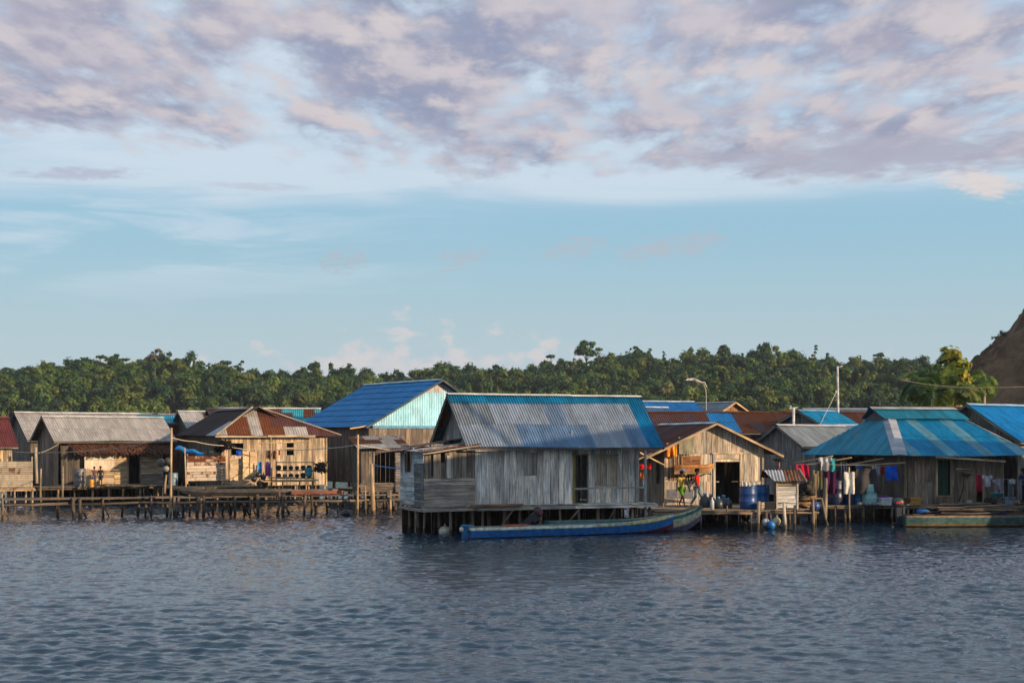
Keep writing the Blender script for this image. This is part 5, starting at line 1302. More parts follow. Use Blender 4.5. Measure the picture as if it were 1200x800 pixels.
free_pole('stake leaning by the far-left dark corner of the children\'s house', 73, 546, 583, 72, .05, (.30, .24, .17), 1, 'stake', 'post')
free_pole('stake rising in front of the left end of the children\'s deck', 47, 549, 583, 72, .045, (.34, .27, .18), 1, 'stake', 'post')
free_pole('thick pale post at the corner between the sheet screen and the grey house', 43, 524, 566, 79, .09, (.40, .34, .26), -1, 'corner_post', 'post')
free_pole('thin pole left of the rusty sheet screen', 218, 524, 575, 75.5, .04, LP_, -1.5, 'stake', 'post')
free_pole('thin upright pole before the hanging towels of the hipped house', 318, 512, 575, 76.6, .04, LP_, -.5, 'stake', 'post')
def rope(label, pts, r, col, name='rope', mat='cloth', cat='rope'):
    P3 = [P(*p) for p in pts]; out = []
    for i in range(len(P3)-1):
        for k in range(6): out.append(P3[i]+(P3[i+1]-P3[i])*(k/6)+Vector((0, 0, -.03*math.sin(math.pi*k/6)*(P3[i+1]-P3[i]).length/3)))
    out.append(P3[-1]); mb = MB(); mb.tube(out, r, col, 6); return tag(mb.build(name, mat, None), label, cat)
rope('pale slack rope strung from the tall left pole past the hipped house', [(201, 512.5, 67), (228, 517, 71.5), (262, 522, 76), (285, 526, 76.4), (320, 526.5, 76.6), (352, 527, 75.5), (382, 525, 74), (419, 520.5, 70.2), (444, 525, 71), (466, 528, 71.5)], .021, (.55, .48, .38))
rope('grey cable sagging across the front of the grey-roofed house to the tall pole', [(12, 529, 76), (70, 530, 75), (130, 525.5, 74), (170, 519, 71), (200, 511, 67.2)], .018, (.28, .25, .22), 'cable', 'dark', 'cable')
rope('short rope slanting from the thick pale post up to the grey eave', [(45, 531, 79), (56, 527, 80), (69, 520, 81)], .014, (.5, .42, .32))
rope('overhead cable crossing in front of the palms and the earth bank', [(1052, 444, 95), (1078, 449, 95), (1120, 453.5, 95), (1160, 454, 95), (1215, 452, 95)], .026, (.22, .20, .16), 'cable', 'dark', 'cable')
rope('thin guy wire running down left from the tall white pole', [(980.5, 458, 84), (966, 487, 82), (960, 499, 80)], .02, (.4, .4, .38), 'wire', 'dark', 'wire')

# canoe / planks lying on the footbridge
def canoe(name, label, p0, p1, w_, h_, cols, cat='canoe', n=16, zoff=0, sheer=.0, mat='paint', inner=(.1, .08, .06), flip=False):
    """slim double ended hull from p0 (stern) to p1 (bow); cols: (bottom, side, top) bands"""
    a, b = Vector(p0), Vector(p1); th = math.degrees(math.atan2(b.y-a.y, b.x-a.x)); L = math.hypot(b.x-a.x, b.y-a.y)
    H = thing(name, label, cat, (a.x, a.y, a.z), th); return H, L
def hull(H, L, w_, h_, bands, bow=.25, stern=.1, bowrise=.35, sternrise=.0, n=28, mat='paint', inner=(.16, .13, .10), draft=.18, flare=.75, transom=True, name='hull', keelrise=.9):
    """bands: list of (fraction of height, colour) from bottom; the stern at x=0, bow at x=L"""
    st = []
    for i in range(n+1):
        t = i/n
        wf = 1.0
        if t > 1-bow: wf = max(.03, max(0.0, math.cos((t-(1-bow))/bow*math.pi/2))**.8)
        if t < stern: wf = (.72 if transom else .05)+(1-(.72 if transom else .05))*math.sin(t/stern*math.pi/2)
        top = h_+bowrise*max(0, (t-.45)/.55)**2.2+sternrise*max(0, (.35-t)/.35)**2
        bot = -draft+keelrise*(bowrise+h_)*max(0, (t-.78)/.22)**2.2*.8
        st.append((t*L, wf*w_/2, bot, top))
    mb = MB(); fr = [0]+[f for f, c in bands]
    def pt(s, f, side, inset=0):
        x, hw, bo, to = s; z = bo+(to-bo)*f; ww = hw*(flare+(1-flare)*min(1, f*1.1))*(min(1, (f*3.2+.35))) - inset
        return (x, side*max(ww, .0), z)
    for side in (-1, 1):
        for bi, (f1, c) in enumerate(bands):
            f0 = fr[bi]
            for i in range(n):
                q = [pt(st[i], f0, side), pt(st[i+1], f0, side), pt(st[i+1], f1, side), pt(st[i], f1, side)]
                if side > 0: q = q[::-1]
                mb.quad(q, c, [(i*.3, f0), (i*.3+.3, f0), (i*.3+.3, f1), (i*.3, f1)])
        for i in range(n):   # inside
            q = [pt(st[i], .25, side, .04), pt(st[i+1], .25, side, .04), pt(st[i+1], 1, side, .04), pt(st[i], 1, side, .04)]
            mb.quad(q, inner)
            q = [pt(st[i], 1, side), pt(st[i+1], 1, side), pt(st[i+1], 1, side, .045), pt(st[i], 1, side, .045)]; mb.quad(q, bands[-1][1])
    for i in range(n):
        mb.quad([pt(st[i], 0, -1), pt(st[i], 0, 1), pt(st[i+1], 0, 1), pt(st[i+1], 0, -1)], bands[0][1])
        mb.quad([pt(st[i], .25, -1, .04), pt(st[i+1], .25, -1, .04), pt(st[i+1], .25, 1, .04), pt(st[i], .25, 1, .04)], inner)
    for bi, (f1, c) in enumerate(bands): mb.quad([pt(st[0], fr[bi], -1), pt(st[0], fr[bi], 1), pt(st[0], f1, 1), pt(st[0], f1, -1)], c)
    o = mb.build(name, mat, H); return st, pt, o
def boat(name, label, A, B, w_, h_, bands, **kw):
    th = math.degrees(math.atan2(B[1]-A[1], B[0]-A[0])); L = math.hypot(B[0]-A[0], B[1]-A[1])
    gz = kw.pop('gz', 0); H = thing(name, label, kw.pop('cat', 'boat'), (A[0], A[1], gz), th); st, pt, o = hull(H, L, w_, h_, bands, **kw); return H, L, st, pt
c0 = PRF.px(206, 575, .5); c1 = PRF.px(342, 575, .5)
boat('canoe', 'long slim blackish canoe lying on the footbridge before the hipped house', PRF.w(c1[0], .5, 0)[:2], PRF.w(c0[0], .5, 0)[:2], .55, .27, [(.5, (.035, .035, .04)), (1, (.06, .06, .065))], gz=PRZ+.06, draft=.04, bowrise=.18, bow=.35, stern=.25, transom=False, inner=(.03, .03, .03), cat='canoe')
def slab(name, label, cat, a, b, w_, h_, col, mat='wood'): mb = MB(); mb.beam(a, b, w_, h_, col); return tag(mb.build(name, mat, None), label, cat)
e0 = PRF.px(341, 575, .3); e1 = PRF.px(402, 575, .3); w0_, w1_ = PRF.w(e0[0], .3, PRZ+.14), PRF.w(e1[0], .3, PRZ+.14)
slab('timber', 'reddish-brown timber beam lying on the footbridge right of the dark canoe', 'timber', w0_, w1_, .25, .16, (.20, .075, .05, 0))
w0_, w1_ = PRF.w(e0[0]-.6, .7, PRZ+.16), PRF.w(e1[0]-.2, .7, PRZ+.16)
slab('timber', 'grey timber lying behind the reddish beam on the footbridge', 'timber', w0_, w1_, .25, .24, (.14, .14, .15, 0))

# ================================================================== small shed between blue house and central house
def shed():
    D = 73; th = 16; a = Vector((X_(424, D), D, 0)); F = Fr(a.x, a.y, th)
    H = thing('open_shed', 'small dark open shed with sunlit rusty roof edge left of the central house', 'shed', a, th)
    corr(H, [(-.3, -.5, 3.16), (2.5, -.5, 3.28), (2.5, 2.6, 3.95), (-.3, 2.6, 3.75)], rc((.42, .36, .30), .25, .35, .35), wl=.13, rowlen=1.2, sag=.05)
    wall(H, 'wall', (-.05, .0), (1, 0), (0, -1), .62, 1.3, 3.1, .2, pal((.14, .12, .105), .25))
    wall(H, 'wall', (-.05, .02), (1, 0), (0, -1), 1.9, .95, 0, .15, pal((.13, .11, .095), .25), vert=False, z1=1.45)
    wall(H, 'wall', (1.75, -.1), (1, 0), (0, -1), .7, .95, 0, .14, pal((.20, .20, .21), .25), vert=False, z1=3.0)
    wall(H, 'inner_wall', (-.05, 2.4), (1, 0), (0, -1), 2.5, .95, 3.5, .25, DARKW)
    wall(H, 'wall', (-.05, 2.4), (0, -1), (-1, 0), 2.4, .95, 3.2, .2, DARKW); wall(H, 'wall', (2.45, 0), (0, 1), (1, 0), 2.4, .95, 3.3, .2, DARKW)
    floor_(H, -.1, 2.5, -.1, 2.4, 1.38, GREYD)
    board(H, (.62, -.03, .9), (.62, -.03, 3.05), .08, .08, GREYD(), 'post')
    stilts(H, gridpts(0, 2.4, .05, 2.3, .8, 1.1), 1.35)
    return F
SF = shed()
rope('blue plastic line strung across the opening of the dark shed', [(437, 545, 72.5), (452, 547, 72), (470, 549, 71)], .03, (.03, .18, .5), 'line', 'plastic', 'rope')
deck_thing('dark low deck linking the shed with the big blue house', 384, 78, 470, 76, 3.2, 1.0, pal((.12, .10, .08), .3))
# ================================================================== BOATS
WHT = (.80, .82, .76); B1 = (.008, .13, .40)
H1, L1, st1, pt1 = boat('motor_boat', 'long blue boat with white rim and red bottom moored before the central house', (X_(549, 52.9), 52.9), (X_(789, 56.6), 56.6), .9, .41,
    [(.30, (.14, .02, .02)), (.76, B1), (.82, (.16, .26, .16)), (1.0, WHT)], bowrise=.30, bow=.26, keelrise=.55, draft=.12, inner=(.20, .19, .16))
# yellow painted forward rim, patches, thwarts and rudder
mb = MB()
for i in range(17, 27):
    for sd_ in (-1,):
        q = [pt1(st1[i], .80, sd_), pt1(st1[i+1], .80, sd_), pt1(st1[i+1], 1.0, sd_), pt1(st1[i], 1.0, sd_)]; q = [(x, y-.006, z+.003) for x, y, z in q]; mb.quad(q, (.78, .68, .32))
mb.build('bow_stripe', 'paint', H1, label='yellow stripe along the bow')
mb = MB()
for i in range(16, 21):
    q = [pt1(st1[i], .84, -1), pt1(st1[i+1], .84, -1), pt1(st1[i+1], .97, -1), pt1(st1[i], .97, -1)]; mb.quad([(x, y-.012, z+.002) for x, y, z in q], (.62, .62, .56))
mb.build('patch_board', 'paint', H1)
for x in (.9, 2.6, 4.4, 6.0): m = MB(); m.box((x, 0, .36), (.22, .84, .04), (.40, .38, .33)); m.build('thwart', 'paint', H1)
m = MB(); m.box((1.9, -.1, .45), (.95, .3, .05), (.50, .12, .05)); m.build('board', 'paint', H1, label='orange board lying across the stern')
m = MB(); m.box((-.14, 0, .22), (.22, .08, .62), (.012, .14, .36)); m.box((-.05, 0, .48), (.4, .3, .05), (.04, .22, .40)); m.build('rudder', 'paint', H1, label='blue rudder post')
m = MB(); m.blob((-.32, -.1, .34), (.09, .09, .10), (.55, .52, .45), 2); m.build('float', 'plastic', H1)

H2, L2, st2, pt2 = boat('motor_boat', 'boat with teal rim and cream hull lying behind the long blue boat', (X_(641, 55.3), 55.3), (X_(822, 57.9), 57.9), .9, .50,
    [(.34, (.20, .16, .26)), (.44, (.36, .32, .28)), (.74, (.55, .52, .33)), (1.0, (.03, .20, .22))], bowrise=.50, bow=.28, keelrise=.7, draft=.12, inner=(.14, .16, .14))
mb = MB()
for i in range(19, 27):
    q = [pt2(st2[i], .9, -1), pt2(st2[i+1], .9, -1), pt2(st2[i+1], 1.0, -1), pt2(st2[i], 1.0, -1)]; mb.quad([(x, y-.006, z+.004) for x, y, z in q], (.60, .50, .30))
mb.build('gunwale', 'paint', H2, label='pale worn gunwale at the bow')
for x in (1.2, 2.8, 4.2): m = MB(); m.box((x, 0, .40), (.2, .8, .04), (.26, .24, .2)); m.build('thwart', 'paint', H2)
def outboard(label, loc, th, tilt, col=(.022, .024, .030), stripe=(.5, .02, .03), s=1.0, stripe2=None):
    t = thing('outboard_motor', label, 'outboard motor', loc, th)
    M = Matrix.Rotation(R(tilt), 4, 'Y')
    def fin(mb, nm, mat, **kw):
        mb.v = [tuple((M @ Vector((x*s, y*s, z*s)))) for x, y, z in mb.v]; return mb.build(nm, mat, t, **kw)
    m = MB()   # cowling: tapered rounded block
    pr = [(0, .10), (.02, .17), (.10, .20), (.22, .20), (.32, .17), (.38, .10), (.40, .02)]
    base = len(m.v); n = 16
    for z, r in pr:
        for k in range(n):
            a = 2*math.pi*k/n; ca, sa = math.cos(a), math.sin(a); sq = 1/max(abs(ca), abs(sa))**.45
            m.v.append((ca*r*1.35*sq*.95-.03, sa*r*.85*sq*.95, .28+z*1.0))
    for i in range(len(pr)-1):
        for k in range(n):
            k2 = (k+1) % n; m.f.append((base+i*n+k, base+i*n+k2, base+(i+1)*n+k2, base+(i+1)*n+k)); m.c.append(c4(col)); m.sm.append(True); m.uv.append([(0, 0)]*4)
    fin(m, 'cowling', 'plastic')
    m = MB()
    for sy in (-1, 1): m.box((-.03, sy*.172, .47), (.30, .012, .06), stripe)
    fin(m, 'stripe', 'plastic', label='red stripe on the cowling')
    m = MB(); m.hexa([(-.10, -.06, -.45), (.10, -.06, -.45), (.10, .06, -.45), (-.10, .06, -.45), (-.15, -.10, .28), (.15, -.10, .28), (.15, .10, .28), (-.15, .10, .28)], c4(col, 1.3)); m.box((.18, 0, .15), (.10, .24, .32), c4(col, 1.5)); fin(m, 'leg', 'plastic')
    m = MB(); m.tube([(-.25, 0, -.48), (.12, 0, -.48), (.18, 0, -.48)], [.02, .055, .04], c4(col, 1.2), 8); m.hexa([(-.12, -.01, -.66), (.02, -.01, -.62), (.02, .01, -.62), (-.12, .01, -.66), (-.12, -.01, -.48), (.08, -.01, -.48), (.08, .01, -.48), (-.12, .01, -.48)], c4(col, 1.2)); m.box((-.1, 0, -.38), (.38, .2, .015), c4(col, 1.2)); fin(m, 'gearcase', 'plastic')
    m = MB()
    for k in range(3):
        a = 2*math.pi*k/3; m.hexa([(-.30, 0, -.48), (-.26, .01, -.47), (-.26, .02, -.47), (-.30, .02, -.47), (-.32, math.cos(a)*.11-.03, -.48+math.sin(a)*.11), (-.26, math.cos(a)*.11+.03, -.48+math.sin(a)*.11), (-.25, math.cos(a)*.11+.03, -.47+math.sin(a)*.11), (-.31, math.cos(a)*.11-.03, -.47+math.sin(a)*.11)], (.12, .12, .12))
    fin(m, 'propeller', 'metal')
    m = MB(); m.tube([(.12, 0, .30), (.35, .02, .36), (.55, .04, .42)], [.03, .025, .03], (.03, .03, .03), 7); fin(m, 'tiller', 'plastic')
    return t
F2x, F2y = X_(641, 55.3), 55.3
outboard('dark outboard motor with red stripe tilted up above the blue boat', (X_(622, 54.9), 54.9, .62), 24, 55, s=.85)
BT = (.055, .13, .135)
H3, L3, st3, pt3 = boat('cargo_boat', 'long weathered teal boat loaded with dark poles and planks at the right edge', (X_(1058, 59.9), 59.9), (X_(1058, 59.9)+9.2, 60.6), 1.25, .50,
    [(.30, (.05, .07, .05)), (.42, (.16, .11, .04)), (.86, BT), (1.0, (.24, .19, .14))], bowrise=.3, bow=.28, draft=.12, inner=(.12, .10, .08), mat='paint')
for x in (1.5, 3.5, 5.5, 7.4): m = MB(); m.box((x, 0, .42), (.18, 1.12, .05), (.25, .2, .15)); m.build('thwart', 'wood', H3)
outboard('blue-grey outboard motor with red marking on the stern of the plank-laden boat', (X_(1053, 59.9), 59.85, .55), 8, 0, (.016, .024, .038), (.45, .02, .03))
# load of the boat: loose poles, each lying on the thwarts
th3 = math.degrees(math.atan2(.7, 9.2)); F3 = Fr(X_(1058, 59.9), 59.9, th3)
desc = ['dark', 'pale', 'grey', 'brown', 'light tan', 'blackish']
for i in range(22):
    a = rnd.uniform(.3, 3.4); l = rnd.uniform(1.6, 3.6); y = rnd.uniform(-.45, .5); z = .50+.022*i*rnd.uniform(.6, 1.0); b = rnd.random()
    c = (.40, .30, .18) if i in (5, 12, 19) else pal((.12, .10, .085), .5)()
    m = MB(); m.tube([F3.w(a, y, z), F3.w(a+l/2, y+rnd.uniform(-.1, .1), z+.03), F3.w(a+l, y+rnd.uniform(-.25, .25), z+rnd.uniform(-.03, .10))], [.035, .04, .03], c, 6) if i % 2 else m.beam(F3.w(a, y, z), F3.w(a+l, y+rnd.uniform(-.25, .25), z+rnd.uniform(-.02, .08)), .14, .03, c4(c))
    o = m.build('pole' if i % 2 else 'plank', 'wood', None)
    tag(o, 'loose dark weathered '+('pole' if i % 2 else 'plank')+' in the tangled load of the teal boat' if i not in (5, 12, 19) else {5: 'light tan pole lowest in the load of the teal boat', 12: 'light tan plank slanting in the middle of the teal boat load', 19: 'light tan pole topmost on the load of the teal boat'}[i], 'pole' if i % 2 else 'plank', 'timber load in the teal boat')
m = MB(); m.blob(F3.w(.9, .1, .62), (.35, .2, .12), (.03, .12, .35), 3, .3); tag(m.build('tarpaulin', 'cloth', None), 'crumpled blue tarpaulin at the stern of the plank-laden boat', 'tarpaulin')
m = MB(); m.box(F3.w(4.0, -.1, .55), (.75, .35, .2), (.02, .05, .20)); m.box(F3.w(4.0, -.1, .67), (.8, .4, .03), (.03, .08, .26)); tag(m.build('crate', 'plastic', None), 'dark blue box amid the timber of the teal boat', 'box')

# floats and buoys
def ball(label, px, py, D, r, col, name='buoy', cat='buoy', z=None, amp=.03, mat='plastic', knot=True, group=None, squash=1.0):
    p = P(px, py, D);  p.z = z if z is not None else p.z
    t = thing(name, label, cat, p, 0, group)
    m = MB(); m.blob((0, 0, 0), (r, r, r*squash), col, rnd.randint(0, 99), amp); m.build('body', mat, t)
    if knot: m = MB(); m.tube([(0, 0, r*squash*.9), (.02, 0, r*squash+.05), (.0, 0.02, r*squash+.10)], [.035, .03, .02], c4(col, .7), 6); m.build('lug', mat, t)
    return t
ball('white foam float half sunk under the front corner of the central annex', 521, 621, 55.2, .24, (.55, .55, .50), z=.12, amp=.12, squash=.85)
ball('black round buoy floating in front of the footbridge', 405.5, 604, 68.2, .22, (.012, .012, .013), z=.12)
ball('small black float at the bow tip of the blue boat', 779, 622, 56.8, .20, (.014, .014, .016), z=.08, knot=False)
ball('small brown drifting float left of the central annex', 457, 631, 52.6, .09, (.12, .09, .06), z=.03, knot=False)
ball('pinkish-white scrap drifting behind the left end of the footbridge', 22.5, 593, 77, .16, (.6, .35, .34), 'drifting_bottle', 'litter', z=.05, knot=False, squash=.5)
ball('clear whitish plastic float under the jetty left of the blue one', 897, 611, 58.3, .17, (.40, .45, .48), z=.28)
ball('bright blue plastic float hanging under the jetty between two pale ones', 903.5, 613, 58.1, .19, (.02, .14, .42), z=.18)
ball('cream round float under the jetty right of the blue one', 910, 610, 58.4, .17, (.50, .42, .25), z=.32)
ball('dark blue ball float tied to the jetty end post', 955.5, 593.5, 58.5, .20, (.03, .06, .22), z=.93)
for i, (px, py, wd) in enumerate([(297.5, 561, 'leftmost'), (303, 556, 'upper left'), (308.5, 559, 'upper right'), (304, 566, 'lower left'), (310, 566.5, 'lower right')]):
    ball('%s black pot of the bunch hanging from the sunlit deck before the hipped house' % wd, px, py, 75.9+.1*i, .16, (.02, .018, .016), 'black_pot', 'pot', group='black pots hanging from the deck')
# dark net on the screen
bush(265, 530, 76.6, .55, 900, (.012, .010, .010), 'black tangled net heaped over the right end of the rusty sheet screen', 90, 'fishing_net', 'net')
bush(247, 532, 76.9, .22, 200, (.45, .35, .25), 'pale rag bundle on top of the rusty sheet screen', 93, 'rag', 'rag')

# barrels -------------------------------------------------------------
def barrel(label, px, pyb, pyt, D, r, col, rings=True, lid=True, name='barrel', cat='barrel', zb=None, group=None):
    z0 = HC+(HY-pyb)*D/FPX if zb is None else zb; z1 = HC+(HY-pyt)*D/FPX; h = z1-z0
    t = thing(name, label, cat, (X_(px, D), D, z0), 0, group)
    m = MB(); m.lathe([(r*.1, 0), (r*.93, 0), (r*.98, h*.05), (r, h*.18), (r*1.03, h*.32), (r*1.035, h*.34), (r, h*.36), (r, h*.64), (r*1.035, h*.66), (r*1.03, h*.68), (r, h*.82), (r*.97, h*.96), (r*.98, h)], (0, 0, 0), col, 22); m.build('body', 'plastic', t)
    if lid: m = MB(); m.lathe([(r*1.03, h*.955), (r*1.04, h*1.0), (r*.93, h*1.015), (r*.9, h*.99), (0.01, h*.99)], (0, 0, 0), c4(col, .75), 22); m.build('lid', 'plastic', t)
    return t
zt_ = HZD
barrel('blue barrel with bottles on top, beside the sunlit hut doorway', 877, 594, 569.5, 59.5, .36, (.015, .06, .22), zb=zt_)
barrel('brighter blue barrel standing right behind the bottle-topped one', 893.5, 593, 568, 60.4, .28, (.012, .10, .30), zb=zt_)
def bottle(label, px, D, z, h, r, col, cap=(.6, .6, .6), group=None, name='bottle'):
    t = thing(name, label, 'bottle', (X_(px, D), D, z), 0, group)
    m = MB(); m.lathe([(0.01, 0), (r, 0), (r, h*.62), (r*.9, h*.7), (r*.35, h*.86), (r*.35, h*.92)], (0, 0, 0), col, 12); m.build('body', 'plastic', t)
    m = MB(); m.lathe([(r*.4, h*.91), (r*.4, h), (0.005, h)], (0, 0, 0), cap, 10); m.build('cap', 'plastic', t)
for i, (px, c, wd) in enumerate([(869.5, (.45, .47, .42), 'leftmost'), (874, (.62, .64, .62), 'second'), (878, (.55, .55, .45), 'third'), (883, (.5, .6, .66), 'rightmost')]):
    bottle('%s small plastic bottle on the lid of the dark blue barrel' % wd, px, 59.45, zt_+.90, .24, .055, c, group='bottles on the blue barrel')
bottle('clear plastic water bottle standing on the jetty edge before the hut door', 834.5, 59.0, zt_, .5, .085, (.45, .52, .56))
for i, (px, D, r, wd) in enumerate([(826, 60.4, .24, 'leftmost big'), (833, 60.9, .22, 'rear'), (842, 59.4, .2, 'front'), (848, 60.0, .22, 'middle'), (853.5, 59.8, .17, 'rightmost')]):
    t = thing('water_jug', '%s dark jug of the cluster on the jetty before the hut doorway' % wd, 'jug', (X_(px, D), D, zt_), 0, 'dark jugs before the hut doorway')
    m = MB(); m.lathe([(.01, 0), (r*.8, 0), (r, r*.4), (r, r*1.3), (r*.7, r*1.8), (r*.28, r*2.1), (r*.28, r*2.35)], (0, 0, 0), (.025, .035, .045), 16); m.build('body', 'plastic', t)
    m = MB(); m.lathe([(r*.33, r*2.25), (r*.33, r*2.55), (.01, r*2.55)], (0, 0, 0), (.06, .25, .5), 10); m.build('cap', 'plastic', t)
barrel('small grey bucket standing on the jetty right of the crooked post', 891.5, 597, 588, 58.6, .16, (.22, .20, .17), lid=False, name='bucket', cat='bucket', zb=zt_)
m = MB(); m.box((X_(900, 58.9), 58.9, zt_+.14), (.5, .35, .28), (.02, .02, .022)); m.box((X_(900, 58.9), 58.9, zt_+.295), (.54, .38, .04), (.035, .035, .035)); tag(m.build('crate', 'plastic', None), 'low black crate between grey bucket and wooden hutch', 'crate')
# crooked posts sticking above the jetty edge
for px, y0, ln, lb in ((889.5, 587, -3, 'crooked thick post leaning through the jetty edge by the grey bucket'), (918.5, 589, 3, 'whitish leaning post before the wooden hutch'), (953, 584, 0, 'upright light stake at the right end of the lit jetty')):
    free_pole(lb, px+ln, y0, 618, 58.1, .07 if ln else .05, (.30, .24, .17) if ln != 3 else (.5, .44, .36), -ln, 'jetty_post', 'post')
# hutch ----------------------------------------------------------------
def hutch():
    D = 59.2; zb = zt_; t = thing('hutch', 'small wooden hutch with white front boards and rusty sloping roof on the jetty', 'hutch', (X_(910, D), D, 0), -4)
    w_, d = .88, .8; pf = pal((.60, .58, .52), .12); zr = 1.92
    wall(t, 'front', (0, 0), (1, 0), (0, -1), w_, 1.02+.02, 0, .17, lambda: rnd.choice([(.80, .78, .72, 0), (.78, .76, .70, 0), (.76, .74, .70, 0), (.34, .31, .27, 0)]), vert=False, z1=zr-.2, jag=.02)
    wall(t, 'front', (0, 0), (1, 0), (0, -1), w_, zr-.19, 0, .17, pal((.40, .33, .22), .1), vert=False, z1=zr, jag=.02)
    wall(t, 'front', (0, 0), (1, 0), (0, -1), w_, zb+.04, 0, .17, pal((.78, .76, .7), .05), vert=False, z1=zb+.24, jag=.02)
    wall(t, 'side', (0, d), (0, -1), (-1, 0), d, zb+.04, zr+.05, .15, pal((.16, .14, .12), .2)); wall(t, 'side', (w_, 0), (0, 1), (1, 0), d, zb+.04, zr+.05, .15, GREYD)
    wall(t, 'back', (w_, d), (-1, 0), (0, 1), w_, zb+.04, zr+.2, .15, GREYD)
    for x in (.02, w_-.02): board(t, (x, -.03, zb), (x, -.03, zr), .06, .05, (.5, .47, .42, 0), 'post')
    floor_(t, 0, w_, 0, d, 1.03, GREYD, beams=False)
    corr(t, [(-.12, -.28, 1.94), (w_+.30, -.28, 1.94), (w_+.12, .75, 2.40), (-.50, .75, 2.40)], lambda k, j, r, n: ((.42, .42, .43, .16) if k < 1 else (.25, .12, .07, .45)), wl=.13, rowlen=2, sheet=.85)
    corr(t, [(w_+.12, 1.6, 2.02), (-.5, 1.6, 2.02), (-.5, .75, 2.40), (w_+.12, .75, 2.40)], rc((.3, .2, .15), .1, .5, .3), wl=.13, rowlen=2)
    board(t, (w_+.32, -.3, 1.95), (w_+.14, .75, 2.43), .05, .08, (.36, .31, .26, 0), 'rake_board')
hutch()
# round pan on an orange stick
m = MB(); p = P(913, 540, 61); m.lathe([(.02, -.02), (.18, 0), (.26, .05), (.27, .10)], p, (.03, .03, .03), 18); t = m.build('pan', 'dark', None); tag(t, 'dark round pan hanging above the wooden hutch', 'pan')
m = MB(); m.tube([P(913, 550, 61), P(913, 541, 61)], .03, (.5, .12, .04), 6); tag(m.build('stick', 'plastic', None), 'short orange stick under the dark pan above the hutch', 'stick')
# firewood pile
for i in range(16):
    p = Vector((X_(941, 59.6)+rnd.uniform(-.45, .5), 59.6+rnd.uniform(-.25, .3), zt_+.05+.03*i)); d = Vector((rnd.uniform(-.5, .5), rnd.uniform(-.35, .35), rnd.uniform(-.08, .12)))
    m = MB(); m.tube([p-d*.6, p+d*.6], rnd.uniform(.025, .045), pal((.30, .19, .10), .4)(), 6); tag(m.build('firewood', 'wood', None), 'split brown stick in the firewood heap beside the wooden hutch', 'firewood', 'firewood heap on the jetty')
for i, (px, py, r) in enumerate([(936, 575, .26), (944, 571, .3), (950, 577, .24), (940, 584, .28), (931, 582, .2), (948, 566, .2)]):
    p = P(px, py, 61.3); t = thing('cooking_pot', ['leftmost', 'tallest', 'right', 'lowest', 'half-hidden left', 'topmost'][i]+' sooty pot stacked behind the firewood heap', 'pot', p, 0, 'sooty pots behind the firewood')
    m = MB(); m.lathe([(.01, -r*.6), (r*.6, -r*.6), (r, -r*.2), (r*.95, r*.3), (r*.8, r*.5), (r*.9, r*.55)], (0, 0, 0), (.03, .028, .026), 14); m.build('body', 'dark', t)
# frame that carries the pots
T_ = thing('rack', 'rough wooden rack carrying sooty pots behind the firewood heap', 'rack', (X_(941, 61.3), 61.3, 0))
for x in (-.5, .55): board(T_, (x, 0, zt_), (x, 0, zt_+1.1), .05, .05, GREYD(), 'post')
for z in (.25, .62, .9): board(T_, (-.55, 0, zt_+z-.16), (.6, 0, zt_+z-.16), .4, .03, GREYD(), 'shelf')
# gnarled posts of the drying place
free_pole('gnarled thick forked post at the left of the laundry place', 966, 541, 614, 61.7, .10, (.26, .23, .19), 3, 'post', 'post')
free_pole('thin pole standing among the laundry, a white garment hung before it', 996, 547, 610, 61.8, .04, (.42, .32, .2), -1, 'post', 'post')
free_pole('short pole holding the olive striped cloth', 956, 555, 592, 60.6, .035, (.36, .28, .18), 0, 'post', 'post')
free_pole('grey plank strut slanting down from the gnarled forked post', 974.5, 583, 601, 61.2, .07, (.26, .23, .19), -12, 'strut', 'post')
# laundry ---------------------------------------------------------------
def cloth(name, label, px0, px1, py0, py1, D, col, kind='cloth', folds=5, amp=.05, th=0, ragged=.05, col2=None, cat=None, group=None, shear=0, narrow=0.0):
    """hanging cloth with folds, real thickness; kinds: cloth, shirt, trousers, bag"""
    W = (px1-px0)*D/FPX; z1 = HC+(HY-py0)*D/FPX; z0 = HC+(HY-py1)*D/FPX; Hh = z1-z0; nx, ny = 16, 14; mb = MB(); ph = rnd.random()*6
    def pos(i, j, back):
        u, v = i/nx, j/ny   # v 0 bottom
        x = (u-.5)*W*(1-narrow*(1-v))+shear*(1-v)*W; z = z0+Hh*v
        if j == 0: z += ragged*Hh*math.sin(i*1.9+ph)
        a = amp*(1.1-.6*v)
        y = a*math.sin(u*math.pi*folds+ph+.6*math.sin(v*3+ph))+a*.4*math.sin(v*7+u*4)
        if v > .93: z -= .02*math.sin(u*9+ph)
        return (x, y+(.012 if back else 0), z)
    def keep(i, j):
        u, v = (i+.5)/nx, (j+.5)/ny
        if kind == 'shirt': return (v > .68) or (.2 < u < .8)
        if kind == 'trousers': return (v > .62) or not (.42 < u < .58)
        return True
    idx = {}
    for back in (0, 1):
        for j in range(ny):
            for i in range(nx):
                if not keep(i, j): continue
                q = [pos(i, j, back), pos(i+1, j, back), pos(i+1, j+1, back), pos(i, j+1, back)]
                c = col
                if col2 and (i//3) % 2: c = col2
                if back: q = q[::-1]
                mb.quad(q, c, None, True)
    # weld by building then removing doubles
    o = mb.build(name, 'cloth', None); bm = bmesh.new(); bm.from_mesh(o.data); bmesh.ops.remove_doubles(bm, verts=bm.verts, dist=.002); bm.to_mesh(o.data); bm.free()
    o.location = (X_((px0+px1)/2, D), D, 0); o.rotation_euler = (0, 0, R(th))
    return tag(o, label, cat or name.replace('_', ' '), group)
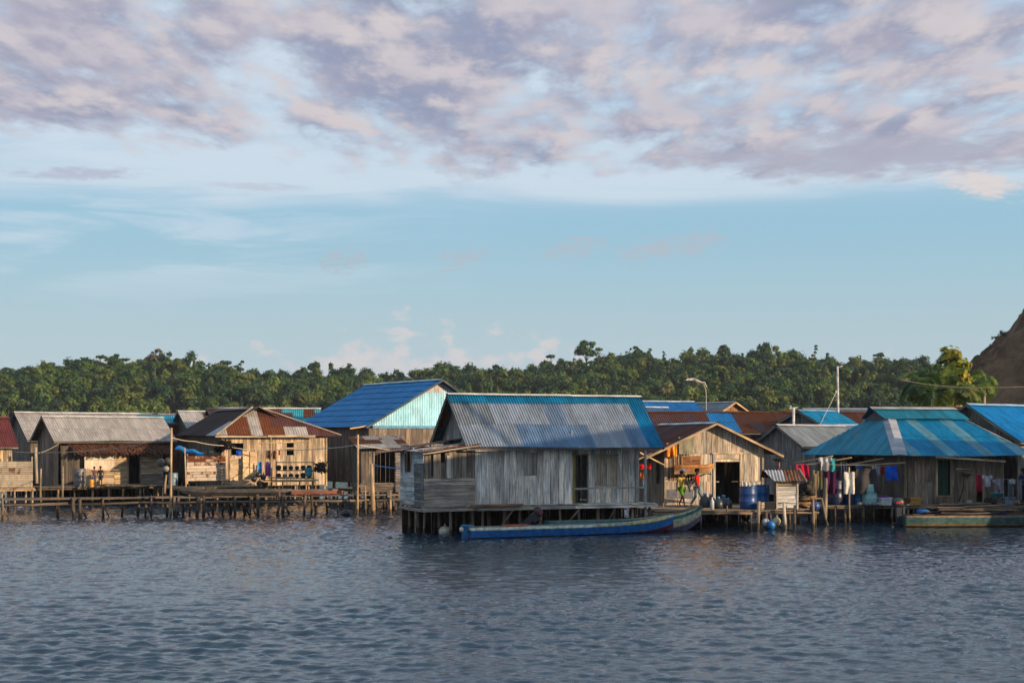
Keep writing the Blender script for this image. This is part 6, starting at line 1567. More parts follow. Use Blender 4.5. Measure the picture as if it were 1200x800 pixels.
cloth('cloth', 'crimson cloth hanging left of the olive striped cloth', 933, 947, 544, 562, 61.5, (.38, .012, .05), folds=4, shear=.15)
cloth('blanket', 'olive and tan striped cloth hung over a short pole', 952, 963.5, 551, 573, 60.7, (.22, .19, .11), col2=(.12, .11, .07))
cloth('shirt', 'pale grey shirt under the teal eave behind the gnarled post', 959, 975, 536, 551, 62.6, (.42, .45, .50), 'shirt')
cloth('towel', 'teal towel hanging right of the pale grey shirt', 973, 979.5, 537, 553, 62.8, (.03, .28, .32), folds=2)
cloth('jacket', 'dark purple jacket hung near the gnarled post', 966, 984, 552, 579, 61.2, (.05, .012, .045), 'shirt', amp=.07)
cloth('shirt', 'dark slate shirt half hidden behind the purple jacket', 985, 993, 542, 556, 63.0, (.06, .07, .12))
cloth('trousers', 'white garment hanging straight from the thin pole in the laundry', 989, 1001.5, 553, 578.5, 61.3, (.60, .60, .56), 'cloth', folds=3, ragged=.02)
cloth('tarpaulin', 'dark grey translucent-looking tarpaulin draped over the pale tub', 1004, 1026, 549, 578, 62.3, (.055, .055, .06), folds=3, amp=.14, shear=-.1, narrow=-.6)
cloth('shirt', 'blue shirt high under the eave left of the greyish one', 1003, 1012, 545, 553, 63.4, (.03, .08, .26))
cloth('shirt', 'greyish-white shirt under the teal eave', 1022, 1031.5, 545, 557, 63.2, (.32, .36, .38), col2=(.22, .26, .28))
cloth('cloth', 'small dark red cloth beside the greyish shirt under the eave', 1032, 1036.5, 545, 555, 63.3, (.22, .015, .02), folds=2)
cloth('bag', 'bright blue plastic bag hanging under the front corner of the teal roof', 1037, 1051, 546, 562.5, 62.7, (.01, .09, .55), folds=2, amp=.08, shear=.12)
cloth('cloth', 'crimson patterned cloth at the left end of the front clothesline', 1144, 1151, 555, 575, 63.3, (.30, .02, .05), folds=3, ragged=.15)
cloth('shirt', 'lilac-white shirt second on the front clothesline', 1151, 1163, 557, 570, 63.2, (.42, .42, .50), 'shirt')
cloth('shirt', 'grey shirt in the middle of the front clothesline', 1163, 1176.5, 561, 573, 63.2, (.24, .24, .28), 'shirt')
cloth('trousers', 'pale trousers hanging below the middle of the front clothesline', 1166, 1176, 563, 583, 63.4, (.30, .30, .33), 'trousers')
cloth('trousers', 'long grey trousers hanging before the gap at the house corner', 1181, 1188, 562, 585, 63.4, (.16, .17, .19), 'trousers')
cloth('shirt', 'small white cloth on the line near the right edge', 1182, 1190, 561, 567, 63.3, (.42, .44, .48))
cloth('trousers', 'grey trousers nearest the right edge on the clothesline', 1191, 1198, 562, 585, 63.4, (.20, .20, .22), 'trousers')
rope('clothesline along the right half of the teal hipped house front', [(1118, 550, 63.9), (1144, 555, 63.3), (1176, 561, 63.3), (1200, 562, 63.4), (1216, 562, 63.5)], .012, (.2, .2, .2), 'clothesline', 'cloth', 'clothesline')
rope('clothesline under the left eave of the teal hipped house', [(932, 544, 61.6), (966, 543, 62), (1000, 544.5, 63), (1051, 545.5, 62.8)], .012, (.2, .2, .2), 'clothesline', 'cloth', 'clothesline')
barrel('big dark navy barrel in the shade left of the pale tub', 979, 592, 563, 62.9, .36, (.010, .022, .07), zb=zt_)
barrel('dark blue barrel right of the navy one behind the white garment', 997, 592, 566, 63.1, .36, (.012, .05, .16), zb=zt_)
barrel('pale turquoise open tub under the dark tarpaulin', 1019, 590, 567, 62.6, .32, (.25, .48, .50), lid=False, name='tub', cat='tub', zb=zt_)
barrel('small blue barrel tucked between white garment and pale tub', 1006.5, 591, 574, 62.8, .17, (.02, .14, .36), zb=zt_, lid=False)
def crate(label, px, D, w_, h_, d, col, z=None, name='box', cat='box', lid=None, mat='plastic', th=6):
    t = thing(name, label, cat, (X_(px, D), D, zt_ if z is None else z), th)
    m = MB(); m.hexa([(-w_*.45, -d*.45, 0), (w_*.45, -d*.45, 0), (w_*.45, d*.45, 0), (-w_*.45, d*.45, 0), (-w_/2, -d/2, h_), (w_/2, -d/2, h_), (w_/2, d/2, h_), (-w_/2, d/2, h_)], col); m.build('body', mat, t)
    m = MB()
    for sy in (-1, 1): m.box((0, sy*d/2, h_-.02), (w_+.05, .04, .05), c4(col, 1.15))
    for sx in (-1, 1): m.box((sx*w_/2, 0, h_-.017), (.04, d-.05, .05), c4(col, 1.15))
    m.build('rim', mat, t)
    if lid: m = MB(); m.blob((0, 0, h_), (w_*.4, d*.4, .09), lid, 5, .3); m.build('contents', 'cloth', t)
    return t
crate('white box heaped with purple cloth on the shaded platform', 1037, 62.6, .5, .34, .4, (.50, .54, .58), lid=(.12, .03, .2))
crate('yellow-brown carton standing before the hipped house wall', 1071, 63.3, .52, .30, .35, (.42, .24, .07), name='carton', cat='carton', mat='cloth', th=10)
crate('darker brown carton left of the yellow-brown carton', 1060, 63.2, .34, .30, .3, (.12, .07, .03), name='carton', cat='carton', mat='cloth')
crate('blue-grey plastic crate below the grey trousers near the right edge', 1182, 63.6, .48, .32, .35, (.16, .24, .34))
m = MB(); m.lathe([(.05, -.06), (.2, -.02), (.28, .12), (.29, .13)], P(1168.5, 581, 63.5), (.03, .30, .36), 16); tag(m.build('bowl', 'plastic', None), 'turquoise plastic bowl under the grey shirt', 'bowl')
for i, (px, r, c, lb) in enumerate([(1158, .2, (.02, .02, .025), 'black round pot left of the turquoise bowl'), (1164, .18, (.03, .035, .04), 'small dark pot right under the turquoise bowl'), (1190, .14, (.35, .16, .14), 'reddish small pot near the right edge'), (1136, .14, (.4, .36, .3), 'pale small basin at the foot of the front wall'), (1193, .10, (.3, .33, .36), 'small grey jar near the right edge')]):
    p = Vector((X_(px, 63.5), 63.5, zt_+r*.8)); m = MB(); m.lathe([(.01, -r*.8), (r*.7, -r*.8), (r, -r*.1), (r*.8, r*.5), (r*.85, r*.6)], p, c, 14); tag(m.build('pot', 'plastic', None), lb, 'pot')
m = MB(); m.lathe([(.02, 0), (.12, .02), (.2, .12), (.19, .24), (.08, .3)], PF.w(PF.px(1132.5, 558, POH-.15)[0], POH-.2, PF.px(1132.5, 558, POH-.15)[1]), (.14, .09, .05), 14); tag(m.build('basket', 'wood', None), 'small brown basket hanging from the peg on the front wall', 'basket')
for i in range(7):
    px = 1008+i*3.8; p = Vector((X_(px, 61.9), 61.9+rnd.uniform(-.1, .1), zt_+.08)); m = MB(); m.blob(p, (.10, .09, .08), [(.3, .28, .24), (.18, .16, .13), (.12, .2, .3)][i % 3], i, .25)
    tag(m.build('rag', 'cloth', None), '%s crumpled rag from the left along the shaded platform edge' % ['first', 'second', 'third', 'fourth', 'fifth', 'sixth', 'seventh'][i], 'rag', 'rags on the shaded platform')

# hanging things of the left houses --------------------------------------
cloth('towel', 'bright blue towel hanging beside the printed towel of the hipped house', 302.5, 307, 541, 558, 77.4, (.015, .20, .55), folds=2)
cloth('towel', 'printed towel in blue, red and purple before the hipped house', 310.5, 318, 541, 558, 77.4, (.06, .10, .42), col2=(.30, .05, .12), folds=2)
cloth('cloth', 'dark brown rag on the rope, left of the small window', 312, 318, 527.5, 537, 78, (.10, .045, .03), folds=3, ragged=.2)
cloth('cloth', 'second brown rag on the rope nearer to the small window', 319.5, 324, 528, 537.5, 78, (.13, .05, .025), folds=2, ragged=.2)
cloth('cloth', 'small red rag hanging from the rope', 326, 328, 527.5, 533, 78, (.5, .06, .03), folds=1)
cloth('cloth', 'blue cloth in the opening above the log screen', 276.5, 283, 527.5, 534, 78.6, (.02, .10, .5), folds=2)
ORD = ['first', 'second', 'third', 'fourth', 'fifth', 'sixth', 'seventh', 'eighth', 'ninth', 'tenth']
def shelf_():
    D = 77.6; t = thing('pot_rack', 'plank rack with rows of black pots beneath the small window of the hipped house', 'rack', (X_(345, D), D, 0), 12)
    for z in (1.55, 1.98, 2.42): m = MB(); m.beam((-1.0, 0, z), (1.05, 0, z), .5, .05, (.46, .34, .2, 0)); m.build('shelf', 'wood', t)
    for x in (-.98, 1.02): board(t, (x, 0, 1.1), (x, 0, 2.5), .06, .06, (.4, .3, .18, 0), 'post')
    for j, z in enumerate((1.58, 2.01)):
        for i in range(6):
            x = -.85+i*.33; r = rnd.uniform(.12, .16); b = D; F = Fr(X_(345, D), D, 12); p = F.w(x, -.05, z+r*.9)
            m = MB(); m.lathe([(.01, -r), (r*.6, -r*.9), (r, -r*.2), (r*.9, r*.5), (r*.5, r*.8), (.01, r*.85)], p, (.035, .03, .028) if rnd.random() < .75 else (.2, .17, .14), 14)
            tag(m.build('black_pot', 'dark', None), '%s black pot from the left on the %s shelf of the rack' % (ORD[i], 'lower' if j == 0 else 'upper'), 'pot', 'black pots on the %s shelf' % ('lower' if j == 0 else 'upper'))
shelf_()
barrel('teal bucket at the right end of the black-pot rack', 361.5, 558, 548, 77.3, .2, (.02, .22, .28), name='bucket', cat='bucket')
bush(376, 553, 78.2, .5, 500, (.02, .018, .016), 'dark net bundle piled at the right corner of the hipped house', 91, 'fishing_net', 'net')
def table_():
    D = 76.2; t = thing('bench', 'long low bench of sunlit planks before the black-pot rack', 'bench', (X_(340, D), D, 0), 8)
    for y, z, a, b in ((0, 1.42, -1.4, 1.35), (.25, 1.44, -1.3, 1.0), (.5, 1.46, -1.35, 1.5), (.1, 1.62, -1.2, .3)): m = MB(); m.beam((a, y, z), (b, y, z+.02), .24, .06, pal((.48, .33, .18), .15)()); m.build('seat_plank', 'wood', t)
    for x in (-1.2, -.4, .5, 1.2): board(t, (x, .2, .2), (x, .2, 1.4), .08, .08, (.44, .32, .18, 0), 'leg')
table_()
# house A bits
barrel('tall grey drum standing at the dark corner left of the children', 93.5, 566, 549, 80.3, .33, (.14, .14, .15), name='drum', cat='drum', zb=1.02)
barrel('orange-yellow bucket beside the left child', 107.5, 568, 561.5, 78.9, .14, (.62, .30, .03), lid=False, name='bucket', cat='bucket', zb=1.02)
for i, (px, c, lb) in enumerate([(124.5, (.6, .28, .05), 'small orange bundle on the deck right of the children'), (128.5, (.6, .5, .38), 'pale bundle on the children\'s deck between orange bits'), (132, (.55, .35, .16), 'tan bundle rightmost of the small heap on the deck')]):
    m = MB(); m.blob((X_(px, 79.5), 79.5, 1.1), (.2, .15, .12), c, i, .3); tag(m.build('bundle', 'cloth', None), lb, 'bundle')
for i, (px, py, r, c, lb) in enumerate([(188, 542, .24, (.12, .115, .11), 'large round dark wok hanging on the lean-to wall'), (194.5, 549, .18, (.3, .29, .27), 'smaller grey lid hanging right below the wok'), (196.5, 540, .2, (.06, .06, .06), 'black pan hanging right of the wok')]):
    p = P(px, py, 80.9); m = MB(); m.v = []; m.lathe([(.01, .07), (r*.5, .05), (r*.9, 0), (r, -.03)], (0, 0, 0), c, 18); m.v = [(x, -z, y) for x, y, z in m.v]
    o = m.build('pan', 'dark', None); o.location = p; tag(o, lb, 'pan')
barrel('light blue drum at the dark right corner of the children\'s house', 203, 565, 554, 81.5, .26, (.16, .26, .36), name='drum', cat='drum', zb=1.02)
def tarp():
    m = MB(); a, b, c, d = P(205.5, 524.5, 78), P(238.5, 532, 77.5), P(240, 530, 79.5), P(208, 522, 80)
    n = 10
    for i in range(n):
        q = [a+(b-a)*i/n, a+(b-a)*(i+1)/n, d+(c-d)*(i+1)/n, d+(c-d)*i/n]; z = [.05*math.sin(i*1.3), .05*math.sin(i*1.3+1.3)]
        q = [q[0]+Vector((0, 0, z[0])), q[1]+Vector((0, 0, z[1])), q[2]+Vector((0, 0, z[1])), q[3]+Vector((0, 0, z[0]))]; m.quad(q, (.02, .20, .50)); m.quad([p-Vector((0, 0, .1)) for p in q[::-1]], (.02, .16, .42)); m.quad([q[0], q[0]-Vector((0, 0, .1)), q[1]-Vector((0, 0, .1)), q[1]], (.02, .20, .50))
    tag(m.build('tarpaulin', 'cloth', None), 'narrow sagging blue tarpaulin above the left end of the rusty sheet screen', 'tarpaulin')
tarp()
# hut bits -------------------------------------------------------------
def on_hut(px, py, off): x, z = HF.px(px, py, HOH-off); return HF.w(x, HOH-off, z)
q0 = on_hut(788, 527, .12)
cloth('cloth', 'red and yellow flowered cloth under the left eave of the sunlit hut', 781, 794, 519, 535, q0.y-.1, (.50, .07, .02), col2=(.60, .38, .05), folds=3, th=12)
q0 = on_hut(803, 522, .1)
cloth('tarpaulin', 'grey-green tarpaulin piece nailed on the hut gable', 795, 813, 512, 532, q0.y-.05, (.26, .26, .19), folds=3, amp=.02, th=12, narrow=.05)
cloth('cloth', 'bright red cloth hanging in the gap between central house and hut', 748.5, 763, 544, 549.5, 60.2, (.65, .02, .02), folds=3, ragged=.12)
cloth('cloth', 'orange-brown cloth in the dark gap beside the central porch', 750.5, 756.5, 553, 566, 61, (.35, .12, .03), folds=2)
cloth('cloth', 'pale blue cloth low in the dark gap beside the central porch', 752, 757, 562, 572, 60.8, (.12, .25, .38), folds=2)
m = MB(); q0 = HF.w(HX0-.06, HOH+1.0, 2.15)
m.tube([(q0.x+.0, q0.y+.25*math.cos(a/12*6.283), q0.z+.42*math.sin(a/12*6.283)) for a in range(13)], .05, (.02, .02, .02), 6); tag(m.build('tyre_loop', 'dark', None), 'black hose loop hanging on the dark side wall of the hut', 'hose')
# canoe stored on the hut front
q0, q1 = on_hut(790, 556, .42), on_hut(836, 556, .42)
zc = on_hut(815, 553.5, .42).z
HC_, LC_, stc, ptc = boat('canoe', 'orange-brown varnished canoe stored on brackets above the walking people', (q0.x, q0.y), (q1.x, q1.y), .42, .34, [(.35, (.40, .30, .2)), (.62, (.34, .14, .04)), (.68, (.12, .05, .02)), (1, (.46, .20, .05))], gz=zc, bowrise=.05, bow=.3, stern=.3, transom=False, draft=.06, inner=(.2, .1, .05), mat='paint', cat='canoe', n=16)
for px in (798, 828):
    x, z = HF.px(px, 553, HOH); board(HC_ if False else None, HF.w(x, HOH-.02, zc-.05), HF.w(x, HOH-.7, zc-.07), .06, .05, (.35, .26, .16, 0), 'bracket')
for k_, o in enumerate([o for o in COL.objects if o.name.startswith('bracket') and o.parent is None]):
    tag(o, '%s wooden bracket under the stored canoe on the hut front' % ('left' if k_ == 0 else 'right'), 'bracket')

# ================================================================== poles, lamp
def streetlamp():
    D = 106; b = P(827.5, 500, D); t = thing('street_lamp', 'white street lamp with curved double arm above the bright blue far roof', 'street lamp', (b.x, D, 0))
    zt = HC+(HY-449)*D/FPX; k = D/FPX
    m = MB(); m.tube([(0, 0, 0), (0, 0, zt-.9), (-.03, 0, zt-.45), (-.15, 0, zt-.12), (-.35, 0, zt+.05)], [.045, .036, .03, .026, .024], (.38, .37, .34), 8); m.build('pole', 'paint', t)
    m = MB(); m.tube([(-.35, 0, zt+.05), (-.75, 0, zt+.3), (-1.0, 0, zt+.33)], [.05, .045, .04], (.62, .6, .55), 6); m.tube([(.05, 0, zt-.3), (-.1, .0, zt+.05), (-.6, 0, zt+.12), (-.9, 0, zt+.22)], [.04, .04, .04, .04], (.6, .58, .53), 6); m.build('arm', 'paint', t)
    m = MB(); m.hexa([(-1.55, -.12, zt+.22), (-.95, -.12, zt+.22), (-.95, .12, zt+.22), (-1.55, .12, zt+.22), (-1.4, -.09, zt+.36), (-.95, -.09, zt+.40), (-.95, .09, zt+.40), (-1.4, .09, zt+.36)], (.55, .55, .52)); m.build('lamp_head', 'paint', t)
streetlamp()
def upole():
    D = 84; b = P(981.5, 500, D); t = thing('utility_pole', 'tall thin white utility pole rising in front of the forest', 'pole', (b.x, D, 0)); zt = HC+(HY-429)*D/FPX
    m = MB(); m.tube([(.1, 0, 0), (0, 0, zt)], [.08, .06], (.5, .5, .49), 10); m.build('shaft', 'paint', t)
    m = MB(); m.tube([(0, 0, zt-.08), (.3, 0, zt+.02)], .03, (.5, .5, .5), 6); m.box((-.08, -.1, zt-1.5), (.14, .1, .16), (.5, .5, .48)); m.build('bracket', 'paint', t)
    D = 80; b = P(929, 500, D); t = thing('utility_pole', 'short white pole with crossbar behind the grey hut roof', 'pole', (b.x, D, 0)); zt = HC+(HY-478)*D/FPX
    m = MB(); m.tube([(0, 0, 0), (.05, 0, zt)], [.09, .075], (.58, .57, .54), 8); m.build('shaft', 'paint', t)
    m = MB(); m.beam((-.2, 0, zt-.02), (.3, 0, zt+.05), .07, .07, (.5, .47, .42)); m.blob((-.12, 0, zt+.07), (.05, .05, .07), (.5, .48, .44)); m.build('crossbar', 'paint', t)
upole()

# ================================================================== PEOPLE
def skinmesh(name, verts, edges, radii, parent, mat, col, sub=1, root=0):
    me = bpy.data.meshes.new(name); me.from_pydata(verts, edges, []); o = bpy.data.objects.new(name+'_tmp', me); COL.objects.link(o)
    md = o.modifiers.new('s', 'SKIN'); md.use_smooth_shade = True; md.branch_smoothing = .3
    for i, r in enumerate(radii):
        r = (r, r) if isinstance(r, (int, float)) else r; me.skin_vertices[0].data[i].radius = r; me.skin_vertices[0].data[i].use_root = (i == root)
    s = o.modifiers.new('d', 'SUBSURF'); s.levels = sub; s.render_levels = sub
    dg = bpy.context.evaluated_depsgraph_get(); ev = o.evaluated_get(dg); nm = bpy.data.meshes.new_from_object(ev); bpy.data.objects.remove(o)
    nm.name = name; nm.materials.clear(); nm.materials.append(MATS[mat])
    ca = nm.color_attributes.new('col', 'FLOAT_COLOR', 'CORNER'); ca.data.foreach_set('color', np.tile(np.array([*col[:3], 0], dtype=np.float32), len(nm.loops)))
    nm.polygons.foreach_set('use_smooth', [True]*len(nm.polygons))
    n = bpy.data.objects.new(name, nm); COL.objects.link(n); n.parent = parent; return n
def person(label, X, Y, z, yaw, h, pose, skin=(.10, .05, .032), shirt=(.5, .02, .02), pants=(.2, .2, .2), hair=(.012, .01, .009), long_legs=False, sleeve=.45, pants2=None, head_turn=0):
    """figure facing local -y; pose: dict of joint offsets for legs/arms in units of body height"""
    t = thing('person', label, 'person', (X, Y, z), yaw); s = h
    J = {'pelvis': (0, 0, .52), 'waist': (0, -.005, .60), 'chest': (0, 0, .71), 'neck': (0, .005, .825), 'headb': (0, -.005, .87), 'head': (0, -.012, .93), 'crown': (0, -.005, .975)}
    for sd_, sg in (('l', 1), ('r', -1)):
        J['hip'+sd_] = (sg*.052, 0, .50); J['sh'+sd_] = (sg*.105, .005, .805)
        for k in ('kn', 'an', 'toe', 'el', 'wr', 'hd'): J[k+sd_] = pose[k+sd_]
    names = list(J); V = [tuple(c*s for c in J[n]) for n in names]; ix = {n: i for i, n in enumerate(names)}
    E = [('pelvis', 'waist'), ('waist', 'chest'), ('chest', 'neck'), ('neck', 'headb'), ('headb', 'head'), ('head', 'crown')]
    for q in 'lr': E += [('pelvis', 'hip'+q), ('hip'+q, 'kn'+q), ('kn'+q, 'an'+q), ('an'+q, 'toe'+q), ('chest', 'sh'+q), ('sh'+q, 'el'+q), ('el'+q, 'wr'+q), ('wr'+q, 'hd'+q)]
    rad = {'pelvis': (.075, .055), 'waist': (.062, .048), 'chest': (.078, .055), 'neck': .028, 'headb': .036, 'head': (.046, .056), 'crown': (.032, .038)}
    for q in 'lr': rad.update({'hip'+q: .050, 'kn'+q: .030, 'an'+q: .019, 'toe'+q: (.018, .012), 'sh'+q: .031, 'el'+q: .021, 'wr'+q: .014, 'hd'+q: (.017, .011)})
    R_ = [tuple(x*s for x in (r if isinstance(r, tuple) else (r, r))) for r in (rad[n] for n in names)]
    # fingers: short chains rooted in the palm
    for q, sg in (('l', 1), ('r', -1)):
        hd = Vector(V[ix['hd'+q]]); wr = Vector(V[ix['wr'+q]]); d = (hd-wr).normalized(); side = d.cross(Vector((1, 0, 0))); side = side.normalized() if side.length > .05 else Vector((0, 1, 0))
        for f in range(4):
            b = hd+side*(f-1.5)*.0085*s; L_ = (.034, .040, .037, .028)[f]*s; m1 = b+d*L_*.5; m2 = b+d*L_+Vector((-sg*.006*s, 0, 0))
            i0 = len(V); V += [tuple(m1), tuple(m2)]; R_ += [(.0048*s, .0048*s), (.0036*s, .0036*s)]; E += [(ix['hd'+q], i0), (i0, i0+1)]
        b = wr+(hd-wr)*.4-side*.014*s; i0 = len(V); V += [tuple(b+d*.018*s-side*.008*s), tuple(b+d*.036*s-side*.010*s)]; R_ += [(.006*s, .006*s), (.0045*s, .0045*s)]; E += [(ix['wr'+q], i0), (i0, i0+1)]
    EE = [(ix[a] if isinstance(a, str) else a, ix[b] if isinstance(b, str) else b) for a, b in E]
    skinmesh('body', V, EE, R_, t, 'skin', skin, 1)
    def sub(nm, names_, ed, radii, col, mat='cloth'):
        vv = [tuple(n) if not isinstance(n, str) else V[ix[n]] for n in names_]; return skinmesh(nm, vv, ed, [tuple(x*s for x in (r if isinstance(r, tuple) else (r, r))) for r in radii], t, mat, col, 1)
    def lerp(a, b, f): return tuple(Vector(V[ix[a]])*(1-f)+Vector(V[ix[b]])*f)
    pel = V[ix['pelvis']]
    sub('shirt', ['pelvis', 'waist', 'chest', lerp('chest', 'neck', .85), 'shl', 'shr', lerp('shl', 'ell', sleeve*1.9), lerp('shr', 'elr', sleeve*1.9)], [(0, 1), (1, 2), (2, 3), (2, 4), (2, 5), (4, 6), (5, 7)],
        [(.092, .068), (.080, .064), (.094, .068), .036, .044, .044, .040, .040], shirt)
    f = .95 if long_legs else .85
    if long_legs:
        sub('trousers', ['pelvis', 'hipl', 'hipr', 'knl', 'knr', lerp('knl', 'anl', .88), lerp('knr', 'anr', .88)], [(0, 1), (0, 2), (1, 3), (2, 4), (3, 5), (4, 6)], [(.085, .066), .062, .062, .044, .044, .036, .036], pants)
    else:
        sub('shorts', ['pelvis', 'hipl', 'hipr', lerp('hipl', 'knl', .9), lerp('hipr', 'knr', .9)], [(0, 1), (0, 2), (1, 3), (2, 4)], [(.086, .068), .064, .064, .052, .052], pants)
    hx, hy, hz = V[ix['head']]
    m = MB(); m.blob((hx, hy+.014*s, hz+.022*s), (.058*s, .066*s, .058*s), hair, 3, .05, 16, 10); m.build('hair', 'cloth', t)
    m = MB()
    for sg in (-1, 1): m.blob((hx+sg*.020*s, hy-.058*s, hz+.0*s), (.009*s, .006*s, .006*s), (.6, .58, .55), 1, 0, 8, 6); m.blob((hx+sg*.020*s, hy-.0625*s, hz+.0*s), (.0045*s, .003*s, .0045*s), (.01, .01, .01), 1, 0, 8, 6)
    m.build('eyes', 'plastic', t)
    m = MB(); m.hexa([(hx-.009*s, hy-.054*s, hz-.022*s), (hx-.0*s, hy-.070*s, hz-.020*s), (hx+.009*s, hy-.054*s, hz-.022*s), (hx, hy-.05*s, hz-.022*s), (hx-.004*s, hy-.054*s, hz+.002*s), (hx, hy-.058*s, hz+.004*s), (hx+.004*s, hy-.054*s, hz+.002*s), (hx, hy-.05*s, hz+.002*s)], skin); m.build('nose', 'skin', t)
    m = MB(); m.blob((hx, hy-.052*s, hz-.036*s), (.016*s, .008*s, .005*s), (.16, .05, .04), 1, 0, 10, 6); m.build('mouth', 'skin', t)
    m = MB()
    for sg in (-1, 1): m.blob((hx+sg*.050*s, hy+.004*s, hz-.006*s), (.007*s, .012*s, .018*s), skin, 1, 0, 8, 6)
    m.build('ears', 'skin', t)
    return t
STAND = dict(knl=(.055, -.01, .27), knr=(-.055, -.01, .27), anl=(.058, .01, .045), anr=(-.058, .01, .045), toel=(.065, -.07, .015), toer=(-.065, -.07, .015),
             ell=(.145, .01, .64), elr=(-.145, .01, .64), wrl=(.155, -.03, .49), wrr=(-.155, -.03, .49), hdl=(.157, -.045, .455), hdr=(-.157, -.045, .455))
WALK = dict(STAND); WALK.update(knl=(.052, -.10, .29), anl=(.052, -.15, .07), toel=(.055, -.225, .04), knr=(-.052, .03, .275), anr=(-.052, .16, .075), toer=(-.055, .12, .015),
             ell=(.135, .09, .66), wrl=(.14, .10, .52), hdl=(.14, .10, .485), elr=(-.14, -.05, .66), wrr=(-.14, -.15, .55), hdr=(-.14, -.175, .52))
WALK2 = dict(WALK); WALK2.update(ell=(.14, .11, .67), wrl=(.16, .19, .56), hdl=(.165, .215, .535), elr=(-.14, -.02, .65), wrr=(-.14, -.08, .51), hdr=(-.14, -.095, .475))
WALKM = dict(knl=(.052, .03, .275), anl=(.052, .14, .085), toel=(.055, .10, .025), knr=(-.052, -.10, .28), anr=(-.052, -.15, .05), toer=(-.055, -.225, .03), ell=(.13, -.05, .66), wrl=(.14, -.13, .54), hdl=(.14, -.15, .51), elr=(-.13, .07, .65), wrr=(-.14, .07, .50), hdr=(-.14, .07, .465))
# red shirt walks away to the right, arms swinging; the yellow one to the left
person('person in a red T-shirt and grey-blue trousers walking right on the jetty', X_(817, 60.8), 60.8, HZD-.0, 68, 1.66, WALK2, shirt=(.62, .018, .015), pants=(.16, .22, .26), long_legs=True)
person('person in a yellow top and green shorts walking beside the red-shirted one', X_(799, 61.0), 61.0, HZD-.0, 40, 1.56, WALKM, shirt=(.50, .36, .08), pants=(.10, .28, .02), sleeve=.3)
REACH = dict(STAND); REACH.update(elr=(-.17, -.05, .80), wrr=(-.28, -.09, .87), hdr=(-.31, -.10, .88))
person('left child on the deck in a patterned dark shirt stretching one arm out', X_(110.5, 79.3), 79.3, 1.02, 10, 1.14, REACH, shirt=(.16, .08, .08), pants=(.10, .10, .16), sleeve=.3)
person('right child on the deck in a dark shirt with white marks and dark shorts', X_(117.8, 79.4), 79.4, 1.02, -10, 1.16, STAND, shirt=(.05, .03, .04), pants=(.03, .045, .06), sleeve=.4)
person('person in dark blue clothes cut by the right edge behind the clothesline', X_(1199, 64.2), 64.2, HZD, 30, 1.6, STAND, shirt=(.015, .03, .08), pants=(.02, .03, .05), sleeve=.5, long_legs=True)
cloth('cap', 'light blue cap on the head of the person in the yellow top', 798.5, 802.5, 549, 551.5, 60.85, (.10, .30, .6), folds=1, amp=.03)

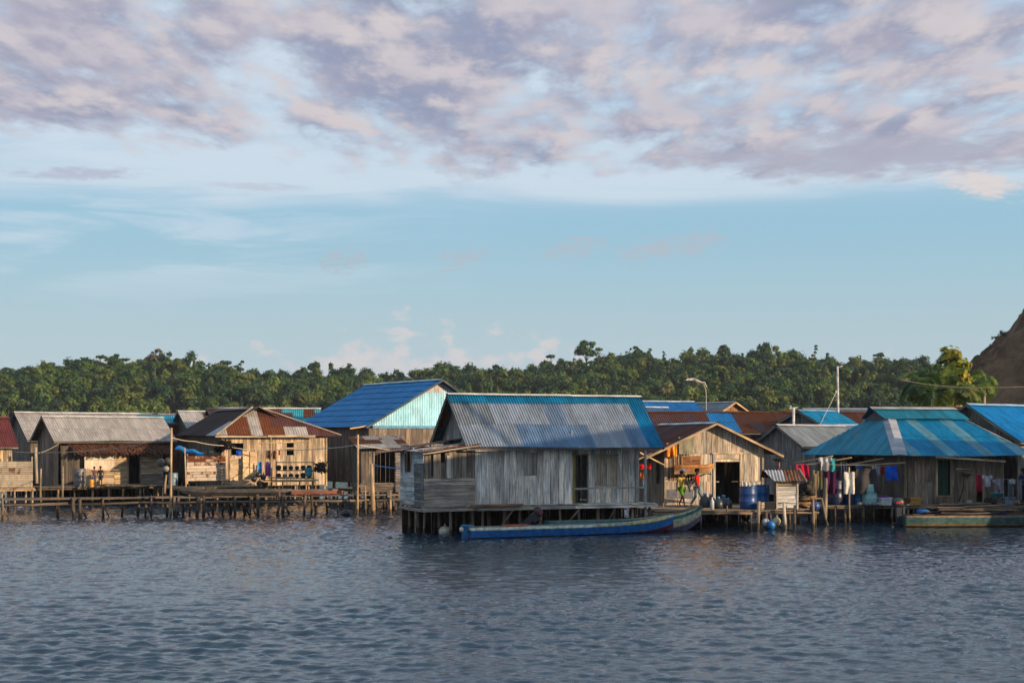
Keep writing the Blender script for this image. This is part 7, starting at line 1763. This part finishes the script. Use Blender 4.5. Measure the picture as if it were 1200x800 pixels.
# ================================================================== unseen shade casters added beyond the right edge: a house and a ship
simple_house_x('plank_house', 'plank house added unseen beyond the right edge to shade the teal house', 26.2, 55.4, 8, 9, 3.4, 3.9, 6.6, rc((.2, .25, .3), .1, .1, .1), z0=.9)  # placed out of view so its shadow covers the hipped house front
def shade_ferry():  # unseen ship put in to keep the central house front in shadow
    x0, x1, y0, y1 = 17.6, 29.0, 33.5, 44.5
    t = thing('shade_ferry', 'white ship added unseen beyond the right edge to shade the central house', 'shade_ferry', (21.9, 43.9, 0), 60)
    hull_h = 2.6; L, W_ = 19.0, 6.0; mb = MB(); n = 24
    prof = []
    for i in range(n+1):
        u = i/n; wf = 1 if u < .7 else max(0.0, math.cos((u-.7)/.3*math.pi/2))**.7; prof.append((-L/2+L*u, max(.05, wf*W_/2), hull_h+(.9*max(0, (u-.6)/.4)**2)))
    for i in range(n):
        (xa, wa, ha), (xb, wb, hb) = prof[i], prof[i+1]
        for sg in (-1, 1): mb.quad([(xa, sg*wa*.85, -.6), (xb, sg*wb*.85, -.6), (xb, sg*wb, hb), (xa, sg*wa, ha)], (.05, .12, .2))
        mb.quad([(xa, -wa, ha-.3), (xb, -wb, hb-.3), (xb, wb, hb-.3), (xa, wa, ha-.3)], (.3, .28, .24))
    (xa, wa, ha) = prof[0]; mb.quad([(xa, -wa*.85, -.6), (xa, wa*.85, -.6), (xa, wa, ha), (xa, -wa, ha)], (.05, .12, .2)); mb.build('hull', 'paint', t)
    for k, (z, l0, l1, ww) in enumerate([(2.0, -8.2, 5.6, 5.4), (4.3, -7.0, 5.4, 5.2), (6.45, -6.4, 5.3, 4.2)]):
        m = MB(); m.box(((l0+l1)/2, 0, z+1.25), (l1-l0, ww, 2.4), (.62, .62, .6)); m.build('deckhouse', 'paint', t)
        m = MB(); m.box(((l0+l1)/2, 0, z+2.49), (l1-l0+.8, ww+.8, .1), (.5, .5, .48)); m.build('deck_roof', 'paint', t)
        for i in range(int((l1-l0)/1.3)):
            for sg in (-1, 1):
                m = MB(); m.box((l0+.8+i*1.3, sg*(ww/2+.01), z+1.4), (.8, .05, .7), (.03, .05, .06)); m.build('window', 'plastic', t)
    m = MB(); m.tube([(-1, 0, 9.6), (-1, 0, 12)], .12, (.5, .5, .5), 8); m.build('mast', 'paint', t)
shade_ferry()

# ================================================================== humid sea air
def haze():
    m = bpy.data.materials.new('haze'); m.use_nodes = True; t = NT(m.node_tree); t.n.clear()
    v = t.new('ShaderNodeVolumePrincipled'); v.inputs['Color'].default_value = (.80, .88, 1, 1); v.inputs['Density'].default_value = .00013; v.inputs['Anisotropy'].default_value = .2
    o = t.new('ShaderNodeOutputMaterial'); t.link(v.outputs[0], o.inputs['Volume']); MATS['haze'] = m
    mb = MB(); x0, x1, y0, y1, z0, z1 = -6500, 6500, -3500, 9500, -4.5, 62
    mb.box(((x0+x1)/2, (y0+y1)/2, (z0+z1)/2), (x1-x0, y1-y0, z1-z0), (1, 1, 1)); o_ = mb.build('haze', 'haze', None); o_['kind'] = 'stuff'; o_['label'] = 'thin pale blue haze over the water and forest'; o_['category'] = 'haze'
haze()

# sub-parts: pieces that belong to a part go one level deeper
DEEPER = {'roof': ('ridge_cap', 'rake_board', 'eave_board', 'seam', 'gablet_roof', 'gablet', 'hip_cover', 'hip_board', 'roof_patch'), 'cowling': ('stripe', 'tiller'), 'gearcase': ('propeller',), 'arm': ('lamp_head',), 'door': ('door_frame', 'threshold', 'door_sill')}
for top in [o for o in COL.objects if o.parent is None and o.type == 'EMPTY']:
    ch = list(top.children); st = {}
    for c in ch: st.setdefault(c.name.split('.')[0], c)
    for host, subs in DEEPER.items():
        if host in st:
            for c in ch:
                if c.name.split('.')[0] in subs: c.parent = st[host]
